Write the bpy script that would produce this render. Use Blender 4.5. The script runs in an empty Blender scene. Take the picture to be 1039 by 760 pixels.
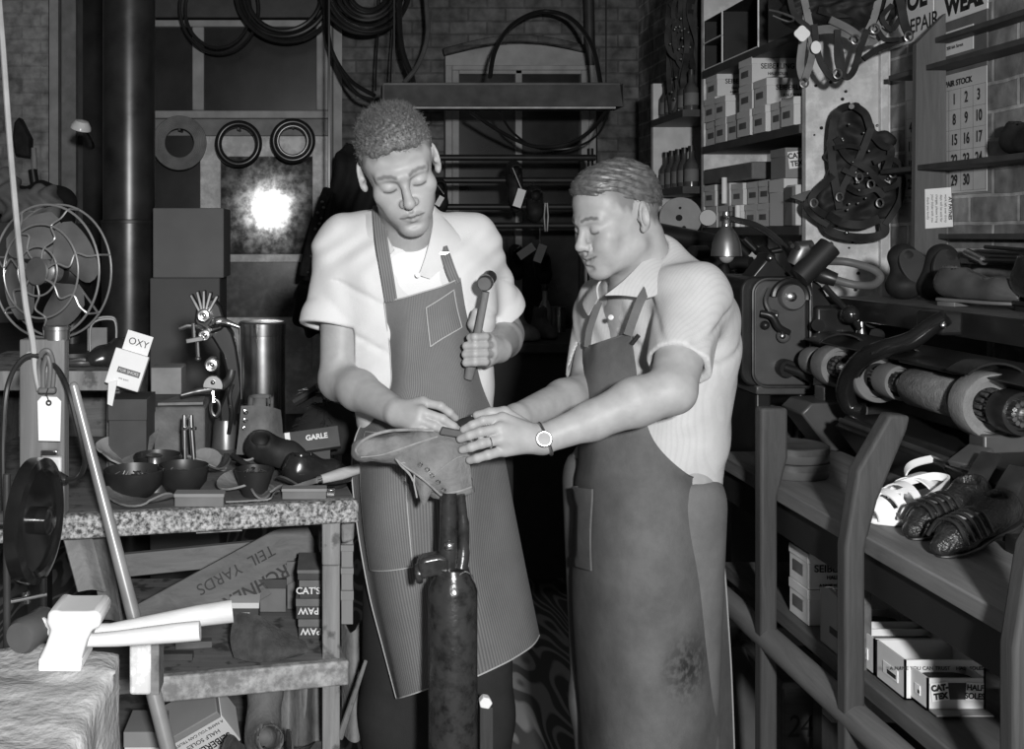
import bpy, bmesh, math, random
import numpy as np
from mathutils import Vector, Matrix
random.seed(7); RNG = np.random.RandomState(11)
SC = bpy.context.scene; COL = SC.collection
PI = math.pi
F, CX, CY, CAMZ = 1100.0, 330.0, 240.0, 1.55
def W(px, py, Y):                      # a point of the place seen at (px,py), standing Y metres ahead
    return Vector(((px-CX)*Y/F, Y, CAMZ-(py-CY)*Y/F))
def V(*a): return Vector(a)
# ------------------------------------------------------------------ materials
MATS = {}
def nodes_of(name):
    m = bpy.data.materials.new(name); m.use_nodes = True
    nt = m.node_tree; b = nt.nodes['Principled BSDF']
    return m, nt, b
def g4(v): return (v, v, v, 1)
def M(name, v, rough=.6, metal=0, var=.25, scale=14, bump=0, bscale=60, spec=.4, dirt=0, dscale=5, dv=.02):
    if name in MATS: return MATS[name]
    m, nt, b = nodes_of(name); N = nt.nodes.new; L = nt.links.new
    b.inputs['Roughness'].default_value = rough; b.inputs['Metallic'].default_value = metal
    b.inputs['Specular IOR Level'].default_value = spec
    tc = N('ShaderNodeTexCoord')
    no = N('ShaderNodeTexNoise'); no.inputs['Scale'].default_value = scale; no.inputs['Detail'].default_value = 6
    L(tc.outputs['Object'], no.inputs['Vector'])
    cr = N('ShaderNodeValToRGB'); L(no.outputs['Fac'], cr.inputs[0])
    cr.color_ramp.elements[0].position = .3; cr.color_ramp.elements[1].position = .7
    cr.color_ramp.elements[0].color = g4(v*(1-var)); cr.color_ramp.elements[1].color = g4(min(.95, v*(1+var)))
    out = cr.outputs[0]
    if dirt:
        n2 = N('ShaderNodeTexNoise'); n2.inputs['Scale'].default_value = dscale; n2.inputs['Detail'].default_value = 8
        n2.inputs['Roughness'].default_value = .65
        L(tc.outputs['Object'], n2.inputs['Vector'])
        c2 = N('ShaderNodeValToRGB'); L(n2.outputs['Fac'], c2.inputs[0])
        c2.color_ramp.elements[0].position = .5-.12*dirt; c2.color_ramp.elements[1].position = .5+.12
        c2.color_ramp.elements[0].color = g4(1); c2.color_ramp.elements[1].color = g4(0)
        mx = N('ShaderNodeMix'); mx.data_type = 'RGBA'; L(c2.outputs[0], mx.inputs[0])
        L(out, mx.inputs[6]); mx.inputs[7].default_value = g4(dv)
        fl = N('ShaderNodeMath'); fl.operation = 'MULTIPLY'; L(c2.outputs[0], fl.inputs[0]); fl.inputs[1].default_value = min(1, dirt)
        L(fl.outputs[0], mx.inputs[0]); out = mx.outputs[2]
    L(out, b.inputs['Base Color'])
    if bump:
        n3 = N('ShaderNodeTexNoise'); n3.inputs['Scale'].default_value = bscale; n3.inputs['Detail'].default_value = 5
        L(tc.outputs['Object'], n3.inputs['Vector'])
        bp = N('ShaderNodeBump'); bp.inputs['Strength'].default_value = bump; bp.inputs['Distance'].default_value = .01
        L(n3.outputs['Fac'], bp.inputs['Height']); L(bp.outputs[0], b.inputs['Normal'])
    MATS[name] = m; return m
def wood(name, v, dark=.55, axis='X', scale=9, rough=.65, stretch=12, dirt=0, bump=.25):
    if name in MATS: return MATS[name]
    m, nt, b = nodes_of(name); N = nt.nodes.new; L = nt.links.new
    b.inputs['Roughness'].default_value = rough; b.inputs['Specular IOR Level'].default_value = .25
    tc = N('ShaderNodeTexCoord'); mp = N('ShaderNodeMapping'); L(tc.outputs['Object'], mp.inputs['Vector'])
    s = [stretch]*3; s['XYZ'.index(axis)] = 1.0; mp.inputs['Scale'].default_value = s
    no = N('ShaderNodeTexNoise'); no.inputs['Scale'].default_value = scale/3; no.inputs['Detail'].default_value = 7
    no.inputs['Roughness'].default_value = .7
    no.inputs['Distortion'].default_value = .6
    L(mp.outputs[0], no.inputs['Vector'])
    cr = N('ShaderNodeValToRGB'); L(no.outputs['Fac'], cr.inputs[0])
    cr.color_ramp.elements[0].position = .32; cr.color_ramp.elements[1].position = .68
    cr.color_ramp.elements[0].color = g4(v*dark); cr.color_ramp.elements[1].color = g4(min(.9, v*1.15))
    out = cr.outputs[0]
    if dirt:
        n2 = N('ShaderNodeTexNoise'); n2.inputs['Scale'].default_value = 26; n2.inputs['Detail'].default_value = 4
        L(tc.outputs['Object'], n2.inputs['Vector'])
        c2 = N('ShaderNodeValToRGB'); L(n2.outputs['Fac'], c2.inputs[0])
        c2.color_ramp.elements[0].position = .56; c2.color_ramp.elements[1].position = .64
        c2.color_ramp.elements[0].color = g4(0); c2.color_ramp.elements[1].color = g4(dirt)
        mx = N('ShaderNodeMix'); mx.data_type = 'RGBA'; L(c2.outputs[0], mx.inputs[0]); L(out, mx.inputs[6]); mx.inputs[7].default_value = g4(.02)
        out = mx.outputs[2]
    L(out, b.inputs['Base Color'])
    bp = N('ShaderNodeBump'); bp.inputs['Strength'].default_value = bump; bp.inputs['Distance'].default_value = .004
    L(no.outputs['Fac'], bp.inputs['Height']); L(bp.outputs[0], b.inputs['Normal'])
    MATS[name] = m; return m
def cloth(name, v, period=0, contrast=.5, duty=.5, wear=.2, rough=.9, vd=.03):
    """woven cloth; period (metres) gives stripes that run along the UV v direction"""
    m, nt, b = nodes_of(name); N = nt.nodes.new; L = nt.links.new
    b.inputs['Roughness'].default_value = rough; b.inputs['Specular IOR Level'].default_value = .12
    tc = N('ShaderNodeTexCoord')
    no = N('ShaderNodeTexNoise'); no.inputs['Scale'].default_value = 9; no.inputs['Detail'].default_value = 8; no.inputs['Roughness'].default_value = .65
    L(tc.outputs['Object'], no.inputs['Vector'])
    cr = N('ShaderNodeValToRGB'); L(no.outputs['Fac'], cr.inputs[0])
    cr.color_ramp.elements[0].position = .3; cr.color_ramp.elements[1].position = .7
    cr.color_ramp.elements[0].color = g4(v*(1-wear)); cr.color_ramp.elements[1].color = g4(min(.95, v*(1+wear)))
    out = cr.outputs[0]
    if period:
        sp = N('ShaderNodeSeparateXYZ'); L(tc.outputs['UV'], sp.inputs[0])
        mu = N('ShaderNodeMath'); mu.operation = 'MULTIPLY'; L(sp.outputs[0], mu.inputs[0]); mu.inputs[1].default_value = 1/period
        fr = N('ShaderNodeMath'); fr.operation = 'FRACT'; L(mu.outputs[0], fr.inputs[0])
        c2 = N('ShaderNodeValToRGB'); L(fr.outputs[0], c2.inputs[0])
        e = c2.color_ramp.elements; e[0].position = duty-.12; e[1].position = duty+.12; e[0].color = g4(0); e[1].color = g4(contrast)
        mx = N('ShaderNodeMix'); mx.data_type = 'RGBA'; L(c2.outputs[0], mx.inputs[0]); L(out, mx.inputs[6]); mx.inputs[7].default_value = g4(vd)
        out = mx.outputs[2]
    n4 = N('ShaderNodeTexNoise'); n4.inputs['Scale'].default_value = 420; n4.inputs['Detail'].default_value = 2
    L(tc.outputs['Object'], n4.inputs['Vector'])
    bp = N('ShaderNodeBump'); bp.inputs['Strength'].default_value = .35; bp.inputs['Distance'].default_value = .002
    L(n4.outputs['Fac'], bp.inputs['Height']); L(bp.outputs[0], b.inputs['Normal'])
    L(out, b.inputs['Base Color']); MATS[name] = m; return m
# ------------------------------------------------------------------ mesh builder
def basis(d, up=Vector((0,0,1))):
    d = Vector(d).normalized()
    if abs(d.dot(up)) > .98: up = Vector((0,1,0))
    x = up.cross(d).normalized(); y = d.cross(x).normalized()
    return x, y, d
def rotm(rx=0, ry=0, rz=0):
    return Matrix.Rotation(rz,3,'Z') @ Matrix.Rotation(ry,3,'Y') @ Matrix.Rotation(rx,3,'X')
class MB:
    def __init__(s): s.v = []; s.f = []
    def add(s, vs, fs):
        n = len(s.v); s.v += [tuple(v) for v in vs]; s.f += [tuple(i+n for i in f) for f in fs]; return s
    def box(s, c, size, R=None):
        c = Vector(c); h = Vector(size)/2; R = R or Matrix.Identity(3)
        vs = [c + R @ Vector((sx*h.x, sy*h.y, sz*h.z)) for sx in (-1,1) for sy in (-1,1) for sz in (-1,1)]
        return s.add(vs, [(0,1,3,2),(4,6,7,5),(0,4,5,1),(2,3,7,6),(0,2,6,4),(1,5,7,3)])
    def bb(s, x0, x1, y0, y1, z0, z1): return s.box(((x0+x1)/2,(y0+y1)/2,(z0+z1)/2),(x1-x0,y1-y0,z1-z0))
    def bar(s, p0, p1, w, t, up=Vector((0,0,1))):          # a board from p0 to p1, w along side, t along up
        p0, p1 = Vector(p0), Vector(p1); x, y, d = basis(p1-p0, up)
        R = Matrix((x, y, d)).transposed()
        return s.box((p0+p1)/2, (w, t, (p1-p0).length), R)
    def prism(s, pts, d):                                   # polygon of 3-D points pushed along d
        pts = [Vector(p) for p in pts]; d = Vector(d); n = len(pts)
        return s.add(pts + [p+d for p in pts], [tuple(range(n-1,-1,-1)), tuple(range(n,2*n))] +
                     [(i,(i+1)%n,(i+1)%n+n,i+n) for i in range(n)])
    def cyl(s, p0, p1, r0, r1=None, n=20, caps=True):
        return s.tube([p0,p1],[r0, r0 if r1 is None else r1], n, caps)
    def tube(s, path, r, n=8, caps=True, closed=False):
        path = [Vector(p) for p in path]; m = len(path)
        if not hasattr(r,'__len__'): r = [r]*m
        vs = []; fs = []; prev = None
        for i, p in enumerate(path):
            a = path[(i-1)%m] if (i or closed) else p; b = path[(i+1)%m] if (i<m-1 or closed) else p
            t = (b-a); t = t.normalized() if t.length > 1e-9 else Vector((0,0,1))
            if prev is None: x, y, _ = basis(t)
            else:
                x = prev - t*prev.dot(t)
                x = x.normalized() if x.length > 1e-6 else basis(t)[0]
                y = t.cross(x)
            prev = x
            for k in range(n):
                an = 2*PI*k/n; vs.append(p + (x*math.cos(an)+y*math.sin(an))*r[i])
        for i in range(m if closed else m-1):
            for k in range(n):
                j = (i+1)%m
                fs.append((i*n+k, i*n+(k+1)%n, j*n+(k+1)%n, j*n+k))
        if caps and not closed: fs += [tuple(range(n-1,-1,-1)), tuple(range((m-1)*n, m*n))]
        return s.add(vs, fs)
    def lathe(s, prof, o, axis=(0,0,1), n=28, caps=True):   # prof: (radius, height along axis)
        o = Vector(o); x, y, d = basis(axis); vs = []; fs = []; m = len(prof)
        for r, h in prof:
            for k in range(n):
                a = 2*PI*k/n; vs.append(o + d*h + (x*math.cos(a)+y*math.sin(a))*max(r,1e-5))
        for i in range(m-1):
            for k in range(n): fs.append((i*n+k, i*n+(k+1)%n, (i+1)*n+(k+1)%n, (i+1)*n+k))
        if caps: fs += [tuple(range(n-1,-1,-1)), tuple(range((m-1)*n, m*n))]
        return s.add(vs, fs)
    def ell(s, c, r, R=None, n=20, m=12):
        c = Vector(c); R = R or Matrix.Identity(3)
        if not hasattr(r,'__len__'): r = (r,r,r)
        vs = [c + R @ Vector((0,0,r[2]))]; fs = []
        for i in range(1,m):
            t = PI*i/m
            for k in range(n):
                a = 2*PI*k/n; vs.append(c + R @ Vector((r[0]*math.sin(t)*math.cos(a), r[1]*math.sin(t)*math.sin(a), r[2]*math.cos(t))))
        vs.append(c - R @ Vector((0,0,r[2]))); e = len(vs)-1
        for k in range(n):
            fs.append((0, 1+k, 1+(k+1)%n)); fs.append((e, 1+(m-2)*n+(k+1)%n, 1+(m-2)*n+k))
            for i in range(m-2): fs.append((1+i*n+k, 1+(i+1)*n+k, 1+(i+1)*n+(k+1)%n, 1+i*n+(k+1)%n))
        return s.add(vs, fs)
    def torus(s, c, axis, R, r, n=40, m=10, sx=1, sy=1):
        c = Vector(c); x, y, d = basis(axis)
        return s.tube([c + x*math.cos(2*PI*i/n)*R*sx + y*math.sin(2*PI*i/n)*R*sy for i in range(n)], r, m, False, True)
    def sheet(s, G, t):                                     # grid of points -> a sheet of real thickness
        G = np.asarray(G, float); a, b = G.shape[:2]
        du = np.gradient(G, axis=0); dv = np.gradient(G, axis=1); nn = np.cross(du, dv)
        nn /= (np.linalg.norm(nn, axis=2, keepdims=True)+1e-12)
        A = (G + nn*t/2).reshape(-1,3); B = (G - nn*t/2).reshape(-1,3); fs = []
        I = lambda i,j: i*b+j
        for i in range(a-1):
            for j in range(b-1):
                fs.append((I(i,j),I(i+1,j),I(i+1,j+1),I(i,j+1)))
                fs.append(tuple(a*b+q for q in (I(i,j+1),I(i+1,j+1),I(i+1,j),I(i,j))))
        rim = [I(0,j) for j in range(b)] + [I(i,b-1) for i in range(1,a)] + [I(a-1,j) for j in range(b-2,-1,-1)] + [I(i,0) for i in range(a-2,0,-1)]
        for q in range(len(rim)):
            p0, p1 = rim[q], rim[(q+1)%len(rim)]; fs.append((p0,p1,p1+a*b,p0+a*b))
        return s.add(np.concatenate([A,B]).tolist(), fs)
WL = {}                                                     # world position of each object's origin
def finish(o, kind=None, label=None, cat=None, group=None):
    if label: o['label'] = label
    if cat: o['category'] = cat
    if group: o['group'] = group
    if kind: o['kind'] = kind
    return o
def link(name, me, loc, parent):
    o = bpy.data.objects.new(name, me); COL.objects.link(o); WL[o.name] = Vector(loc)
    if parent is not None: o.parent = parent; o.location = Vector(loc) - WL[parent.name]
    else: o.location = loc
    return o
def thing(name, label, cat, loc, group=None):
    return finish(link(name, None, Vector(loc), None), None, label, cat, group)
def obj(name, mb, mat, parent=None, label=None, cat=None, group=None, kind=None, bevel=0, smooth=None, seg=2, sub=0):
    if isinstance(mb, MB): vs, fs = mb.v, mb.f
    else: vs, fs = mb
    A = np.asarray(vs, dtype=np.float64); lo, hi = A.min(0), A.max(0)
    c = Vector(((lo[0]+hi[0])/2, (lo[1]+hi[1])/2, lo[2] if parent is None else (lo[2]+hi[2])/2))
    A = A - np.array(c); me = bpy.data.meshes.new(name)
    me.from_pydata(A.tolist(), [], fs if isinstance(fs, list) else fs.tolist()); me.validate()
    if mat: me.materials.append(mat)
    if isinstance(mb, MB):
        bm = bmesh.new(); bm.from_mesh(me); bmesh.ops.recalc_face_normals(bm, faces=bm.faces); bm.to_mesh(me); bm.free()
    o = link(name, me, c, parent)
    if smooth is None: smooth = 40
    if smooth:
        me.polygons.foreach_set('use_smooth', [True]*len(me.polygons))
        if smooth < 180: me.set_sharp_from_angle(angle=math.radians(smooth))
    if bevel:
        b = o.modifiers.new('bevel','BEVEL'); b.width = bevel; b.segments = seg; b.limit_method = 'ANGLE'; b.angle_limit = math.radians(40)
    if sub:
        b = o.modifiers.new('sub','SUBSURF'); b.levels = sub; b.render_levels = sub
    return finish(o, kind, label, cat, group)
def struct(name, mb, mat, parent=None, bevel=0):
    return obj(name, mb, mat, parent, kind='structure', bevel=bevel)
def spline(P, n, closed=False):                             # Catmull-Rom through the points, n samples a span
    P = np.array([tuple(p) for p in P], float); m = len(P); out = []
    for i in range(m if closed else m-1):
        g = (lambda k: P[k % m]) if closed else (lambda k: P[min(max(k,0),m-1)])
        a,b,c,d = g(i-1),g(i),g(i+1),g(i+2)
        for q in range(n):
            t = q/n; out.append(.5*((2*b)+(-a+c)*t+(2*a-5*b+4*c-d)*t*t+(-a+3*b-3*c+d)*t**3))
    if not closed: out.append(P[-1])
    return np.array(out)
def patch(rows, nu, nv):                                    # smooth grid through rows of points
    A = np.array([spline(r, nu) for r in rows]); return np.stack([spline(A[:,j], nv) for j in range(A.shape[1])], 1)
def pp(*t): return [W(*q) for q in t]
def lettering(s, size, o, xd, yd, mat, parent, name='printed_lettering', depth=.0006, align='CENTER', sx=1.0, shear=0, bold=0):
    cu = bpy.data.curves.new(name, 'FONT'); cu.body = s; cu.size = size; cu.align_x = align; cu.align_y = 'CENTER'
    cu.extrude = depth/2; cu.shear = shear; cu.offset = bold
    t = bpy.data.objects.new(name, cu); COL.objects.link(t)
    me = bpy.data.meshes.new_from_object(t.evaluated_get(bpy.context.evaluated_depsgraph_get()))
    bpy.data.objects.remove(t); bpy.data.curves.remove(cu)
    if not len(me.vertices): return None
    xd = Vector(xd).normalized(); zd = xd.cross(Vector(yd)).normalized(); yd = zd.cross(xd)
    o = Vector(o)
    vs = [tuple(o + xd*v.co.x*sx + yd*v.co.y + zd*(v.co.z+depth*.6)) for v in me.vertices]
    fs = [tuple(p.vertices) for p in me.polygons]; bpy.data.meshes.remove(me)
    return obj(name, (vs, fs), mat, parent, smooth=0)
# ------------------------------------------------------------------ smooth solids (distance fields meshed by surface nets)
class SDF:
    def __init__(s, xs, ys, zs):
        s.ax = [np.asarray(a, np.float32) for a in (xs,ys,zs)]
        s.D = np.full([len(a) for a in s.ax], .1, np.float32); s.R = None; s.o = None; s.sc = 1
    @classmethod
    def span(c, lo, hi, h): return c(*[np.arange(lo[i], hi[i]+h, h) for i in range(3)])
    def frame(s, o=None, R=None, sc=1): s.o = None if o is None else Vector(o); s.R = R; s.sc = sc
    def P(s, p):
        p = Vector(p)
        return p if s.o is None else s.o + s.R @ (p*s.sc)
    def sl(s, lo, hi):
        r = []
        for i in range(3):
            a = np.searchsorted(s.ax[i], lo[i]); b = np.searchsorted(s.ax[i], hi[i])
            if b-a < 1: return None
            r.append(slice(a,b))
        return tuple(r)
    def comb(s, lo, hi, fn, k, mode):
        q = s.sl(lo, hi)
        if q is None: return
        X = s.ax[0][q[0]][:,None,None]; Y = s.ax[1][q[1]][None,:,None]; Z = s.ax[2][q[2]][None,None,:]
        d = fn(X,Y,Z); A = s.D[q]
        if mode == 'sub': d = -d
        h = np.maximum(k-np.abs(A-d),0)
        s.D[q] = (np.minimum(A,d)-h*h/(4*k)) if mode == 'add' else (np.maximum(A,d)+h*h/(4*k))
    def cone(s, a, b, ra, rb=None, k=.01, mode='add'):
        a, b = s.P(a), s.P(b); rb = ra if rb is None else rb; ra *= s.sc; rb *= s.sc
        m = max(ra,rb)+k*1.5+.012; d = b-a; L2 = max(d.dot(d),1e-12)
        lo = [min(a[i],b[i])-m for i in range(3)]; hi = [max(a[i],b[i])+m for i in range(3)]
        def fn(X,Y,Z):
            t = np.clip(((X-a.x)*d.x+(Y-a.y)*d.y+(Z-a.z)*d.z)/L2,0,1)
            return np.sqrt((X-a.x-t*d.x)**2+(Y-a.y-t*d.y)**2+(Z-a.z-t*d.z)**2)-(ra+(rb-ra)*t)
        s.comb(lo,hi,fn,k,mode)
    def chain(s, pts, rs, k=.01, mode='add'):
        for i in range(len(pts)-1): s.cone(pts[i],pts[i+1],rs[i],rs[i+1],k,mode)
    def ell(s, c, r, k=.01, mode='add', rot=None):
        c = s.P(c); r = [q*s.sc for q in r]; R = s.R if s.o is not None else Matrix.Identity(3)
        if rot is not None: R = R @ rot
        m = max(r)+k*1.5+.012; ax = [Vector((R[0][i],R[1][i],R[2][i])) for i in range(3)]
        def fn(X,Y,Z):
            q0=0; q1=0
            for i in range(3):
                p = (X-c.x)*ax[i].x+(Y-c.y)*ax[i].y+(Z-c.z)*ax[i].z
                q0 = q0+(p/r[i])**2; q1 = q1+(p/(r[i]*r[i]))**2
            q0 = np.sqrt(q0); return q0*(q0-1)/np.sqrt(q1+1e-9)
        s.comb([c[i]-m for i in range(3)],[c[i]+m for i in range(3)],fn,k,mode)
    def cut(s, p, n, lo=None, hi=None, k=.003):             # keep the side the normal points away from
        p, n = s.P(p), (Vector(n) if s.o is None else s.R @ Vector(n)).normalized()
        lo = lo or [a[0] for a in s.ax]; hi = hi or [a[-1]+1 for a in s.ax]
        s.comb(lo,hi,lambda X,Y,Z:(X-p.x)*n.x+(Y-p.y)*n.y+(Z-p.z)*n.z,k,'int')
    def warp(s, fn):                                        # fn(X,Y,Z) added to the field
        s.D += fn(s.ax[0][:,None,None], s.ax[1][None,:,None], s.ax[2][None,None,:]).astype(np.float32)
    def mesh(s):
        D = s.D; S = D < 0
        for a in range(3):                                  # keep the border empty
            q = [slice(None)]*3; q[a] = 0; S[tuple(q)] = False; q[a] = -1; S[tuple(q)] = False
        n = [d-1 for d in D.shape]; c = np.zeros(n, np.uint8)
        for i in (0,1):
            for j in (0,1):
                for l in (0,1): c += S[i:i+n[0], j:j+n[1], l:l+n[2]]
        I = np.argwhere((c>0)&(c<8)); del c
        vid = np.full(n, -1, np.int32); vid[I[:,0],I[:,1],I[:,2]] = np.arange(len(I))
        corners = [(i,j,l) for i in (0,1) for j in (0,1) for l in (0,1)]
        dv = {q: D[I[:,0]+q[0], I[:,1]+q[1], I[:,2]+q[2]] for q in corners}
        sv = {q: S[I[:,0]+q[0], I[:,1]+q[1], I[:,2]+q[2]] for q in corners}
        acc = np.zeros((len(I),3)); cnt = np.zeros(len(I))
        for q in corners:
            for a in range(3):
                if q[a] == 0:
                    e = list(q); e[a] = 1; e = tuple(e)
                    x = sv[q] != sv[e]; den = dv[q]-dv[e]; den = np.where(np.abs(den)<1e-9,1e-9,den)
                    t = np.clip(dv[q]/den,0,1); p = np.tile(np.array(q,float),(len(I),1)); p[:,a] = t
                    acc += p*x[:,None]; cnt += x
        acc /= cnt[:,None]; vs = np.zeros((len(I),3))
        for a in range(3):
            A = s.ax[a].astype(float); vs[:,a] = A[I[:,a]]*(1-acc[:,a]) + A[I[:,a]+1]*acc[:,a]
        fs = []
        for a in range(3):
            b, e = (a+1)%3, (a+2)%3
            q0 = [slice(None)]*3; q1 = [slice(None)]*3; q0[a] = slice(0,-1); q1[a] = slice(1,None)
            E = np.argwhere(S[tuple(q0)] != S[tuple(q1)]); E = E[(E[:,b]>0)&(E[:,e]>0)&(E[:,b]<D.shape[b]-1)&(E[:,e]<D.shape[e]-1)]
            ins = S[E[:,0],E[:,1],E[:,2]]; q = []
            for (db,de) in ((-1,-1),(0,-1),(0,0),(-1,0)):
                J = E.copy(); J[:,b] += db; J[:,e] += de; q.append(vid[J[:,0],J[:,1],J[:,2]])
            Q = np.stack(q,1); Q[~ins] = Q[~ins][:,::-1]; fs.append(Q)
        fs = np.concatenate(fs); fs = fs[(fs>=0).all(1)]
        return vs, fs
def relax(vs, fs, it=1, w=.5):                              # light Laplacian smoothing
    e = np.concatenate([fs[:,[0,1]],fs[:,[1,2]],fs[:,[2,3]],fs[:,[3,0]]]); n = len(vs)
    for _ in range(it):
        a = np.zeros_like(vs); c = np.zeros(n)
        for q in range(3): a[:,q] = np.bincount(e[:,0],vs[e[:,1],q],n)+np.bincount(e[:,1],vs[e[:,0],q],n)
        c = np.bincount(e[:,0],minlength=n)+np.bincount(e[:,1],minlength=n)
        vs = vs*(1-w)+w*a/np.maximum(c,1)[:,None]
    return vs
def vnormals(vs, fs):
    nn = np.cross(vs[fs[:,2]]-vs[fs[:,0]], vs[fs[:,3]]-vs[fs[:,1]]); n = np.zeros_like(vs)
    for q in range(4):
        for a in range(3): n[:,a] += np.bincount(fs[:,q], nn[:,a], len(vs))
    return n/(np.linalg.norm(n,axis=1,keepdims=True)+1e-12)
def soft(name, sdf, mat, parent=None, it=1, disp=None, **kw):
    vs, fs = sdf.mesh(); vs = relax(vs, fs, it)
    if disp is not None: vs = vs + vnormals(vs,fs)*disp(vs)[:,None]
    return obj(name, (vs, fs), mat, parent, smooth=180, **kw)
# ------------------------------------------------------------------ people
def skin_mat(name, v):
    m, nt, b = nodes_of(name); N = nt.nodes.new; L = nt.links.new
    b.inputs['Roughness'].default_value = .5; b.inputs['Specular IOR Level'].default_value = .35
    at = N('ShaderNodeAttribute'); at.attribute_name = 'pigment_shade'
    tc = N('ShaderNodeTexCoord'); no = N('ShaderNodeTexNoise'); no.inputs['Scale'].default_value = 38; no.inputs['Detail'].default_value = 6
    L(tc.outputs['Object'], no.inputs['Vector'])
    cr = N('ShaderNodeValToRGB'); L(no.outputs['Fac'], cr.inputs[0])
    cr.color_ramp.elements[0].position = .25; cr.color_ramp.elements[1].position = .75
    cr.color_ramp.elements[0].color = g4(v*.86); cr.color_ramp.elements[1].color = g4(v*1.1)
    mx = N('ShaderNodeMix'); mx.data_type = 'RGBA'; mx.blend_type = 'MULTIPLY'; mx.inputs[0].default_value = 1
    L(cr.outputs[0], mx.inputs[6]); L(at.outputs['Color'], mx.inputs[7]); L(mx.outputs[2], b.inputs['Base Color'])
    n2 = N('ShaderNodeTexNoise'); n2.inputs['Scale'].default_value = 260; L(tc.outputs['Object'], n2.inputs['Vector'])
    bp = N('ShaderNodeBump'); bp.inputs['Strength'].default_value = .12; bp.inputs['Distance'].default_value = .002
    L(n2.outputs['Fac'], bp.inputs['Height']); L(bp.outputs[0], b.inputs['Normal']); return m
def axis(*seg):
    out = []
    for a, b, h in seg: out.append(np.arange(a, b-1e-6, h))
    return np.concatenate(out+[[seg[-1][1]]])
def head(S, o, R, sc, w=1.0, smile=0, nose=1.0, long=1.0, age=0, jaw=1.0):
    S.frame(o, R, sc); A = S.ell; C = S.cone
    A((0,.016,.036),(.0735*w,.093,.084),.02)
    A((0,-.036,.045),(.062*w,.046,.052),.03)
    A((0,-.026,-.035),(.056*w,.060,.080*long),.03)
    for s in (-1,1):
        C((s*.046*jaw,.004,-.056),(s*.018*jaw,-.070,-.098*long),.020,.016,.025)      # jaw line
        A((s*.043*w,-.062,-.020),(.021,.020,.021),.022)                        # cheekbone
        A((s*.030*jaw,-.066,-.054),(.021,.020,.024),.022)                        # cheek
        C((s*.010,-.088,.020),(s*.042*w,-.071,.021),.0105,.010,.014)           # brow ridge
    A((0,-.081,-.103*long),(.021,.016,.015),.018)                              # chin
    A((0,-.078,-.066*long),(.030,.020,.026),.02)                               # mouth mound
    for s in (-1,1):
        A((s*.030*w,-.098,.003),(.017,.014,.0105),.014,'sub')                  # eye socket
        A((s*.030*w,-.0745,.001),(.0155,.0135,.0115),.006)                     # closed lid over the eyeball
        C((s*.017*w,-.0905,-.0065),(s*.030*w,-.0918,-.0085),.0016,.0016,.003,'sub')
        C((s*.030*w,-.0918,-.0085),(s*.043*w,-.083,-.005),.0016,.0016,.003,'sub')   # lash line
    n = nose
    C((0,-.084,.012),(0,-.106*n,-.026),.0075,.0095,.010)
    A((0,-.1075*n,-.031),(.0115,.0115,.0098),.008)
    for s in (-1,1):
        A((s*.0115,-.0955,-.035),(.0082,.0105,.0078),.005)
        A((s*.0062,-.103*n,-.0425),(.0030,.0045,.0030),.003,'sub')
    z = -.066*long; up = .008*smile; mw = .0025+.0060*smile
    C((0,-.0975,z+.009),(0,-.0985,-.045),.0035,.0028,.006,'sub')               # philtrum
    for s in (-1,1):
        C((s*.004,-.0985,z+.003),(s*(.021+mw),-.086+mw*.9,z+.0005+up),.0042,.0024,.005)   # upper lip
        C((0,-.0965,z-.0085),(s*(.018+mw),-.086+mw*.9,z-.005+up*.6),.0050,.0028,.005)     # lower lip
        C((0,-.1035,z-.0025),(s*(.0235+mw),-.087+mw*.9,z-.0015+up),.0019+.0005*smile,.0018,.003,'sub')
        if smile>.5: C((s*.019,-.092,-.036),(s*.036,-.077,z+.006),.0034,.0028,.008,'sub')
        if smile>.5: A((s*.036*w,-.072,-.040),(.017,.016,.015),.016)
    A((0,-.0985,z-.021),(.014,.006,.005),.008,'sub')
    for s in (-1,1):                                                           # ears
        e = Matrix.Rotation(s*math.radians(24),3,'Z') @ Matrix.Rotation(math.radians(-10),3,'X')
        c = Vector((s*.0775*w,.016,.002))
        A(c,(.0075,.0185,.0315),.004,rot=e)
        A(c+Vector((s*.006,-.004,-.002)),(.0060,.0105,.0180),.003,'sub',rot=e)
        A(c+Vector((s*.0075,-.002,.016)),(.0030,.0080,.0065),.003,'sub',rot=e)
        A(c+Vector((-s*.001,-.010,-.026)),(.0055,.0075,.0085),.005,rot=e)
        A(c+Vector((-s*.001,-.0135,-.003)),(.0045,.0040,.0060),.004,rot=e)
    S.frame()
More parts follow.
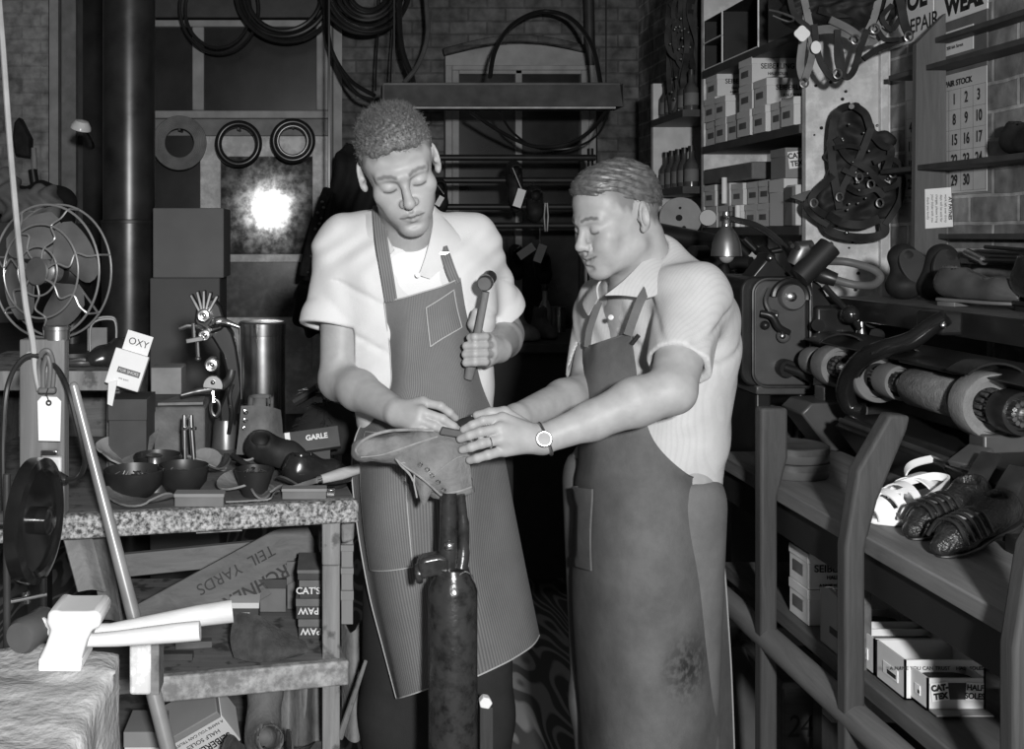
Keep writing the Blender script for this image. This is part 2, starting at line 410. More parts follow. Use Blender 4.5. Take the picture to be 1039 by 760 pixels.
def pigment_shade(o, R, sc, V3, w=1.0, stub=.55, brow=.45, hair_line=None, lg=1.0, sm=0):
    iv = np.array(R.transposed()); L = (V3-np.array(o)) @ iv.T / sc
    x, y, z = np.abs(L[:,0]), L[:,1], L[:,2]; c = np.ones(len(V3)); near = (np.linalg.norm(L,axis=1) < .17)
    ss = lambda a,b,t: np.clip((t-a)/(b-a),0,1)**2*(3-2*np.clip((t-a)/(b-a),0,1))
    bz = .0235 + .004*np.sin(np.clip((x-.012)/.038,0,1)*PI)
    wob = .0006*np.sin(x*500)
    b = ss(.0052,.002,np.abs(z-bz+wob))*ss(.009,.014,x)*ss(.054,.046,x)*(y<-.045)
    c *= 1-(1-brow)*b
    lash = ss(.0032,.0014,np.abs(z+.0078-.0025*np.clip((x-.03*w)/.013,-1,1)**2))*ss(.014,.018,x)*ss(.046,.042,x)*(y<-.055)
    c *= 1-.62*lash
    lip = ss(1,.75,((x/(.0235+.006*sm))**2+((z+.0685*lg-sm*.008*(x/.029))/.0125)**2))*(y<-.07); c *= 1-.22*lip
    m = ss(.0026,.0010,np.abs(z+.0685*lg-sm*.008*(x/.029)))*ss(.026+.008*sm,.021+.008*sm,x)*(y<-.06); c *= 1-.6*m  # mouth groove darkened in the colour, standing in for crease shade
    hl = hair_line(x,y,z); c *= 1-(1-stub)*hl
    return np.where(near, c, 1.0)
def set_pig_shade(ob, c):
    at = ob.data.attributes.new('pigment_shade','FLOAT_COLOR','POINT')
    at.data.foreach_set('color', np.stack([c,c,c,np.ones_like(c)],1).astype(np.float32).ravel())
def fingers(S, J, r0=.0093, r1=.0074, k=.0035):
    for pts in J:
        n = len(pts); S.chain(pts, [r0+(r1-r0)*i/(n-1) for i in range(n)], k)
def strands(name, roots, dirs, lens, curl, rad, mat, parent, segs=4, seed=1, grav=0, flow=None):
    r = np.random.RandomState(seed); n = len(roots); P = [roots]; d = dirs.copy(); per = r.uniform(0,6.28,(n,1)); ax = r.normal(size=(n,3))
    ax /= np.linalg.norm(ax,axis=1,keepdims=True)
    for i in range(segs):
        d = d + curl*np.cross(ax, d)*np.sin(per+i*1.7) + np.array([0,0,-grav])
        if flow is not None: d = d + flow(P[-1])
        d /= np.linalg.norm(d,axis=1,keepdims=True); P.append(P[-1]+d*(lens/segs)[:,None])
    vs = []; t = d; x = np.cross(t, r.normal(size=(n,3))); x /= np.linalg.norm(x,axis=1,keepdims=True)+1e-9; y = np.cross(t,x)
    for i,p in enumerate(P):
        q = rad*(1-.75*i/segs)
        for k in range(3):
            a = 2*PI*k/3; vs.append(p+(x*math.cos(a)+y*math.sin(a))*q)
    A = np.stack(vs,1).reshape(-1,3); m = 3*(segs+1); base = np.arange(n)[:,None]*m; fs = []
    for i in range(segs):
        for k in range(3):
            fs.append(np.concatenate([base+i*3+k, base+i*3+(k+1)%3, base+(i+1)*3+(k+1)%3, base+(i+1)*3+k],1))
    return obj(name,(A,np.concatenate(fs)),mat,parent,smooth=180)
def grid_uv(ob, G, nfront):
    """UV of a sheet in metres: u across, v down"""
    G = np.asarray(G); a, b = G.shape[:2]
    u = np.concatenate([np.zeros((a,1)), np.cumsum(np.linalg.norm(np.diff(G,axis=1),axis=2),1)],1); u = u-u[:,b//2:b//2+1]
    u = np.tile(np.median(u,axis=0)*0,(a,1))+u*0 + np.tile(u.mean(0),(a,1))
    v = np.concatenate([np.zeros((1,b)), np.cumsum(np.linalg.norm(np.diff(G,axis=0),axis=2),0)],0)
    uv = np.stack([u,v],2).reshape(-1,2); uv = np.concatenate([uv,uv]); me = ob.data
    li = np.zeros(len(me.loops),np.int32); me.loops.foreach_get('vertex_index',li)
    l = me.uv_layers.new(name='UVMap'); l.data.foreach_set('uv', uv[li].astype(np.float32).ravel())
def sheet_obj(name, G, t, mat, parent, **kw):
    o = obj(name, MB().sheet(G,t), mat, parent, smooth=60, **kw); grid_uv(o, G, 0); return o
def folds(G, fn):
    G = np.array(G); du = np.gradient(G,axis=0); dv = np.gradient(G,axis=1); nn = np.cross(dv,du); nn /= np.linalg.norm(nn,axis=2,keepdims=True)+1e-9
    a, b = G.shape[:2]; I, J = np.meshgrid(np.linspace(0,1,a), np.linspace(0,1,b), indexing='ij')
    return G + nn*fn(I,J)[...,None]

def stripe_dir(m,d,period,amt):
    nt = m.node_tree; N = nt.nodes.new; L = nt.links.new; b = nt.nodes['Principled BSDF']; src = b.inputs['Base Color'].links[0].from_socket
    tc = N('ShaderNodeTexCoord'); vm = N('ShaderNodeVectorMath'); vm.operation='DOT_PRODUCT'; L(tc.outputs['Object'],vm.inputs[0]); vm.inputs[1].default_value = [q/period for q in d]
    fr = N('ShaderNodeMath'); fr.operation='FRACT'; L(vm.outputs['Value'],fr.inputs[0])
    cr = N('ShaderNodeValToRGB'); L(fr.outputs[0],cr.inputs[0]); e = cr.color_ramp.elements; e[0].position=.55; e[1].position=.75; e[0].color=g4(0); e[1].color=g4(amt)
    mx = N('ShaderNodeMix'); mx.data_type='RGBA'; L(cr.outputs[0],mx.inputs[0]); L(src,mx.inputs[6]); mx.inputs[7].default_value=g4(.25); L(mx.outputs[2],b.inputs['Base Color'])
SKIN1 = skin_mat('skin of the young man', .36); SKIN2 = skin_mat('skin of the older man', .37)
HAIR1 = M('sandy hair', .13, .55, var=.5, scale=300, spec=.5); HAIR2 = M('brown combed hair', .10, .42, var=.45, scale=90, spec=.6)
SHIRT1 = cloth('white cotton shirt', .64, wear=.05); TEE = cloth('white jersey', .74, wear=.03)
SHIRT2 = cloth('pale striped shirt', .54, wear=.10)
stripe_dir(SHIRT2,(.53,-.85,0),.0075,.10)
DENIM_S = cloth('hickory stripe denim', .19, .0052, .55, .5, .12, vd=.07)
DENIM_P = cloth('plain worn denim', .125, wear=.28)
TROU = cloth('dark trousers', .03); TROU2 = cloth('grey trousers', .16)
STEEL = M('polished steel', .6, .28, 1, .15); CHROME = M('bright metal', .8, .15, 1, .05)
BLACKIRON = M('black iron', .018, .42, 0, .4, spec=.5); BRONZE = M('worn dark metal', .16, .4, .8, .4)

# ---- the young man in the striped apron
o1 = W(405,172,2.21); R1 = rotm(rz=math.radians(4)) @ rotm(rx=math.radians(25)) @ rotm(ry=math.radians(-16)); s1 = 1.0
S = SDF(axis((-.05,.05,.005),(.05,.38,.0023),(.38,.46,.005)), axis((1.99,2.34,.0023),(2.34,2.6,.006)),
        axis((.0,1.12,.012),(1.12,1.40,.0023),(1.40,1.55,.004),(1.55,1.83,.0023)))
head(S, o1, R1, s1, w=1.0, nose=1.04, long=.96, jaw=.86, smile=.3)
S.frame(o1,R1,s1); nb = S.P((0,.03,-.06)); nf = S.P((0,-.005,-.07)); S.frame()
S.cone(nb, W(412,262,2.345), .054,.062,.025); S.cone(nf, W(414,258,2.31), .046,.058,.02)
S.cone(W(370,262,2.36), W(455,262,2.37), .075,.075,.05); S.cone(W(412,300,2.36), W(445,480,2.36), .11,.12,.05)
for px,x in ((415,.16),(475,.33)):
    hp = W(px,480,2.36); S.cone(hp,(x,2.38,.50),.085,.06,.05); S.cone((x,2.38,.50),(x,2.40,.08),.055,.04,.03); S.cone((x,2.40,.05),(x+.02,2.26,.035),.04,.035,.02)
# his right arm, hand laid on the boot
sh, el, wr = W(350,250,2.36), W(344,385,2.30), W(404,419,2.095)
S.cone(sh,el,.052,.041,.02); mid = el.lerp(wr,.35); S.chain([el,mid,wr],[.041,.041,.0265],.015)
S.ell(el+V(0,.012,-.006),(.036,.036,.038),.02)
kn = pp((429,408,2.075),(427,417.5,2.055),(425,426,2.05),(420.5,433,2.055))
for k in kn: S.cone(wr,k,.020,.0125,.012)
fingers(S,[[kn[0]]+pp((447,412,2.06),(456,418.5,2.062),(462,424,2.07)),[kn[1]]+pp((449,425,2.042),(460,432.5,2.045),(467,438,2.055)),
           [kn[2]]+pp((441,432.5,2.04),(452,437.5,2.043),(460,441.5,2.052)),[kn[3]]+pp((430,436.5,2.045),(436,438.2,2.047),(440.5,438,2.052))])
fingers(S,[[wr.lerp(kn[0],.35)+V(0,.02,0)]+pp((430,424,2.10),(447,428,2.10),(458,430,2.09))],.013,.009)
# his left arm, fist round the hammer
sh, el, wr = W(476,250,2.38), W(512,339,2.50), W(506,352,2.265)
S.cone(sh,el,.052,.042,.02); S.chain([el,el.lerp(wr,.4),wr],[.042,.042,.029],.015)
kn = pp((496,343,2.205),(499.5,350.5,2.20),(499.5,359,2.20),(494.5,367,2.205))
for k in kn: S.cone(wr+V(-.004,-.02,-.004),k,.022,.012,.012)
S.ell(W(491,356,2.222),(.019,.018,.032),.012)
for k,(y,tx) in zip(kn,((342,477.5),(350.5,473),(359,472.5),(367.5,473))):
    fingers(S,[[k,W(492,y-.4,2.170),W(482,y,2.158),W(tx,y+.6,2.168),W(tx+1.5,y+1,2.186)]],.0088,.0078,.003)
fingers(S,[pp((500,350,2.235),(488,343,2.215),(480,329,2.20),(483,317,2.195))],.0125,.0092,.006)
vs, fs = S.mesh(); vs = relax(vs, fs, 1, .4)
def hl1(x,y,z):
    ss = lambda a,b,t: np.clip((t-a)/(b-a),0,1)
    return ss(-.006,.006,z-(.058-.95*np.clip(y+.055,0,.075)) - .004*np.sin(y*300))*(1-ss(.004,-.004,((y-.016)/.024)**2+((z-.002)/.042)**2-1)*(x>.06))
p1 = obj('person',(vs,fs),SKIN1,None,'young man in a white shirt and striped denim apron, head bowed, gripping a hammer upright','person',smooth=180)
set_pig_shade(p1, pigment_shade(o1,R1,s1,vs,1.0,.62,.48,hl1,.96,.3))
def hair_shell(o,R,sc,w,par,mat,top,low,temple,disp,name='hair',h=.003):
    lo = [o[i]-.17 for i in range(3)]; hi = [o[i]+.17 for i in range(3)]
    S = SDF.span(lo,hi,h); S.frame(o,R,sc)
    for c,r in top: S.ell(c,r,.02)
    for p,n in low: S.cut(p,n,k=.008)
    for q in (temple or []):
        for s in (-1,1): S.ell((s*q[0],q[1],q[2]),(q[3],)*3,.012,'sub')
    for s in (-1,1): S.ell((s*.082*w,.012,-.002),(.03,.026,.040),.006,'sub')
    S.frame(); v,f = S.mesh(); v = relax(v,f,2); n = vnormals(v,f); v = v+n*disp(v)[:,None]
    return v, n, obj(name,(v,f),mat,par,smooth=180)
jag = lambda v: .0022*np.sin(v[:,0]*310+2*np.sin(v[:,2]*170))*np.sin(v[:,1]*290+v[:,2]*220)
v,n,h1 = hair_shell(o1,R1,s1,1.0,p1,HAIR1,[((0,.014,.044),(.0765,.097,.086)),((0,-.020,.066),(.066,.072,.060))],
    [((0,-.080,.071),(0,-.80,-.60)),((0,-.07,.062),(0,-.45,-.9)),((0,0,.018),(0,.35,-1))],[(.074,-.066,.052,.026)],jag)
L1 = (v-np.array(o1)) @ np.array(R1) / s1
r = np.random.RandomState(3); up = np.array(R1 @ Vector((0,-.15,1))); ctr = np.array(o1+R1@Vector((0,.01,.03)))
rad = (v-ctr); rad /= np.linalg.norm(rad,axis=1,keepdims=True)
pr = np.clip((L1[:,2]-.02)/.08,.05,1); pr /= pr.sum(); q = r.choice(len(v),5200,p=pr)
strands('hair_strands', v[q]-rad[q]*.004+r.normal(size=(len(q),3))*.0016, rad[q]*.8+up*.35+r.normal(size=(len(q),3))*.45, (.006+.011*np.clip((L1[q,2]-.04)/.07,0,1))*r.uniform(.6,1.25,len(q)), .8, .00055, HAIR1, h1, 4)
# clothes of the young man
S = SDF.span((-.13,2.12,.93),(.50,2.66,1.62),.004)
def fold1(X,Y,Z): return .0026*np.sin(46*X+30*Z+2.2*np.sin(17*Z+9*X))*np.sin(23*Z-16*X+1)+.0016*np.sin(95*X-60*Z+3*np.sin(31*Z))+.0042*np.exp(-((np.sin(17*X+23*Z+1.2*np.sin(9*Z)))/.22)**2)*(Z<1.46)
for a,b in (((385,285,2.345),(420,470,2.345)),((450,285,2.355),(448,470,2.345))): S.cone(W(*a),W(*b),.116,.104,.05)
S.cone(W(352,251,2.365),W(476,250,2.375),.062,.062,.05)
S.cone(W(395,236,2.35),W(356,246,2.365),.046,.052,.04); S.cone(W(430,236,2.35),W(474,246,2.375),.046,.052,.04)
S.cone(W(413,225,2.335),W(413,245,2.33),.066,.085,.03)
S.cone(W(350,252,2.362),W(333,350,2.315),.064,.060,.03); S.cone(W(477,252,2.38),W(510,335,2.46),.064,.064,.03)
S.warp(fold1)
n1 = (W(331,345,2.315)-W(346,262,2.36)).normalized(); n2 = (W(508,325,2.46)-W(477,252,2.38)).normalized()
big = lambda a,m: ([a[i]-m for i in range(3)],[a[i]+m for i in range(3)])
c1 = W(334,333,2.32); S.cone(c1-n1*.018,c1+n1*.05,.0665,.0665,.002); lo,hi = big(c1,.11); hi[2] = c1.z+.07; hi[0] = W(359,333,2.32).x; lo[2] -= .05; S.cut(c1,n1,lo,hi)
c2 = W(505,318,2.445); S.cone(c2-n2*.016,c2+n2*.05,.0670,.0670,.002); lo,hi = big(c2,.11); lo[0] = W(487,300,2.4).x; S.cut(c2,n2,lo,hi)
S.cone(c1+n1*.03,c1-n1*.06,.053,.043,.004,'sub'); S.cone(c2+n2*.03,c2-n2*.06,.054,.045,.004,'sub')
S.frame(); S.cone(W(407,195,2.30),W(412,252,2.325),.062,.054,.01,'sub')
S.cone(W(414,236,2.21),W(424,281,2.195),.040,.006,.006,'sub')
shirt1 = soft('shirt',S,SHIRT1,p1,2)
def cuff(c,n,r,par,mat,w=.022):
    m = MB(); x,y,_ = basis(n); G=[]
    for i in range(5):
        t = -w+w*i/4; G.append([c+n*(t+.003)+(x*math.cos(a)+y*math.sin(a))*(r+.0015*math.sin(3*a)) for a in np.linspace(0,2*PI,37)])
    return obj('sleeve_hem',m.sheet(G,.004),mat,par,smooth=60)
S = SDF.span((.03,2.15,1.15),(.40,2.5,1.62),.004)
S.cone(W(413,232,2.33),W(413,252,2.335),.0665,.085,.03); S.cone(W(400,285,2.34),W(432,285,2.345),.106,.106,.05)
S.cone(W(406,200,2.29),W(412,250,2.325),.058,.056,.006,'sub')
S.cut(W(412,330,2.3),(0,0,-1)); soft('undershirt',S,TEE,p1,2)
# collar wings
G = patch([pp((437,214,2.285),(439,226,2.265),(437,240,2.245),(431,262,2.228),(425,279,2.222)),pp((446,218,2.30),(452,232,2.28),(452,246,2.26),(444,264,2.236),(430,281,2.228)),pp((453,224,2.31),(466,240,2.292),(468,252,2.275),(455,266,2.245),(436,283,2.231))],8,8)
collar1 = sheet_obj('collar',G,.003,SHIRT1,shirt1)
G = patch([pp((387,212,2.285),(388,224,2.262),(392,238,2.245),(400,254,2.23)),pp((377,214,2.31),(375,230,2.285),(381,245,2.262),(393,260,2.238)),pp((366,222,2.33),(362,238,2.305),(369,252,2.28),(384,264,2.25))],8,8)
sheet_obj('collar',G,.003,SHIRT1,shirt1)
obj('button',MB().lathe([(.001,0),(.0055,0),(.0055,.002),(.001,.0025)],W(424,279,2.215),(0,-1,.1),14),M('shirt button',.6,.3),shirt1)
# apron
rows = [pp((390,306,2.232),(409,302,2.212),(429,296,2.204),(449,290,2.212),(467,282,2.235)),
        pp((392,332,2.232),(411,329,2.205),(431,323,2.197),(452,318,2.205),(471,311,2.240)),
        pp((395,365,2.235),(412,362,2.200),(435,356,2.190),(458,350,2.200),(479,344,2.245)),
        pp((394,398,2.240),(412,397,2.200),(440,394,2.185),(468,390,2.198),(489,388,2.255)),
        pp((366,432,2.31),(396,434,2.205),(436,432,2.178),(474,430,2.192),(502,424,2.29)),
        pp((357,470,2.335),(393,476,2.200),(435,476,2.170),(480,472,2.188),(512,466,2.31)),
        pp((362,530,2.325),(396,530,2.195),(437,527,2.162),(485,522,2.184),(521,515,2.315)),
        pp((374,600,2.305),(406,600,2.188),(440,596,2.155),(492,588,2.180),(533,576,2.32)),
        pp((388,655,2.29),(416,652,2.180),(446,646,2.150),(503,632,2.182),(541,615,2.325)),
        pp((402,708,2.275),(424,702,2.178),(452,694,2.150),(514,674,2.185),(547,644,2.33))]
G = patch(rows,14,9)
G = folds(G,lambda I,J: .010*np.clip((I-.38)/.3,0,1)*np.sin(J*15+3*I)*np.clip(np.minimum(J,1-J)*8,0,1)+.004*np.sin(J*11+I*9)*np.clip(I*6,0,1)*(1-np.clip((I-.3)*4,0,1)))
apron1 = sheet_obj('apron',G,.0025,DENIM_S,p1,label='striped denim bib apron')
PIPE = cloth('pale seam binding',.42,wear=.1)
def edge_tube(pts, r=.0016, off=V(0,-.003,0)): return MB().tube([Vector(p)+off for p in pts], r, 6)
obj('hem_binding',edge_tube(G[:,0]),PIPE,apron1); obj('hem_binding',edge_tube(G[0]),PIPE,apron1); obj('hem_binding',edge_tube(G[-1,:105 if G.shape[1]>105 else None]),PIPE,apron1)
def on(G,iu,iv,d=.004):
    a,b = G.shape[:2]; x,y = min(max(iu*(a-1),0),a-1.001), min(max(iv*(b-1),0),b-1.001); i,j = int(x),int(y); x-=i; y-=j
    du = G[i+1,j]-G[i,j]; dv = G[i,j+1]-G[i,j]; p = G[i,j]*(1-x)*(1-y)+G[i+1,j]*x*(1-y)+G[i,j+1]*(1-x)*y+G[i+1,j+1]*x*y
    n = np.cross(dv,du); n /= np.linalg.norm(n); n = n if n[1]<0 else -n
    return Vector(p+n*d)
def pocket(G,u0,u1,v0,v1,name,par,mat,tilt=0,d=.005):
    P = [[on(G,u0+(u1-u0)*a+tilt*b, v0+(v1-v0)*b, d) for b in np.linspace(0,1,12)] for a in np.linspace(0,1,12)]
    o = sheet_obj(name,P,.003,mat,par); P = np.array(P)
    rim = np.concatenate([P[0],P[1:,-1],P[-1,::-1],P[::-1,0]]); obj('seam',MB().tube([Vector(p)+V(0,-.002,0) for p in rim],.0012,6,closed=True,caps=False),PIPE,o); return o
DENIM_H = cloth('striped denim turned sideways',.33,.0052,.5,.5,.12,vd=.08)
pocket(G,.075,.21,.52,.86,'pocket',apron1,DENIM_S,-.035); pocket(G,.46,.74,.10,.36,'pocket',apron1,DENIM_S)
def strap(pts,w,mat,par,name='strap',t=.003):
    P = spline(pts,10); T = np.gradient(P,axis=0); view = P-np.array([0,0,CAMZ]); side = np.cross(T,view); side /= np.linalg.norm(side,axis=1,keepdims=True)
    return sheet_obj(name,np.stack([P-side*w/2,P-side*w/6,P+side*w/6,P+side*w/2],1),t,mat,par)
strap(pp((384,209,2.30),(385,224,2.262),(388,250,2.225),(393,280,2.213),(397,306,2.218)),.026,DENIM_S,apron1)
strap(pp((449,251,2.252),(453,262,2.235),(458,276,2.224),(463,288,2.226)),.021,DENIM_S,apron1)
obj('strap_clip',MB().box(W(451,257,2.240),(.022,.004,.007)),STEEL,apron1,bevel=.001)
def pen(p0,p1): pass
# trousers and shoes
m = SDF.span((.02,2.22,.05),(.50,2.60,1.12),.009)
for px,x in ((415,.16),(475,.33)):
    hp = W(px,470,2.38); m.cone(hp,(x,2.39,.5),.098,.082,.04); m.cone((x,2.39,.5),(x,2.41,.10),.082,.072,.03)
m.cut((0,0,.07),(0,0,-1)); soft('trousers',m,TROU,p1,2)
for x in (.16,.33):
    m = SDF.span((x-.09,2.08,-.02),(x+.09,2.56,.16),.006); m.cone((x,2.43,.045),(x,2.24,.035),.045,.042,.02); m.cone((x,2.42,.06),(x,2.42,.12),.045,.045,.02)
    m.cut((x,2.3,0),(0,0,-1)); soft('shoe',m,M('black shoe leather',.03,.35),p1,1)

# ---- the older man bending over the boot
R2 = rotm(rz=math.radians(-70)) @ rotm(rx=math.radians(17)); s2 = .965
o2 = W(654,219,2.222) - R2 @ Vector((.0775,.016,.002))*s2
S = SDF(axis((.2,.75,.0023),(.75,.95,.006)), axis((1.95,2.43,.0023),(2.43,2.70,.006)),
        axis((.0,1.10,.012),(1.10,1.27,.0023),(1.27,1.46,.004),(1.46,1.74,.0023)))
head(S, o2, R2, s2, w=1.0, smile=1, nose=.99, long=.93)
S.frame(o2,R2,s2); nb = S.P((0,.045,-.05)); nf = S.P((0,.0,-.06)); S.frame()
S.cone(nb,W(660,278,2.335),.050,.052,.02); S.cone(nf,W(646,290,2.33),.048,.052,.02)
S.cone(W(697,305,2.26),W(625,308,2.47),.07,.07,.05); S.cone(W(665,330,2.36),W(665,480,2.32),.11,.115,.05)
for dx,y in ((-.05,2.44),(.03,2.24)):
    hp = V(.69+dx,y,1.02); S.cone(hp,(.69+dx,y,.52),.09,.062,.05); S.cone((.69+dx,y,.52),(.71+dx,y,.08),.056,.04,.03); S.cone((.71+dx,y,.05),(.57+dx,y-.04,.035),.042,.036,.02)
sh, el, wr = W(702,303,2.2), W(682,396,2.035), W(550,446,2.035)
S.cone(sh,el,.052,.043,.02); S.chain([el,el.lerp(wr,.28)+V(0,0,.004),el.lerp(wr,.62),wr],[.043,.0445,.035,.0265],.015)
kn = pp((510,424.5,2.03),(507.5,434.5,2.012),(508.5,446,2.006),(512,457,2.012))
for k in kn: S.cone(wr,k,.021,.0125,.012)
S.cone(wr+V(0,.012,0),kn[2]+V(.01,.015,.0),.024,.02,.012)
fingers(S,[[kn[0]]+pp((490,427,2.018),(479,431.5,2.022),(470.5,436,2.032)),[kn[1]]+pp((487,438.5,1.998),(476,442,2.004),(467,445.5,2.015)),
           [kn[2]]+pp((489,450,1.994),(478,453.8,2.0),(469,456.5,2.012)),[kn[3]]+pp((495,461.5,2.0),(484,465,2.006),(476.5,467,2.016))],.0098,.0076)
fingers(S,[[wr.lerp(kn[0],.4)+V(0,.015,.008)]+pp((512,418.5,2.062),(497,419,2.068),(484,421.5,2.075))],.0125,.0085,.006)
sh, el, wr = W(614,312,2.50), W(597,396,2.36), W(524,424,2.15)
S.cone(sh,el,.052,.042,.02); S.chain([el,el.lerp(wr,.35),wr],[.042,.041,.027],.015)
kn = pp((503,427,2.10),(503,433,2.085),(505,440,2.09))
for k in kn: S.cone(wr,k,.022,.013,.012)
fingers(S,[[kn[0]]+pp((493,423,2.09),(481,424,2.088)),[kn[1]]+pp((488,432,2.085),(476,436,2.08)),[kn[2]]+pp((490,441,2.075),(478,446,2.07))],.0095,.0078)
vs, fs = S.mesh(); vs = relax(vs, fs, 1, .4)
def hl2(x,y,z):
    ss = lambda a,b,t: np.clip((t-a)/(b-a),0,1)
    return ss(-.008,.010,z-(.060-.62*np.clip(y+.075,0,.17)) - .004*np.sin(y*300))*(1-ss(.004,-.004,((y-.016)/.024)**2+((z-.002)/.042)**2-1)*(x>.06))*ss(-.068,-.03,y)
p2 = obj('person',(vs,fs),SKIN2,None,'smiling man in a pale short-sleeved shirt and plain apron, seen side-on with a wristwatch','person',smooth=180)
set_pig_shade(p2, pigment_shade(o2,R2,s2,vs,1.0,.50,.38,hl2,.93,1))
wav = lambda v: .0016*np.sin(v[:,2]*420+v[:,0]*90+2*np.sin(v[:,0]*60))+.0012*np.sin(v[:,2]*900+v[:,0]*160)
v,n,h2 = hair_shell(o2,R2,s2,1.0,p2,HAIR2,[((0,.018,.044),(.0775,.098,.087)),((0,-.026,.073),(.062,.066,.051))],
    [((0,-.080,.086),(0,-.80,-.60)),((0,-.05,.060),(0,-.40,-1)),((0,.10,-.010),(0,.10,-1))],[(.078,-.058,.045,.036)],wav)
r = np.random.RandomState(5); q = r.choice(len(v),4200); back = np.array(R2 @ Vector((0,1,-.12)))
Lq = (v[q]-np.array(o2)) @ np.array(R2) / s2
d = back - n[q]*(n[q]@back)[:,None]; d /= np.linalg.norm(d,axis=1,keepdims=True)+1e-9; dn = np.array(R2@Vector((0,.35,-1)))
d = d*np.clip((Lq[:,2]-.03)/.04,.1,1)[:,None]+dn*np.clip((.06-Lq[:,2])/.05,0,1)[:,None]
c2_ = np.array(o2+R2@Vector((0,.018,.044)))
def flow2(P):
    k = (P-c2_); return -.22*k/np.linalg.norm(k,axis=1,keepdims=True)
strands('hair_strands', v[q]-n[q]*.001, d+n[q]*.12+r.normal(size=(len(q),3))*.10, r.uniform(.018,.036,len(q))*np.clip((Lq[:,2]+.02)/.08,.3,1), .10, .0006, HAIR2, h2, 5, flow=flow2)
# clothes of the older man
S = SDF.span((.42,1.95,.95),(.98,2.72,1.62),.004)
S.cone(W(690,335,2.30),W(680,480,2.275),.125,.108,.05); S.cone(W(645,335,2.42),W(650,480,2.36),.115,.105,.05)
S.cone(W(702,304,2.235),W(617,310,2.49),.068,.066,.05); S.cone(W(664,268,2.35),W(664,290,2.36),.066,.10,.04)
S.cone(W(668,272,2.35),W(702,300,2.23),.052,.055,.04)
S.cone(W(702,303,2.205),W(686,385,2.065),.066,.060,.03); S.cone(W(614,314,2.50),W(598,395,2.38),.062,.060,.03)
def fold2(X,Y,Z): return .0032*np.sin(38*(X-.3*Y)+34*Z+2.0*np.sin(15*Z-8*X))*np.sin(19*Z-21*Y+1)+.0018*np.sin(80*Y-70*Z+3*np.sin(27*X))+.0042*np.exp(-((np.sin(15*Y-19*Z+1.2*np.sin(11*Z)))/.22)**2)*(Z<1.44)
S.warp(fold2)
n1 = (W(684,392,2.04)-W(700,310,2.19)).normalized(); c1 = W(687,371,2.09); lo,hi = big(c1,.10); hi[1] = 2.155; hi[2] = c1.z+.06; S.cut(c1,n1,lo,hi)
n2 = (W(597,396,2.36)-W(614,312,2.5)).normalized(); c2 = W(599,380,2.385); lo,hi = big(c2,.10); lo[1] = 2.33; hi[0] = W(606,380,2.4).x+.03; hi[2] = c2.z+.06; S.cut(c2,n2,lo,hi)
S.cone(c1+n1*.03,c1-n1*.06,.052,.043,.004,'sub'); S.cone(c2+n2*.03,c2-n2*.06,.052,.043,.004,'sub')
S.cone(nb+V(-.01,0,.03),W(656,284,2.335),.060,.054,.008,'sub'); S.cone(W(634,280,2.25),W(614,303,2.27),.030,.004,.006,'sub')
shirt2 = soft('shirt',S,SHIRT2,p2,2)
G = patch([pp((671,246,2.37),(664,252,2.30),(650,268,2.255),(632,286,2.235),(614,300,2.24)),pp((675,250,2.375),(672,258,2.295),(661,275,2.235),(645,291,2.215),(632,300,2.222)),pp((679,256,2.375),(681,266,2.29),(676,284,2.215),(668,298,2.19),(655,303,2.195))],9,8)
sheet_obj('collar',G,.0035,SHIRT2,shirt2)
G = patch([pp((610,284,2.30),(606,292,2.30),(607,303,2.285)),pp((604,290,2.33),(599,299,2.33),(602,312,2.31)),pp((598,296,2.36),(592,308,2.36),(597,320,2.33))],8,8)
sheet_obj('collar',G,.0035,SHIRT2,shirt2)
for y in (322,): obj('button',MB().lathe([(.001,0),(.0055,0),(.0055,.002),(.001,.0025)],W(620,y,2.250),(-.4,-1,.1),14),M('shirt button',.6,.3),shirt2)
rows = [pp((594,352,2.345),(600,351,2.325),(606,349,2.290),(618,345,2.262),(630,341,2.235),(640,337,2.205)),
        pp((591,375,2.37),(595,374,2.325),(604,372,2.27),(617,370,2.235),(632,368,2.205),(644,366,2.180)),
        pp((590,405,2.40),(590,404,2.33),(602,403,2.26),(618,403,2.215),(637,404,2.180),(650,405,2.165)),
        pp((594,440,2.45),(587,438,2.36),(603,440,2.24),(628,442,2.175),(648,444,2.145),(664,448,2.14)),
        pp((600,470,2.48),(586,470,2.38),(604,472,2.23),(638,474,2.145),(672,476,2.13),(696,480,2.150)),
        pp((605,500,2.50),(584,500,2.39),(602,500,2.22),(645,500,2.125),(692,500,2.135),(723,494,2.235)),
        pp((605,560,2.50),(582,560,2.39),(601,560,2.21),(650,560,2.105),(702,560,2.13),(732,560,2.27)),
        pp((605,640,2.50),(583,640,2.38),(603,640,2.20),(655,640,2.09),(708,640,2.12),(738,640,2.28)),
        pp((608,720,2.50),(588,720,2.37),(608,720,2.19),(660,720,2.08),(712,720,2.115),(741,720,2.28)),
        pp((612,830,2.49),(594,830,2.36),(612,830,2.18),(662,830,2.07),(715,830,2.11),(744,830,2.28))]
G = patch(rows,12,9)
G = folds(G,lambda I,J: .005*np.clip((I-.45)/.3,0,1)*np.sin(J*13+4*I)+.003*np.sin(I*30+J*9)*np.clip((I-.3)*4,0,1)*np.clip(1-(I-.5)*3,0,1))
DENIM_W = M('plain denim with a worn dark patch', .2)                # replaced just below by the cloth with its oil stain
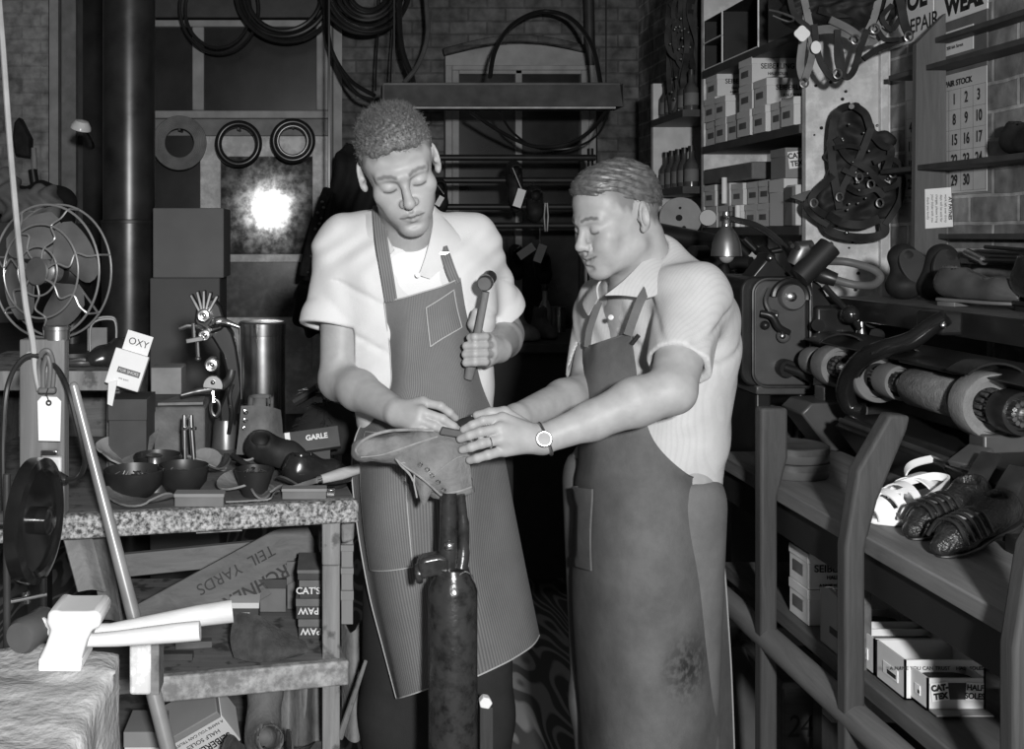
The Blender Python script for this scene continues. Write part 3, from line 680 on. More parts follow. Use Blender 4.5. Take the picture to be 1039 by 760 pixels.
def stain_cloth():
    m = DENIM_P; nt = m.node_tree; N = nt.nodes.new; L = nt.links.new; b = nt.nodes['Principled BSDF']
    src = b.inputs['Base Color'].links[0].from_socket; tc = N('ShaderNodeTexCoord'); at = N('ShaderNodeAttribute'); at.attribute_name = 'oil'
    no = N('ShaderNodeTexNoise'); no.inputs['Scale'].default_value = 70; no.inputs['Detail'].default_value = 6; L(tc.outputs['Object'],no.inputs['Vector'])
    cr = N('ShaderNodeValToRGB'); L(no.outputs['Fac'],cr.inputs[0]); cr.color_ramp.elements[0].position=.40; cr.color_ramp.elements[1].position=.58
    mu = N('ShaderNodeMath'); mu.operation='MULTIPLY'; L(cr.outputs[0],mu.inputs[0]); L(at.outputs['Fac'],mu.inputs[1])
    mx = N('ShaderNodeMix'); mx.data_type='RGBA'; L(mu.outputs[0],mx.inputs[0]); L(src,mx.inputs[6]); mx.inputs[7].default_value=g4(.035); L(mx.outputs[2],b.inputs['Base Color'])
stain_cloth()
apron2 = sheet_obj('apron',G,.0025,DENIM_P,p2,label='plain denim bib apron with a dark oil patch')
A = np.concatenate([G.reshape(-1,3)]*2); c = np.array(W(697,676,2.105)); dd = np.sqrt(((A[:,0]-c[0])/.055)**2+((A[:,2]-c[2])/.062)**2)
oil = np.clip(1.25-dd,0,1)*(A[:,1]<2.25); at = apron2.data.attributes.new('oil','FLOAT','POINT'); at.data.foreach_set('value',oil.astype(np.float32))
PIPE2 = cloth('pale denim hem',.34,wear=.1)
obj('hem_binding',MB().tube([Vector(p)+V(.001,-.002,0) for p in G[45:,-1]],.0016,6),PIPE2,apron2); obj('hem_binding',MB().tube([Vector(p)+V(0,-.002,.001) for p in G[0]],.0022,6),DENIM_P,apron2)
strap(pp((659,288,2.225),(656,294,2.204),(650,305,2.192),(644,320,2.188),(637,340,2.200)),.017,DENIM_P,apron2)
strap(pp((608,306,2.30),(603,320,2.305),(598,336,2.318),(596,352,2.335)),.014,DENIM_P,apron2)
pk = [[on(G,.545+.15*a-.02*(1-b), .11+.29*b, .006+.010*math.sin(b*PI)*(1-a)) for b in np.linspace(0,1,14)] for a in np.linspace(0,1,14)]
sheet_obj('pocket',pk,.004,DENIM_P,apron2)
obj('pen',MB().tube(pp((641,349,2.188),(648,340,2.180)),.0045,8),BLACKIRON,apron2)
m = SDF.span((.48,2.02,.05),(.90,2.62,1.05),.009)
for dx,y in ((-.05,2.44),(.03,2.24)):
    m.cone((.69+dx,y,1.0),(.69+dx,y,.5),.105,.085,.04); m.cone((.69+dx,y,.5),(.71+dx,y,.1),.085,.075,.03)
m.cut((0,0,.07),(0,0,-1)); soft('trousers',m,TROU2,p2,2)
for dx,y in ((-.05,2.44),(.03,2.24)):
    m = SDF.span((.40+dx,y-.12,-.02),(.80+dx,y+.1,.16),.006); m.cone((.72+dx,y,.045),(.53+dx,y-.04,.035),.045,.042,.02); m.cone((.71+dx,y,.06),(.71+dx,y,.12),.045,.045,.02)
    m.cut((0,0,0),(0,0,-1)); soft('shoe',m,M('black shoe leather',.03,.35),p2,1)
# wristwatch and ring
wc = W(553,445,2.035); ax = (W(550,446,2.035)-W(682,396,2.035)).normalized()
x,y,_ = basis(ax)
wp = obj('wristwatch',MB().tube([wc+(x*math.cos(a)+y*math.sin(a))*.0305 for a in np.linspace(0,2*PI,40)[:-1]],.0032,8,False,True),M('steel watch band',.45,.35,1),p2)
fc = W(552,445.5,2.004); obj('watch_case',MB().lathe([(.001,0),(.0145,0),(.0155,.003),(.0135,.0055),(.001,.0055)],fc,(-.1,-1,.25),28),M('steel watch band',.45,.35,1),wp)
obj('watch_dial',MB().lathe([(.0005,.0056),(.0122,.0056),(.0122,.0062),(.0005,.0062)],fc,(-.1,-1,.25),28),M('watch dial',.34,.6),wp)
k0, k1 = pp((508.5,446,2.006),(489,450,1.994)); rc = k0.lerp(k1,.62)
obj('wedding_ring',MB().torus(rc,k1-k0,.0103,.0014,32,8),CHROME,p2)
# ------------------------------------------------------------------ the room
XW, YB, ZC = 1.82, 6.3, 3.15                               # right wall, back wall, ceiling
def brick(name, v1, v2, vm, axis, rough=.8):
    m, nt, b = nodes_of(name); N = nt.nodes.new; L = nt.links.new; b.inputs['Roughness'].default_value = rough; b.inputs['Specular IOR Level'].default_value = .25
    tc = N('ShaderNodeTexCoord'); sp = N('ShaderNodeSeparateXYZ'); L(tc.outputs['Object'],sp.inputs[0]); cb = N('ShaderNodeCombineXYZ')
    L(sp.outputs[axis],cb.inputs[0]); L(sp.outputs[2],cb.inputs[1])
    nz = N('ShaderNodeTexNoise'); nz.inputs['Scale'].default_value = 9; L(tc.outputs['Object'],nz.inputs['Vector'])
    ad = N('ShaderNodeMix'); ad.data_type='VECTOR'; ad.inputs[0].default_value=.012; L(cb.outputs[0],ad.inputs[4]); L(nz.outputs['Color'],ad.inputs[5])
    br = N('ShaderNodeTexBrick'); L(ad.outputs[1],br.inputs['Vector']); br.inputs['Scale'].default_value = 1; br.inputs['Brick Width'].default_value=.215; br.inputs['Row Height'].default_value=.075
    br.inputs['Mortar Size'].default_value=.006; br.inputs['Mortar Smooth'].default_value=.3; br.inputs['Color1'].default_value=g4(v1); br.inputs['Color2'].default_value=g4(v2); br.inputs['Mortar'].default_value=g4(vm)
    no = N('ShaderNodeTexNoise'); no.inputs['Scale'].default_value=16; no.inputs['Detail'].default_value=8; L(tc.outputs['Object'],no.inputs['Vector'])
    cr = N('ShaderNodeValToRGB'); L(no.outputs['Fac'],cr.inputs[0]); cr.color_ramp.elements[0].position=.3; cr.color_ramp.elements[1].position=.7; cr.color_ramp.elements[0].color=g4(.45); cr.color_ramp.elements[1].color=g4(1.25)
    mx = N('ShaderNodeMix'); mx.data_type='RGBA'; mx.blend_type='MULTIPLY'; mx.inputs[0].default_value=1; L(br.outputs['Color'],mx.inputs[6]); L(cr.outputs[0],mx.inputs[7]); L(mx.outputs[2],b.inputs['Base Color'])
    hs = N('ShaderNodeMath'); hs.operation='SUBTRACT'; L(no.outputs['Fac'],hs.inputs[0]); L(br.outputs['Fac'],hs.inputs[1])
    bp = N('ShaderNodeBump'); bp.inputs['Strength'].default_value=.6; bp.inputs['Distance'].default_value=.008; L(hs.outputs[0],bp.inputs['Height']); L(bp.outputs[0],b.inputs['Normal']); return m
BRICK_B = brick('old dark brick', .13,.19,.11,0); BRICK_R = brick('painted brick', .22,.30,.46,1); BRICK_L = brick('whitewashed brick', .34,.36,.30,0)
PLAST = M('grimy plaster', .22,.85,var=.3,scale=4)
GREYPAINT = M('grey painted wood', .36,.55,var=.2,scale=10); WHITEPAINT = M('chipped white paint', .86,.5,var=.12,scale=25,dirt=.5,dscale=9,dv=.2)
DARKTRIM = M('dark painted wood', .05,.5); MIDTRIM = M('mid grey painted wood', .22,.55,var=.25)
GLASS_N = M('dark window glass', .022,.22,0,.6,5,spec=.5); CARD = M('dark cardboard', .085,.75,var=.15,scale=4)
def floor_mat():
    m, nt, b = nodes_of('worn board floor'); N = nt.nodes.new; L = nt.links.new; b.inputs['Roughness'].default_value=.6; b.inputs['Specular IOR Level'].default_value=.3
    tc = N('ShaderNodeTexCoord'); mp = N('ShaderNodeMapping'); L(tc.outputs['Object'],mp.inputs[0]); mp.inputs['Scale'].default_value=(3.2,.75,1); mp.inputs['Rotation'].default_value=(0,0,.25)
    no = N('ShaderNodeTexNoise'); no.inputs['Scale'].default_value=1.3; no.inputs['Detail'].default_value=2; L(mp.outputs[0],no.inputs['Vector'])
    mu = N('ShaderNodeMath'); mu.operation='MULTIPLY'; L(no.outputs['Fac'],mu.inputs[0]); mu.inputs[1].default_value=85
    si = N('ShaderNodeMath'); si.operation='SINE'; L(mu.outputs[0],si.inputs[0])
    cr = N('ShaderNodeValToRGB'); L(si.outputs[0],cr.inputs[0]); cr.color_ramp.elements[0].position=.1; cr.color_ramp.elements[1].position=.8; cr.color_ramp.elements[0].color=g4(.14); cr.color_ramp.elements[1].color=g4(.46)
    L(cr.outputs[0],b.inputs['Base Color']); return m
struct('floor',MB().bb(-2.6,2.1,-.6,6.6,-.08,0),floor_mat())
struct('ceiling',MB().bb(-2.6,2.1,-.6,6.6,ZC,ZC+.08),PLAST)
struct('wall_back',MB().bb(-2.6,2.1,YB,YB+.2,0,ZC),BRICK_B)
struct('wall_right',MB().bb(XW,XW+.2,-.6,YB,0,ZC),BRICK_R)
struct('wall_left',MB().bb(-2.7,-2.5,-.6,YB,0,ZC),PLAST)
def PX(x0,y0,x1,y1,Y,d):                                   # box whose front face is seen in that rectangle
    a, b = W(x0,y0,Y), W(x1,y1,Y); return (a.x,b.x,Y,Y+d,b.z,a.z)
def slab(*q): return MB().bb(*q)
# whitewashed stretch at the far left with its timber post
struct('trim_1',slab(*PX(-80,-70,49,213,6.24,.06)),BRICK_L)
struct('trim_2',slab(*PX(50,-70,59,330,6.18,.12)),GREYPAINT); struct('trim_3',slab(*PX(62,-70,77,345,6.2,.1)),MIDTRIM,bevel=.004)
# dark glazed opening behind the stove pipe
w1 = struct('window_1',slab(*PX(77,-70,156,345,6.26,.04)),DARKTRIM); struct('pane',slab(*PX(84,-60,152,330,6.25,.006)),GLASS_N,w1)
# glazed door with its transom lights
d1 = struct('door_1',slab(*PX(156,-70,334,760,6.24,.06)),MIDTRIM)
for q,m in (((156,-70,334,18,6.16,.08),DARKTRIM),((156,20,334,27,6.17,.07),GREYPAINT),((195,27,207,112,6.17,.07),GREYPAINT),((321,27,333,112,6.17,.07),GREYPAINT),((156,112,334,120,6.15,.09),GREYPAINT),((156,120,334,138,6.19,.05),MIDTRIM)):
    struct('door_rail',slab(*PX(*q)),m,d1,bevel=.006)
struct('transom_pane',slab(*PX(156,27,195,112,6.21,.006)),GLASS_N,d1); struct('transom_pane',slab(*PX(207,27,321,112,6.21,.006)),GLASS_N,d1)
for q in ((203,138,224,420,6.17,.06),(317,138,334,420,6.17,.06),(224,138,317,159,6.17,.06),(224,258,317,266,6.17,.06),(224,322,317,420,6.17,.06)):
    struct('door_stile' if q[3]==420 and q[2]-q[0]<30 else 'door_rail',slab(*PX(*q)),WHITEPAINT,d1,bevel=.004)
struct('transom_pane',slab(*PX(156,138,203,212,6.21,.006)),GLASS_N,d1)
struct('lower_panel',slab(*PX(222,265,319,324,6.20,.02)),M('dirty lower glass', .09,.25,0,.6,22,dirt=.6,dscale=14,dv=.02),d1)
struct('trim_4',slab(*PX(334,-70,347,760,6.2,.1)),GREYPAINT); struct('trim_5',slab(*PX(336.5,-70,338.5,760,6.185,.02)),DARKTRIM)
# the grimy mirror-like pane that throws the flash back
Pm = W(274,212,6.19); cp = Vector((0,0,CAMZ)); FL = Vector((.22,-.75,1.86))
nrm = ((cp-Pm).normalized()+(FL-Pm).normalized()).normalized()
def glass_flash():
    m, nt, b = nodes_of('grimy door glass'); N = nt.nodes.new; L = nt.links.new
    b.inputs['Base Color'].default_value=g4(.05); b.inputs['Specular IOR Level'].default_value=.5
    tc = N('ShaderNodeTexCoord'); no = N('ShaderNodeTexNoise'); no.inputs['Scale'].default_value=16; no.inputs['Detail'].default_value=9; no.inputs['Roughness'].default_value=.68; L(tc.outputs['Object'],no.inputs['Vector'])
    cr = N('ShaderNodeValToRGB'); L(no.outputs['Fac'],cr.inputs[0]); cr.color_ramp.elements[0].position=.36; cr.color_ramp.elements[1].position=.62; cr.color_ramp.elements[0].color=g4(.058); cr.color_ramp.elements[1].color=g4(.098); L(cr.outputs[0],b.inputs['Roughness'])
    c2 = N('ShaderNodeValToRGB'); L(no.outputs['Fac'],c2.inputs[0]); c2.color_ramp.elements[0].position=.4; c2.color_ramp.elements[1].position=.7; c2.color_ramp.elements[0].color=g4(.02); c2.color_ramp.elements[1].color=g4(.10); L(c2.outputs[0],b.inputs['Base Color']); return m
y_ = Vector((0,0,1)); x_ = y_.cross(nrm).normalized(); u_ = nrm.cross(x_)
a,b_ = W(224,158,6.19), W(318,259,6.19); hw, hh = (b_.x-a.x)/2, (a.z-b_.z)/2; mc = (a+b_)/2
mc = Vector((mc.x, 6.19+ .02, mc.z))
struct('pane',MB().box(mc,(hw*2,hh*2,.006),Matrix((x_,u_,nrm)).transposed()),glass_flash(),d1)
# the arched window on the right of the back wall
m = MB(); arc = [W(450+155*t, 53-14*math.sin(PI*t), 6.22) for t in np.linspace(0,1,17)]
w2 = struct('window_2',MB().prism([W(605,-0+330,6.2),W(452,330,6.2)]+[W(452+153*t,57-12*math.sin(PI*t),6.2) for t in np.linspace(0,1,15)],(0,.09,0)),GREYPAINT)
m.tube(arc,.022,8); struct('brick_arch',m,BRICK_B,w2)
for q in ((452,66,459,330,6.17,.04),(598,66,605,330,6.17,.04),(459,66,598,71,6.17,.04),(459,71,466,330,6.15,.05),(590,71,598,330,6.15,.05),(523,71,530,330,6.16,.05),(466,71,590,75,6.16,.05)):
    struct('window_frame',slab(*PX(*q)),GREYPAINT if q[0]<470 or q[1]<80 else MIDTRIM,w2,bevel=.004)
struct('pane',slab(*PX(466,75,523,330,6.19,.005)),GLASS_N,w2); struct('pane',slab(*PX(530,75,590,330,6.19,.005)),GLASS_N,w2)
# pipe on the wall beside the window, lintel strips
struct('trim_6',MB().tube(pp((596,-60,6.2),(598,20,6.2),(601,150,6.2),(603,330,6.2)),.03,10),DARKTRIM)
# ------------------------------------------------------------------ along the back wall
RUBBER = M('black rubber hose', .02,.28,spec=.6); RUBBER_G = M('grey rubber', .12,.5); PIPEBLK = M('black stove pipe', .045,.32,.6,.7,9,spec=.5,dirt=.5,dscale=6,dv=.07)
LEATHER_D = M('dark harness leather', .022,.6,0,.5,20,spec=.22); LEATHER_M = M('mid brown leather', .10,.55,0,.35,16); TAGW = M('white card tag', .80,.7,var=.04)
LINK = M('tarnished metal', .3,.35,.9,.3)
def peg(par,p,L=.34): obj('peg',MB().cyl(p,p+V(0,L,0),.007),BLACKIRON,par)
pipe = thing('stove_pipe','tall black sheet-iron stove pipe standing left of the glazed door','stove pipe',(W(131,240,4.2).x,4.2,0))
pcx = W(131,240,4.2).x
obj('pipe_section',MB().lathe([(.1,1.595),(.1,ZC)],(pcx,4.2,0),n=40),PIPEBLK,pipe); obj('pipe_section',MB().lathe([(.106,0),(.106,1.60),(.098,1.602)],(pcx,4.2,0),n=40),PIPEBLK,pipe)
obj('joint_band',MB().lathe([(.1,1.598),(.109,1.6),(.109,1.612),(.1,1.615)],(pcx,4.2,0),n=40),BLACKIRON,pipe)
# light fitting over the window
fx = thing('fluorescent_light_fixture','long grey fluorescent light fixture hanging in front of the arched window','ceiling light',W(508,112,5.2))
a,b = W(388,100,5.2), W(628,100,5.2); z0,z1 = W(0,110,5.2).z, W(0,87,5.2).z
obj('reflector',MB().prism([(a.x,5.12,z0),(a.x,5.17,z1),(a.x,5.25,z1),(a.x,5.30,z0),(a.x,5.29,z0),(a.x,5.24,z1-.012),(a.x,5.18,z1-.012),(a.x,5.13,z0)],(b.x-a.x,0,0)),M('dull grey fixture enamel',.10,.45),fx)
obj('ballast_box',MB().bb(a.x,b.x,5.17,5.25,z1-.03,z1+.012),M('dull grey fixture enamel',.10,.45),fx,bevel=.004); obj('lamp_tube',MB().cyl((W(418,109,5.2).x,5.16,z0+.004),(W(622,109,5.2).x,5.16,z0+.004),.011),M('unlit white tube',.7,.25),fx)
for x in (a.x,b.x): obj('end_plate',MB().box((x,5.21,(z0+z1)/2),(.006,.18,z1-z0)),DARKTRIM,fx)
for px in (400,615): obj('hanger_chain',MB().tube([W(px,88,5.21),Vector((W(px,88,5.21).x,5.21,ZC))],.004,6),BLACKIRON,fx)
obj('rivet',MB().ell(W(397,92.5,5.165),.007),CHROME,fx)
def cable(name,label,pts,r,mat,cat='cable',group=None): return obj(name,MB().tube(spline(pts,10),r,8),mat,None,label,cat,group)
cable('cable','black cable looping in an arch above the light fixture',pp((497,78,5.35),(503,50,5.5),(520,25,5.8),(548,12,6.0),(578,18,5.9),(600,45,5.6),(610,88,5.25)),.012,RUBBER)
cable('cable','black cable sagging below the right end of the light fixture',pp((478,114,5.3),(505,132,5.4),(540,148,5.5),(575,146,5.5),(600,132,5.4),(617,110,5.25)),.010,RUBBER)
cable('cable','thin black cable drooping from the middle of the light fixture',pp((507,114,5.4),(520,134,5.5),(545,150,5.6),(580,150,5.6),(606,137,5.5),(618,112,5.25)),.006,RUBBER)
def coil(label,c,radii,Y,mat,r,sy=1.0,seed=0):
    rr = random.Random(seed); t = thing('hose_coil',label,'hose',W(c[0],c[1]+max(radii)*sy,Y),'hoses hung along the top of the back wall'); k = Y/F
    for i,R in enumerate(radii):
        o = W(c[0]+rr.uniform(-2,2),c[1]+rr.uniform(-2,2),Y+.012*(i%3)); obj('hose_turn',MB().torus(o,(rr.uniform(-.1,.1),1,rr.uniform(-.1,.1)),R*k,r,56,8,1,sy),mat,t)
    peg(t,W(c[0],c[1]-min(radii)*.8,Y)); return t
coil('coil of black hose hanging above the right transom light of the door',(290,-8),(38,43,47,52),5.98,RUBBER,.013,1,1)
coil('shiny coil of black hose hanging between the door and the arched window',(372,-12),(20,26,31,37,42,46),5.9,RUBBER,.013,1.05,2)
coil('loose single hose loop hanging above the narrow transom light',(222,10),(33,40),6.0,RUBBER,.010,1.15,3)
cable('hose','long black hose swinging down from the ceiling beside the door casing',pp((331,-66,5.9),(330,20,5.9),(338,55,5.85),(356,82,5.8),(380,97,5.7)),.012,RUBBER,'hose')
cable('hose','slack black hose hanging in a deep curve left of the light fixture',pp((334,-74,5.72),(333,30,5.72),(345,70,5.7),(362,95,5.65),(378,101,5.6)),.010,RUBBER,'hose')
cable('hose','thick twisted hose hanging right of the shiny coil',pp((408,-66,5.9),(405,10,5.85),(408,50,5.8),(418,78,5.75),(420,90,5.7)),.016,RUBBER,'hose')
cable('hose','pale-edged hose bowing out towards the arched window',pp((425,-66,5.9),(433,10,5.85),(433,40,5.8),(424,66,5.75),(410,84,5.7)),.013,RUBBER_G,'hose')
for i,(x,d) in enumerate(((381,'left'),(396,'right'))): cable('cable','thin black cable dangling below the shiny hose coil on its %s'%d,pp((x+5,-66,5.95),(x+4,10,5.95),(x+1,60,5.9),(x,92,5.85)),.005,RUBBER)
# rings hung on the door
t = thing('rubber_tape_roll','grey roll of ribbed tubing with a dark centre hung on the door rail','roll',W(182,171,6.05)); c=W(182,145,6.05)
for i in range(7): obj('winding',MB().torus(c,(0,1,0),.088+.0095*i,.0075,48,8),M('pale grey tubing',.22,.4,spec=.5),t)
peg(t,c+V(0,0,.075),.12)
for x,y,R,lab in ((242,146,20.5,'first'),(297,143,19.5,'second')):
    k=6.05/F; t = thing('rubber_ring','black rubber ring hung on the door rail, %s'%('left of the pair' if lab=='first' else 'right of the pair nearest the door casing'),'ring',W(x,y+R,6.05),'black rubber rings on the door')
    obj('outer_ring',MB().torus(W(x,y,6.05),(0,1,0),R*k,.020,48,12),RUBBER,t)
    if lab=='second': obj('inner_ring',MB().torus(W(x,y,6.04),(0,1,0),R*k*.78,.009,48,10),LINK,t)
    peg(t,W(x,y-R+5,6.05),.12)
# hanging things at the far left
t = thing('enamel_lamp_shade','small white enamel lamp shade on a bracket left of the stove pipe','lamp',W(82,132,5.0)); c=W(82,130,5.0)
obj('shade',MB().lathe([(.004,.040),(.030,.034),(.045,.012),(.048,-.004),(.044,-.003),(.028,.026),(.004,.034)],c,(.25,-.3,.9),28),M('white enamel',.9,.2),t); obj('bracket',MB().tube(spline(pp((84,128,5.0),(92,140,5.3),(95,150,6.32)),6),.008,8),BLACKIRON,t)
obj('leather_pouch',MB().prism(pp((15,158,6.1),(12,140,6.1),(14,124,6.1),(19,118,6.1),(24,128,6.1),(30,140,6.1),(30,160,6.1)),(0,.09,0)),LEATHER_D,None,'dark leather pouch hanging on the whitewashed wall at far left','pouch',bevel=.012)
t = thing('hammer','small hammer with a pale handle hanging on the whitewashed wall','hammer',W(35,192,6.1)); obj('handle',MB().cyl(W(34,150,6.15),W(35,172,6.15),.016,.018),wood('pale handle',.4,axis='Z'),t); obj('head',MB().tube(pp((33,172,6.15),(36,192,6.15)),.026,10),BLACKIRON,t); obj('peg',MB().cyl(W(34,152,6.15),W(34,152,6.25),.008),BLACKIRON,t)
S = SDF.span(W(5,240,5.6)-V(.1,.2,.1),W(75,180,5.6)+V(.1,.3,.1),.01); S.ell(W(40,208,5.7),(.20,.12,.12),.05); S.ell(W(28,222,5.7),(.16,.12,.12),.05); S.ell(W(55,215,5.7),(.10,.1,.14),.05); S.cut((0,0,1.622),(0,0,-1))
soft('canvas_bag',S,M('black canvas',.02,.8),None,3,lambda v:.012*np.sin(v[:,0]*40+v[:,2]*30),label='slumped black bag behind the wire fan',cat='bag')
S = SDF.span(W(-10,225,5.4)-V(.1,.15,.1),W(60,165,5.4)+V(.1,.3,.1),.01); S.cone(W(0,185,5.45),W(18,215,5.42),.08,.09,.05); S.ell(W(45,200,5.42),(.07,.07,.07),.05); S.cone(W(25,215,5.45),W(48,212,5.42),.06,.06,.05); S.cut((0,0,1.622),(0,0,-1))
soft('rag_bundle',S,M('grey rag',.22,.9),None,3,lambda v:.015*np.sin(v[:,0]*55+2*np.sin(v[:,2]*40)),label='crumpled grey rag bundle above the wire fan',cat='rags')
sup = thing('back_counter','dark plank counter running behind the workbench at the far left','counter',(-1.2,5.0,0))
obj('top',MB().bb(-2.2,-.95,3.75,6.1,1.09,1.13),DARKTRIM,sup,bevel=.004)
for x in (-2.15,-1.0):
    for y in (3.8,6.0): obj('leg',MB().box((x,y,.545),(.07,.07,1.09)),DARKTRIM,sup)
obj('equipment_crate',MB().bb(-2.1,-1.3,5.25,6.05,1.13,1.62),CARD,None,'large dark crate under the black bag at far left','crate',bevel=.006)
# stacked cartons beside the pipe
q = PX(152,282,223,446,3.95,.28); st = obj('packing_case',slab(*(q[:4]+(0,q[5]))),CARD,None,'tall dark packing case standing under the square carton','case',bevel=.005)
q2 = PX(155,211,227,281.8,3.95,.28); obj('carton',slab(*(q2[:4]+(q[5],q2[5]))),M('dull cardboard',.13,.75,var=.15,scale=5),None,'square dull carton on top of the tall packing case','carton',bevel=.004)
# dark clothes hanging between door and window
S = SDF.span(W(300,335,5.55)-V(.1,.2,.05),W(392,145,5.55)+V(.15,.4,.1),.011)
for a,b,ra,rb in (((335,205,5.7),(320,320,5.7),.07,.11),((352,170,5.7),(345,320,5.7),.07,.13),((372,165,5.75),(368,320,5.7),.06,.11),((352,150,5.75),(352,180,5.7),.03,.06)): S.cone(W(*a),W(*b),ra,rb,.05)
t = soft('hanging_coat',S,M('black cloth',.016,.85),None,3,lambda v:.016*np.sin(v[:,0]*60+3*np.sin(v[:,2]*9)),label='black coat hanging on the wall behind the young man',cat='coat'); obj('hook',MB().tube(pp((352,152,5.75),(352,146,5.8),(352,146,6.32)),.008,8),BLACKIRON,t)
t = thing('harness_strap','dark studded strap hanging beside the door, left of the coat','harness',W(322,290,5.5)); 
for i,p in enumerate((pp((333,193,5.35),(325,215,5.3),(318,250,5.3),(313,285,5.3)),pp((336,197,5.35),(331,225,5.3),(326,262,5.3),(320,292,5.3)),pp((330,200,5.32),(321,228,5.28),(312,262,5.28),(309,280,5.28)))): obj('strap',MB().tube(spline(p,8),.028,8),LEATHER_D,t)
m = MB()
for i in range(14): m.ell(W(327-i*.9+3*math.sin(i*2.3),205+i*5.5,5.25),.008,None,8,6)
obj('studs',m,LINK,t); obj('hanging_cord',MB().tube([W(334,196,5.35),Vector((W(334,0,5.35).x,5.35,ZC))],.006,6),RUBBER,t)
# shoe rack with tagged shoes in front of the window
rk = thing('shoe_rack','dark rack of horizontal pipes in front of the arched window','rack',(W(520,240,5.4).x,5.4,0))
for y in (160,183,210,229): obj('rail',MB().cyl(W(428,y,5.4),W(604,y,5.4),.016),BLACKIRON,rk)
for px in (436,600): obj('post',MB().cyl((W(px,0,5.42).x,5.44,0),(W(px,0,5.42).x,5.44,W(0,150,5.4).z),.016),BLACKIRON,rk)
def shoe_solid(name,lab,heel,toe,r,mat,par=None,h=.006,up=Vector((0,0,1)),group=None,ankle=.9,cat='shoe',sole=None):
    heel,toe = Vector(heel),Vector(toe); d=(toe-heel); up=(up-d.normalized()*up.dot(d.normalized())).normalized(); L=d.length
    pts=[heel,heel+d*.3,heel+d*.62,heel+d*.85,toe]; lo=[min(p[i] for p in pts)-r*2.6 for i in range(3)]; hi=[max(p[i] for p in pts)+r*2.6 for i in range(3)]
    S=SDF.span(lo,hi,h); S.cone(heel+up*r*.55,heel+d*.35+up*r*.5,r*.62,r*.66,.02); S.cone(heel+d*.3+up*r*.35,heel+d*.75+up*r*.25,r*.66,r*.72,.02); S.cone(heel+d*.75+up*r*.2,toe-d*.04+up*r*.1,r*.7,r*.5,.02)
    S.cone(heel+d*.08+up*r*.7,heel+d*.1+up*r*(.9+ankle),r*.60,r*.60,.03); S.cone(heel+d*.12+up*r*1.0,heel+d*.10+up*r*(2.2+ankle),r*.44,r*.5,.008,'sub')
    S.cut(heel-up*r*.12,-up,k=.004)
    o=soft(name,S,mat,par,2,label=lab,cat=cat,group=group)
    if sole:
        side=d.cross(up).normalized(); out=[]
        for t,wd in ((-.10,.30),(-.06,.50),(.1,.60),(.35,.52),(.65,.70),(.85,.62),(.97,.36),(1.02,.1)): out.append((t,wd))
        P=[heel+d*t+side*wd*r*1.12-up*r*.14 for t,wd in out]+[heel+d*t-side*wd*r*1.12-up*r*.14 for t,wd in out[::-1]]
        obj('sole',MB().prism(P,-up*r*.16),sole,o,bevel=.002)
        obj('heel',MB().prism([heel+d*t+side*wd*r*1.05-up*r*.30 for t,wd in ((-.06,.45),(.08,.58),(.22,.5))]+[heel+d*t-side*wd*r*1.05-up*r*.30 for t,wd in ((.22,.5),(.08,.58),(-.06,.45))],-up*r*.35),sole,o,bevel=.002)
    return o
BLK_SHOE = M('black polished leather', .02,.22,0,.4,spec=.6)
for a,b,tg,lab in (((520,170,5.36),(524,212,5.36),(527,201,18),'hanging high on the pipe rack'),((541,196,5.36),(543,222,5.36),None,'hanging beside the tagged one on the pipe rack'),((444,188,5.36),(447,213,5.36),(446,204,30),'hanging on the pipe rack by the young man’s shoulder'),((522,255,5.36),(525,280,5.36),(534,255,-35),'with a tilted tag on the counter under the rack'),((548,262,5.36),(552,285,5.36),(548,257,20),'tagged, right of the pair under the rack')):
    o = shoe_solid('shoe','black shoe '+lab.replace('’s',"'s"),W(*a),W(*b),.055,LEATHER_D,None,.009,Vector((0,-1,0)))
    obj('hanging_string',MB().tube([W(a[0],a[1]+5,5.37),W(a[0],min(a[1],255)-4,5.385),W(a[0],160 if a[1]<182 else 183 if a[1]<209 else 210 if a[1]<228 else 229,5.39)],.003,5),RUBBER,o)
    if tg:
        c=W(tg[0],tg[1],5.18); an=math.radians(tg[2]); R=rotm(0,an,0); obj('repair_tag',MB().box(c,(.026,.002,.05) if tg[2]==30 else (.040,.002,.088) if tg[2]!=-35 else (.088,.002,.04),R),TAGW,o,label='white repair tag')
        obj('tag_string',MB().tube([c+R@V(0,0,.04),W(a[0],a[1],5.30)],.002,5),TAGW,o)
# dark counter in the middle distance
ct = thing('counter','long dark counter under the pipe rack in the middle distance','counter',(.95,4.9,0))
obj('top',MB().bb(.45,1.40,4.55,5.3,1.06,1.10),M('dark plank',.03,.6),ct,bevel=.005); obj('front_board',MB().bb(.47,1.38,4.60,4.63,.1,1.06),M('black board',.014,.7),ct)
for x in (.5,1.36): obj('leg',MB().box((x,4.95,.53),(.06,.6,1.06)),DARKTRIM,ct)
GREYSUEDE = M('dusty grey leather', .14,.8,var=.4,scale=20)
shoe_solid('boot','dusty grey work boot standing on the counter under the hanging tags',(W(521,0,4.75).x,4.72,1.108),(W(540,0,4.7).x,4.66,1.108),.06,GREYSUEDE,None,.008,ankle=1.6,cat='boot')
shoe_solid('boot','dusty grey work boot lying right of its mate on the counter',(W(549,0,4.85).x,4.9,1.108),(W(560,0,4.7).x,4.72,1.108),.055,M('dark dusty leather',.08,.8),None,.008,ankle=1.2,cat='boot')
t = thing('bottle','small clear bottle standing on the counter beside the pipe rack','bottle',(W(553,0,5.0).x,5.0,1.10)); bx=W(553,0,5.0).x
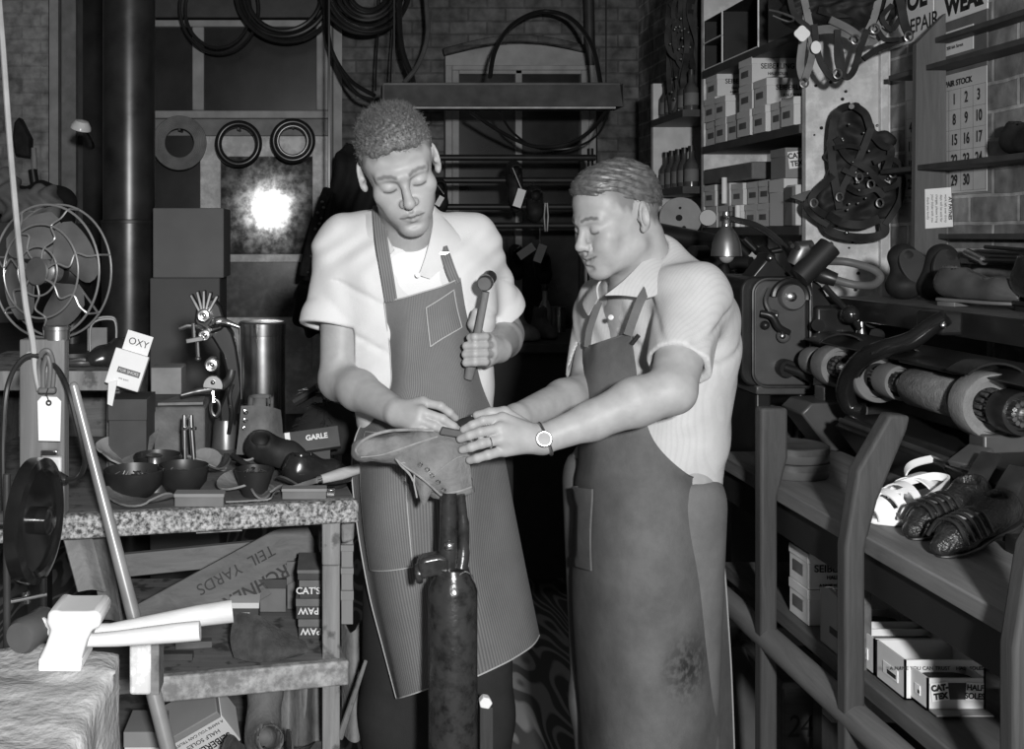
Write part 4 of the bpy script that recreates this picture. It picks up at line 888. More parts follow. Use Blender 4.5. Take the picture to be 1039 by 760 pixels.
obj('body',MB().lathe([(.001,1.10),(.028,1.10),(.03,1.12),(.03,1.22),(.012,1.26),(.012,1.30)],(bx,5.0,0)),M('smoky glass',.2,.15,spec=.6),t); obj('stopper',MB().lathe([(.012,1.30),(.014,1.305),(.014,1.33),(.001,1.332)],(bx,5.0,0)),BLACKIRON,t)
t = thing('tin_can','small tin can on the counter behind the bottle','can',(W(565,0,5.1).x,5.1,1.10)); obj('body',MB().lathe([(.001,1.10),(.035,1.10),(.035,1.21),(.037,1.212),(.037,1.22),(.001,1.222)],(W(566,0,5.1).x,5.1,0)),LINK,t)
t = thing('steel_pincers','pair of steel pincers hanging under the rack rails','pincers',W(553,235,5.3)); obj('handle',MB().tube(pp((553,206,5.386),(552,220,5.38),(553,235,5.37)),.006,6),LINK,t); obj('handle',MB().tube(pp((555,206,5.386),(556,220,5.38),(555,235,5.37)),.006,6),LINK,t)
# ------------------------------------------------------------------ the workbench on the left
BZ, SZ = 1.014, .683
def fy(x): return 2.2+(x-.065)*.225                        # front edge of the bench
WOODG = wood('grey bench wood', .15,.6,'X',9,dirt=.5); WOODL = wood('lighter bench wood', .24,.6,'Z',9,dirt=.6); WOODX = wood('worn shelf wood',.17,.6,'X',9,dirt=.7)
SPECK = M('splattered pale paint', .42,.7,var=.25,scale=30,dirt=.95,dscale=120,dv=.02); SPECK2 = M('scuffed pale paint', .38,.7,var=.25,scale=12,dirt=.6,dscale=38,dv=.05)
PAPER = M('white printed paper', .78,.6,var=.05); INK = M('printing ink', .02,.6); INKG = M('grey ink',.12,.6)
bench = thing('workbench','cluttered cobbler workbench with a paint-splattered front edge and open shelves','workbench',(-.3,2.5,0))
def quad(x0,x1,y1,z0,z1,inset=0,x1b=None): return MB().prism([(x0,fy(x0)+inset,z0),(x1,fy(x1)+inset,z0),(x1 if x1b is None else x1b,y1,z0),(x0,y1,z0)],(0,0,z1-z0))
obj('top',quad(-.95,.06,2.98,BZ-.042,BZ,.024,-.02),WOODG,bench,bevel=.004)
obj('front_edge',MB().bar((-.95,fy(-.95)+.012,BZ-.022),(.066,fy(.066)+.012,BZ-.022),.024,.046),SPECK,bench,bevel=.005)
obj('shelf',quad(-.50,.042,2.75,SZ-.03,SZ,.024,-.02),WOODX,bench,bevel=.003)
obj('shelf_edge',MB().bar((-.345,fy(-.345)+.012,SZ-.018),(.046,fy(.046)+.012,SZ-.018),.022,.050),SPECK2,bench,bevel=.004); obj('shelf',quad(-.95,.03,2.75,.40,.43,.03,-.02),WOODG,bench,bevel=.003)
for x,y in ((.012,2.25),(-.03,2.85),(-.9,2.1),(-.9,2.85)): obj('leg',MB().box((x,y,(BZ-.042)/2),(.036,.05,BZ-.042)),WOODL,bench,bevel=.003)
obj('leg_block',MB().box((.012,2.222,.928),(.037,.05,.092)),WOODL,bench,bevel=.004)
obj('back_rail',MB().bar((-.6,2.62,.745),(-.02,2.72,.775),.02,.055),wood('pale rail board',.2,.7,'X'),bench,bevel=.002)
obj('runner',MB().bar((-.26,fy(-.26)+.05,BZ-.052),(-.17,fy(-.17)+.05,BZ-.052),.02,.012),WOODL,bench)
# stencilled board lying across the shelf space
bd = thing('stencilled_board','dark wooden board with upside-down stencilled lettering leaning across the shelf opening','board',W(170,650,2.42))
p0,p1 = W(128,652,2.40), W(318,547,2.56); d=(p1-p0).normalized(); n=Vector((0.1,-1,.15)); n=(n-d*n.dot(d)).normalized(); u=n.cross(d)
obj('plank',MB().box((p0+p1)/2,((p1-p0).length,.125,.014),Matrix((d,u if u.z>0 else -u,n)).transposed()),wood('brown stencilled plank',.15,.65,'X'),bd,bevel=.002)
uz = u if u.z>0 else -u; ctr=(p0+p1)/2+n*.0085
lettering('KARCHNER L.HR',.042,ctr+d*.05-uz*.030,-d,-uz,INK,bd,'stencil_lettering',bold=.0006); lettering('TEIL  YARDS',.036,ctr+d*.045+uz*.026,-d,-uz,INK,bd,'stencil_lettering')
# flat boxes on the shelf
def wl(px,z,Y): return Vector((W(px,0,Y).x,Y,z))
BOXD = M('dark box card', .05,.6,var=.2); BOXM = M('grey box card', .14,.7,var=.2); BOXG = M('tan box card', .22,.75,var=.12,scale=6); BOXF = M('pale box card', .62,.7,var=.07,scale=6); PRT = M('pale print on dark card',.7,.6)
x0,x1 = W(302,0,2.33).x, W(329,0,2.33).x; z=SZ+.001
for i,(h,s,f) in enumerate(((.044,'PAW',1),(.044,'PAW',1),(.040,"CAT'S P",0),(.022,'',0))):
    nm=('undermost','second from the bottom','second from the top','topmost')[i]
    b = thing('heel_box','dark flat heel box beside the bench leg, %s of its stack'%nm,'box',((x0+x1)/2,2.36,z),'stack of heel boxes on the bench shelf'); dx=(.002,-.003,.004,0)[i]
    obj('body',MB().bb(x0+dx,x1+.02+dx,2.33,2.46,z,z+h*.62),BOXD,b,bevel=.001); obj('lid',MB().bb(x0+dx-.001,x1+.021+dx,2.329,2.461,z+h*.62,z+h-.0008),BOXM,b,bevel=.001)
    if s: lettering(s,.020,((x0+x1)/2+dx-.002,2.328,z+h*.42),(-1,0,0) if f else (1,0,0),(0,0,-1) if f else (0,0,1),PRT,b,bold=.0004)
    z+=h
def carton(label,x0,x1,y0,y1,z0,z1,mat,lid=None,group=None,text=None,tmat=None,ts=.02,name='carton',R=None,side=None,rot=0,lab=None):
    t = thing(name,label,'box',((x0+x1)/2,(y0+y1)/2,z0),group); h=(z1-z0)
    obj('body',MB().bb(x0,x1,y0,y1,z0,z0+h*.72),mat,t,bevel=.0012); obj('lid',MB().bb(x0-.0015,x1+.0015,y0-.0015,y1+.0015,z0+h*.72,z1),lid or mat,t,bevel=.0012)
    if text:
        for q,(s,sz,zz) in enumerate(text): lettering(s,sz,((x0+x1)/2,y0-.0016,z0+h*zz),(1,0,0),(0,0,1),tmat or INK,t,bold=.0003)
    if side: obj('end_label',MB().bb(x0-.0022,x0-.0002,y0+(y1-y0)*.25,y1-(y1-y0)*.22,z0+h*.25,z0+h*.55),side,t)
    return t
q=SZ+.001
carton('small grey box lying behind the stacked heel boxes on the shelf',W(262,0,2.5).x,W(290,0,2.5).x,2.50,2.58,q,q+.075,BOXM,BOXD)
carton('small dark box with a pale lid on the shelf behind the leather scrap',W(232,0,2.42).x,W(262,0,2.42).x,2.43,2.50,q,q+.045,BOXD,BOXF,text=[('RITE',.014,.4)],tmat=PRT)
carton('flat box set left of the heel boxes at the back of the shelf',W(292,0,2.56).x,W(306,0,2.56).x,2.52,2.6,q,q+.11,BOXM)
for i,(a,b,lab) in enumerate((((166,664,2.2),(196,670,2.2),'short dark offcut strip at the front of the shelf'),((178,660,2.26),(215,656,2.27),'longer dark offcut strip behind the short one on the shelf'))):
    A,B=wl(a[0],SZ+.009,a[2]+.02),wl(b[0],SZ+.009,b[2]+.02); obj('offcut_strip',MB().bar(A,B,.022,.014),LEATHER_M if i else BOXD,None,lab,'offcut','leather offcuts on the shelf',bevel=.001)
pts=[(240,622),(262,616),(285,630),(306,640),(283,648),(268,660),(250,657),(232,650),(236,636)]
G=[[W(232+74*a,0,2.2).x*0+0 for a in (0,)] for _ in (0,)]
def scrap(name,label,ctr,size,mat,rz=0,seed=0,curl=.02,t=.004,tilt=(0,0),cat='leather scrap',group=None,par=None,n=14):
    rr=np.random.RandomState(seed); ang=np.linspace(0,2*PI,9)[:-1]; rad=rr.uniform(.62,1.1,8); G=[]
    R=rotm(tilt[0],tilt[1],rz)
    for i in range(n):
        row=[]
        for k in range(33):
            a=2*PI*k/32; r=np.interp(a,np.append(ang,2*PI),np.append(rad,rad[0])); f=(i+.02)/(n-1); x=r*f*math.cos(a)*size[0]; y=r*f*math.sin(a)*size[1]
            row.append(ctr+R@V(x,y,curl*(f**2)*math.sin(2*a+seed)+curl*(f**2)))
        G.append(row)
    return obj(name,MB().sheet(G,t),mat,par,label,cat,group) if par is None else obj(name,MB().sheet(G,t),mat,par)
SUEDE = M('rough dark suede', .055,.95,0,.4,40,.4,200); TANL = M('tan sole leather', .20,.7,0,.3,14,.3,90); GREYL = M('grey scuffed leather', .125,.75,0,.35,18,.3,80)
G=patch([[wl(238,SZ+.09,2.24),wl(262,SZ+.085,2.235),wl(285,SZ+.055,2.235),wl(309,SZ+.03,2.235)],[wl(234,SZ+.045,2.215),wl(262,SZ+.045,2.20),wl(285,SZ+.03,2.20),wl(312,SZ+.02,2.215)],[wl(238,SZ+.012,2.20),wl(256,SZ+.008,2.19),wl(276,SZ+.008,2.195),wl(300,SZ+.012,2.215)]],8,8)
obj('leather_scrap',MB().sheet(G,.006),SUEDE,None,'folded dark suede scrap hanging over the front of the shelf','leather scrap')
# things stuffed below the shelf
q=.432
t=thing('shoe_box','white shoe sole carton with upside-down printing, tipped over under the bench shelf','box',W(208,750,2.3)); c=W(208,752,2.33); R=rotm(0,math.radians(30),math.radians(4)) 
def rb(c,R,x,y,z,s): return MB().box(c+R@Vector((x,y,z)),s,R)
R=Matrix.Rotation(math.radians(-30),3,'Y')@Matrix.Rotation(math.radians(22),3,'X')
obj('body',rb(c,R,0,.05,-.005,(.125,.10,.085)),BOXF,t,bevel=.002); obj('lid',rb(c,R,-.004,.05,.045,(.13,.105,.018)),BOXG,t,bevel=.002)
fx_,fu=R@V(1,0,0),R@V(0,0,1); fc=c+R@V(0,-.0008,-.005)
lettering('SEIBERLING',.026,fc+fu*-.012,-fx_,-fu,INK,t,bold=.0004,sx=.8); lettering('HALF SOLES',.015,fc+fu*.012,-fx_,-fu,INK,t); lettering('A NAME YOU CAN TRUST',.010,fc+fu*.030,-fx_,-fu,INK,t)
obj('support_block',MB().bb(W(165,0,2.35).x,W(245,0,2.35).x,2.33,2.5,q,c.z-.09),BOXD,None,'dark box under the tipped white carton','box')
carton('pale carton behind the tipped white one at lower left',W(128,0,2.22).x,W(165,0,2.22).x,2.2,2.3,q,W(0,738,2.22).z,BOXF,BOXG)
shoe_solid('shoe','grey shoe standing on its heel under the bench shelf',wl(262,.47,2.30),wl(270,.60,2.36),.05,GREYL,None,.006,Vector((.3,-1,.2)))
for i,(x0_,x1_,y_,h_,lab) in enumerate(((283,322,2.38,.20,'large pale leather sheet standing under the bench shelf'),(303,338,2.33,.16,'crumpled leather sheet in front of the large one'),(348,377,2.42,.22,'square leather sheet leaning beyond the bench leg'))):
    a,b=W(x0_,0,y_).x,W(x1_,0,y_).x; G=patch([[V(a+(b-a)*u,y_+.03*math.sin(u*7+i)+.08*v,q+h_*v+.01*math.sin(u*9+i)*v) for u in (0,.25,.5,.75,1)] for v in (0,.33,.66,1)],7,7)
    obj('leather_sheet',MB().sheet(G,.004),(TANL,GREYL,TANL)[i],None,lab,'leather','leather sheets under the bench')
for i,x in enumerate((245,300)): scrap('leather_scrap',('dark leather offcut left of the standing grey shoe','dark leather offcut at the foot of the leather sheets')[i],wl(x,q+.03,2.24),(.05,.045),SUEDE,.5+i,i+3,.03,tilt=(.5,0),group='offcuts under the bench')
obj('wood_stick',MB().tube([wl(345,.46,2.36),W(371,671,2.30)],[.008,.004],8),WOODL,None,'thin pale stick poking out past the bench leg','stick')
# boxes lined up behind the leg, seen past its right side
z=SZ+.001
for i,h in enumerate((.075,.05,.05,.035)): carton('narrow pale box seen past the bench leg, %s of four'%('lowest','second from the bottom','third from the bottom','topmost')[i],.036,.062,2.42,2.52,z,z+h,BOXG,None,'narrow boxes past the bench leg'); z+=h+.001
obj('glove_scrap',MB().prism([(.034,2.275,.905),(.06,2.275,.91),(.062,2.275,.955),(.034,2.275,.965)],(0,.03,0)),TANL,None,'knuckled leather scrap wedged beside the top of the bench leg','leather scrap',bevel=.006)
for i,(x0_,x1_,y0_,y1_) in enumerate(((62,90,550,602),(86,109,553,632))):
    a=W(x0_,y0_,2.12+.05*i); b=W(x1_,y1_,2.12+.05*i); G=patch([[V(a.x+(b.x-a.x)*u+.03*v,a.y+.015*math.sin(u*3+i)+.01*v,.975+(b.z-.975)*v) for u in (0,.5,1)] for v in (0,.5,1)],8,8)
    obj('hanging_leather_strip',MB().sheet(G,.006),(TANL,GREYL)[i],None,('wide leather strip hanging under the left of the bench','narrow leather strip hanging beside the wide one under the bench')[i],'leather strip')
# ---------------- on top of the bench
z=BZ+.001
post=thing('upright_board','rough upright wooden board standing on the left end of the bench','board',W(41,520,2.06)); a,b=W(18,345,2.06),W(64,520,2.06)
obj('board',MB().bb(a.x,b.x,2.07,2.11,z,a.z),wood('rough pine',.20,.6,'Z',8),post,bevel=.003)
m=MB()
for x in (.25,.62): m.cyl(W(18+46*x,350+40*x,2.068),W(18+46*x,350+40*x,2.074),.006)
obj('knot',m,BLACKIRON,post)
obj('tin_lid_jar',MB().lathe([(.001,0),(.024,0),(.024,.018),(.026,.019),(.026,.026),(.001,.027)],W(58,345,2.09)+V(0,0,.001),n=30),LINK,None,'small round tin standing on top of the upright board','tin')
cord=thing('hanging_cable','pale cable hanging from the ceiling at far left, its end looped over the upright board','cable',W(40,395,2.0))
obj('drop',MB().tube(spline([W(-8,-260,2.3)]+pp((-4,-60,2.2),(4,60,2.12),(13,180,2.08),(25,300,2.05),(33,345,2.045),(36,375,2.05),(40,396,2.05)),8),.0058,8),M('pale cloth-covered cable',.36,.7),cord)
obj('loop',MB().tube(spline(pp((41,396,2.05),(39,372,2.05),(43,358,2.045),(50,357,2.045),(54,372,2.05),(53,394,2.05)),8),.0055,8),RUBBER_G,cord); obj('loop',MB().tube(spline(pp((44,396,2.045),(44,375,2.042),(48,362,2.042),(51,375,2.042),(49,396,2.045)),8),.005,8),RUBBER_G,cord)
obj('binding',MB().box(W(48,396,2.045),(.034,.016,.012)),RUBBER_G,cord,bevel=.004)
tag=thing('paper_tag','white paper tag tied to the looped cable on the upright board','tag',W(49,447,2.04)); c=W(49.5,425,2.035); w_,h_=.0425,.082
obj('card',MB().prism([c+V(-w_/2+.002,0,-h_/2),c+V(w_/2,0,-h_/2-.001),c+V(w_/2+.002,0,h_/2-.008),c+V(w_/2-.006,0,h_/2),c+V(-w_/2+.008,0,h_/2+.001),c+V(-w_/2,0,h_/2-.008)],(0,.0015,0)),TAGW,tag); obj('eyelet',MB().torus(c+V(0,-.0008,h_/2-.011),(0,1,0),.004,.0018,20,6),BLACKIRON,tag); obj('string',MB().tube(pp((50,408,2.033),(47,400,2.033),(49,394,2.036)),.0012,5),BLACKIRON,tag)
pc=thing('power_cord','black power cord curving round the upright board to a plug','cord',W(60,487,2.03))
obj('flex',MB().tube(spline(pp((4,520,1.98),(3,450,1.99),(7,395,2.0),(20,367,2.03),(36,361,2.045),(56,372,2.045),(68,392,2.0),(77,425,1.99),(84,455,1.99),(86,470,2.0),(80,484,2.02),(66,487,2.035)),8),.0052,8),RUBBER,pc); obj('plug',MB().tube(pp((68,487,2.035),(58,486,2.04),(50,485,2.05)),[.008,.016,.018],12),M('black bakelite',.02,.25,spec=.6),pc)
ob=thing('wall_outlet','white electrical outlet fixed to the foot of the upright board','outlet',W(51,515,2.065)); a,b=W(40,464,2.05),W(62,512,2.05); obj('box',MB().bb(a.x,b.x,2.05,2.068,z+.002,a.z),M('white outlet enamel',.6,.35),ob,bevel=.004); a,b=W(41,457,2.05),W(58,463,2.05); obj('clamp',MB().bb(a.x,b.x,2.05,2.068,b.z,a.z),CHROME,ob,bevel=.002); obj('socket',MB().cyl(W(54,502,2.049),W(54,502,2.038),.011,.009),M('black bakelite',.02,.25),ob)
# fan on a slatted rack
rack=thing('tool_rack','wooden tool rack at the back left of the bench carrying the fan','rack',(W(90,0,2.6).x,2.7,z)); xa,xb=-.86,W(122,0,2.5).x; zt=W(0,376,2.5).z
obj('top_board',MB().bb(xa,xb,2.5,2.93,zt-.02,zt),WOODL,rack,bevel=.003)
for x in (xa+.02,xb-.02): obj('side_board',MB().bb(x-.015,x+.015,2.52,2.92,z,zt-.02),WOODG,rack)
obj('back_board',MB().bb(xa+.04,xb-.04,2.90,2.92,z,zt-.02),WOODG,rack)
obj('front_rail',MB().bb(xa,xb,2.49,2.51,zt-.045,zt),WOODL,rack,bevel=.002)
fan=thing('electric_fan','wire-caged electric fan with grey blades standing on the tool rack','fan',(W(47,0,2.75).x,2.75,zt)); fc=W(50,275,2.75); fa=Vector((-.43,-.90,.02)).normalized(); fxx,fyy,_=basis(fa); WIRE=M('pale fan wire',.42,.35,.6,.1)
def fpt(a,r,h):
    h = h*.55 if h>0 else h
    return fc+fxx*math.cos(a)*r+fyy*math.sin(a)*r+fa*h
m=MB(); m.torus(fc-fa*.03,fa,.170,.003,64,8); obj('rear_ring',m,WIRE,fan); obj('front_ring',MB().torus(fc+fa*.016,fa,.168,.0032,64,8),WIRE,fan); obj('middle_ring',MB().torus(fc+fa*.034,fa,.118,.0028,56,8),WIRE,fan); obj('inner_ring',MB().torus(fc+fa*.045,fa,.062,.0026,48,8),WIRE,fan)
obj('badge',MB().lathe([(.001,.043),(.034,.043),(.036,.047),(.033,.051),(.001,.052)],fc,fa,32),M('dull fan badge',.16,.45,.5),fan)
for k in range(7):
    a0=2*PI*k/7+.25; P=[fpt(a0,.034,.084),fpt(a0+.08,.062,.082),fpt(a0-.12,.095,.073),fpt(a0+.14,.118,.062),fpt(a0+.02,.145,.048),fpt(a0,.168,.03),fpt(a0,.171,0),fpt(a0,.170,-.03)]
    obj('spoke',MB().tube(spline(P,6),.0026,6),WIRE,fan)
for k in range(4):
    G=[]
    for i in range(10):
        r=.028+.122*i/9; hw_=.75*math.sin(min(1,(i+1.2)/7)*PI/2)*(1-.35*max(0,(i-6)/3)**2); G.append([fpt(2*PI*k/4+.5+s*hw_,r,.012+.030*s*(1-.3*i/9)) for s in np.linspace(-1,1,9)])
    obj('blade',MB().sheet(G,.002),M('grey painted fan blade',.13,.4),fan)
obj('hub',MB().lathe([(.001,-.02),(.030,-.02),(.030,.016),(.02,.024),(.001,.026)],fc,fa,28),M('grey fan hub',.2,.4,.4),fan); obj('motor',MB().lathe([(.001,-.15),(.03,-.145),(.055,-.12),(.058,-.05),(.04,-.03),(.001,-.028)],fc,fa,32),BLACKIRON,fan)
bx=fc-fa*.09; obj('stem',MB().cyl((bx.x,bx.y,zt+.02),(bx.x,bx.y,fc.z-.04),.02,.024),BLACKIRON,fan); obj('base',MB().lathe([(.001,0),(.085,0),(.085,.01),(.05,.022),(.022,.03),(.001,.03)],(bx.x,bx.y,zt+.001),n=32),BLACKIRON,fan)
for s in (-1,1): obj('strut',MB().tube([fpt(PI/2*s+.9,.168,-.03),fpt(PI/2*s+.9,.055,-.06)],.003,6),WIRE,fan)
def pl(name,lab,px,Y,z0,toe,*a,**k): return shoe_solid(name,lab,wl(px,z0,Y),wl(*toe),*a,**k)
shoe_solid('shoe','black polished shoe lying on the tool rack right of the fan',wl(131,zt+.010,2.60),wl(94,zt+.012,2.54),.040,BLK_SHOE,None,.005,ankle=.2)
pl_=thing('pliers','pair of pliers lying on the front of the tool rack','pliers',wl(90,zt,2.53))
for s in (0,1): obj('handle',MB().tube(spline([wl(66,zt+.012,2.53+.01*s),wl(82,zt+.014+.006*s,2.52+.02*s),wl(98,zt+.012,2.54),wl(112,zt+.012,2.54)],6),[.006]*18+[.004],8),LINK,pl_)
t=thing('wire_basket','small wire frame behind the black polished shoe','wire frame',wl(104,zt,2.78)); 
for y in (2.75,2.82): obj('wire',MB().tube(spline([wl(92,zt+.004,y),wl(93,zt+.085,y),wl(112,zt+.10,y),wl(118,zt+.08,y),wl(117,zt+.004,y)],5),.003,6),WIRE,t)
obj('glass_slide',MB().box(wl(99,zt+.04,2.79),(.05,.01,.07)),M('grey glass',.2,.2),t)
# white printed packet on a dark box
zb=W(0,399,2.44).z
carton('dark box on the bench under the tilted white packet',W(112,0,2.45).x,W(150,0,2.45).x,2.43,2.55,z,zb-.012,BOXD)
t=thing('paper_packet','white printed packet tilted against the tool rack end','packet',W(131,398,2.43)); R=Matrix.Rotation(math.radians(17),3,'Y')@Matrix.Rotation(math.radians(-8),3,'X'); c=W(131,370,2.45)
obj('body',rb(c,R,0,.0,-.012,(.078,.024,.082)),PAPER,t,bevel=.002); obj('flap',rb(c,R,.002,.012,.052,(.060,.003,.045)),PAPER,t); fc_=c+R@V(0,-.0125,0)
obj('printed_panel',rb(c,R,.006,-.0125,-.016,(.052,.001,.013)),INKG,t); lettering('FOR SHOES',.009,c+R@V(.006,-.0135,-.016),R@V(1,0,0),R@V(0,0,1),PRT,t); lettering('one quart',.006,c+R@V(.0,-.0125,-.034),R@V(1,0,0),R@V(0,0,1),INK,t); lettering('OXY',.022,c+R@V(.004,.010,.052),R@V(1,0,0),R@V(0,0,1),INK,t)
obj('loose_flap',MB().prism([W(110,388,2.425),W(119,386,2.425),W(114,412,2.425),W(109,410,2.425)],(0,.004,0)),TAGW,t)
# leather block, pale block, cutting scraps
obj('leather_stack',MB().prism([wl(124,z,2.58),wl(208,z,2.58),wl(216,z,2.80),wl(130,z,2.80)],(0,0,W(0,413,2.58).z-z)),GREYL,None,'thick scuffed block of sole leather at the back of the bench','leather',bevel=.006)
obj('wood_block',MB().bb(W(153,0,2.85).x,W(184,0,2.85).x,2.85,2.95,z,W(0,373,2.85).z),M('pale block',.27,.7),None,'pale rectangular block behind the sole leather','block',bevel=.003)
zs_=W(0,414,2.58).z+.003
obj('sole_strip',MB().prism([wl(160,zs_,2.60),wl(206,zs_+.002,2.60),wl(208,zs_+.002,2.70),wl(180,zs_,2.72)],(0,0,.006)),TANL,None,'thin leather strip lying on top of the sole leather block','leather')
obj('leather_scrap',MB().prism([wl(112,z+.012,2.40),wl(150,z+.07,2.46),wl(161,z+.085,2.50),wl(148,z+.02,2.42),wl(126,z+.004,2.36)],(0,.01,.008)),GREYL,None,'large kite-shaped leather scrap left of the nail pans','leather scrap',bevel=.001)
for i,(px,Y,sz,mat,lab,tl) in enumerate(((160,2.45,(.05,.03),TAGW,'pale cardboard insole on the bench behind the nail pans',(.2,0)),(112,2.42,(.045,.05),TANL,'curled tan scrap at the foot of the tool rack',(.7,.2)),(246,2.27,(.055,.055),TANL,'grey leather scrap between the nail pans and the dark cup',(.1,0)),(140,2.15,(.085,.035),GREYL,'flat leather scrap at the front edge under the nail pans',(.03,0)),(256,2.40,(.05,.04),TANL,'curled pale scrap in front of the eyeletted boot',(.5,.1)),(222,2.36,(.04,.04),SUEDE,'dark suede scrap behind the nail pans',(.4,0)),(300,2.3,(.05,.04),SUEDE,'dark suede scrap under the glossy shoe',(.1,.1)),(205,2.45,(.06,.03),TANL,'tan scrap beside the machine foot',(.3,.2)))):
    scrap('leather_scrap',lab,wl(px,z+.006+abs(tl[0])*.06,Y),sz,mat,i*.9,i+11,.012,tilt=tl)
# nail pans
np_=thing('nail_pan_cluster','cluster of round black iron nail pans joined on one base','nail pans',wl(150,z,2.25))
for px,Y,r in ((136,2.22,.062),(186,2.26,.054),(160,2.37,.052)):
    c=wl(px,z,Y); obj('pan',MB().lathe([(.001,.010),(r*.6,.006),(r*.9,.026),(r,.058),(r*.96,.060),(r*.86,.034),(r*.5,.018),(.001,.018)],c,n=36),BLACKIRON,np_); m=MB(); rr=random.Random(int(px))
    for k in range(70):
        a,q_=rr.uniform(0,6.28),r*.78*math.sqrt(rr.random()); p=c+V(math.cos(a)*q_,math.sin(a)*q_,.036+.010*rr.random()); dd=V(rr.uniform(-1,1),rr.uniform(-1,1),rr.uniform(-.3,.3)).normalized()*.007; m.tube([p-dd,p+dd],.0011,4)
    o=obj('nails',m,LINK,np_,kind='stuff')
obj('hub',MB().lathe([(.001,0),(.03,0),(.03,.03),(.014,.05),(.014,.07),(.018,.074),(.001,.078)],wl(157,z,2.29),n=24),LINK,np_)
t=thing('nail_cup','black tapered nail cup beside the glossy shoe','cup',wl(258,z,2.22)); obj('cup',MB().lathe([(.001,.002),(.024,0),(.042,.055),(.039,.056),(.022,.012),(.001,.012)],wl(258,z,2.24),n=32),BLACKIRON,t)
m=MB(); rr=random.Random(5)
for k in range(40): a,q_=rr.uniform(0,6.28),.033*math.sqrt(rr.random()); p=wl(258,z+.046,2.24)+V(math.cos(a)*q_,math.sin(a)*q_,0); dd=V(rr.uniform(-1,1),rr.uniform(-1,1),.2).normalized()*.007; m.tube([p-dd,p+dd],.0011,4)
obj('nails',m,LINK,t,kind='stuff'); obj('handle',MB().tube([wl(258,z+.045,2.275),wl(236,z+.065,2.33)],.006,8),BLACKIRON,t)
# front edge boxes, knife, wire
carton('flat grey box on the front edge of the bench below the nail pans',W(176,0,2.13).x,W(226,0,2.13).x,2.145,2.18,z,z+.026,BOXM,BOXG); carton('flat pale box on the front edge of the bench below the glossy shoe',W(286,0,2.19).x,W(331,0,2.19).x,2.205,2.235,z,z+.022,BOXM,BOXG)
t=thing('shoe_knife','shoe knife with a pale wooden handle lying at the bench corner','knife',wl(345,z,2.27)); obj('handle',MB().tube([wl(324,z+.030,2.25),wl(345,z+.036,2.275),wl(364,z+.042,2.30)],[.009,.0125,.011],12),wood('pale knife handle',.42,.8,'X'),t); obj('blade',MB().prism([wl(324,z+.036,2.25),wl(296,z+.022,2.23),wl(290,z+.014,2.225),wl(324,z+.024,2.25)],(0,.002,0)),LINK,t); obj('ferrule',MB().tube([wl(321,z+.029,2.248),wl(326,z+.031,2.252)],.0095,12),CHROME,t)
t=thing('wire_hook_tool','thin bent wire tool on the front edge of the bench','tool',wl(250,z,2.17)); obj('shaft',MB().tube(spline([wl(229,z+.004,2.165),wl(262,z+.004,2.18),wl(274,z+.006,2.185),wl(279,z+.018,2.19),wl(284,z+.020,2.19)],6),.003,6),CHROME,t)
obj('metal_plate',MB().bb(W(331,0,2.24).x,W(340,0,2.24).x,2.225,2.25,z,z+.016),CHROME,None,'small shiny metal block beside the pale flat box','block',bevel=.002)
# shoes and boots on the bench
shoe_solid('shoe','glossy black shoe lying on the right end of the bench',wl(300,z+.012,2.30),wl(350,z+.012,2.34),.043,BLK_SHOE,None,.005,ankle=.25,sole=BLACKIRON)
shoe_solid('shoe','dull black shoe with a worn sole behind the glossy one',wl(262,z+.05,2.42),wl(305,z+.04,2.40),.042,LEATHER_D,None,.005,Vector((.2,-.7,.7)),ankle=.3)
bt=shoe_solid('boot','grey laced boot with steel eyelets behind the nail pans',wl(262,z+.012,2.62),wl(295,z+.012,2.50),.055,GREYL,None,.006,ankle=1.5)
for i in range(5): obj('eyelet',MB().torus(W(249.5-.6*i,418+8.5*i,2.47),(-.2,1,0),.0042,.0018,16,6),CHROME,bt)
obj('shaft_flap',MB().sheet(patch([pp((245,412,2.49),(268,412,2.48),(284,416,2.52)),pp((243,435,2.475),(268,437,2.46),(286,440,2.51)),pp((240,461,2.47),(265,462,2.455),(284,461,2.50))],8,8),.005),GREYL,bt)
t=thing('polish_tin','dark rectangular tin with pale lettering leaning at the bench right end','tin',wl(315,z,2.55)); R=Matrix.Rotation(math.radians(-8),3,'Y')@Matrix.Rotation(math.radians(-25),3,'X'); c=W(315,446,2.50); obj('body',rb(c,R,0,.012,0,(.135,.024,.050)),M('dark printed tin',.06,.4),t,bevel=.002); lettering('GARLE',.017,c+R@V(.015,-.001,.004),R@V(1,0,0),R@V(0,0,1),PRT,t,bold=.0006); obj('pale_band',rb(c,R,-.052,-.0005,0,(.012,.002,.046)),TAGW,t)
obj('support_block',MB().bb(W(290,0,2.52).x,W(335,0,2.52).x,2.515,2.57,z,c.z-.026),BOXD,None,'dark box propping up the lettered tin','box')
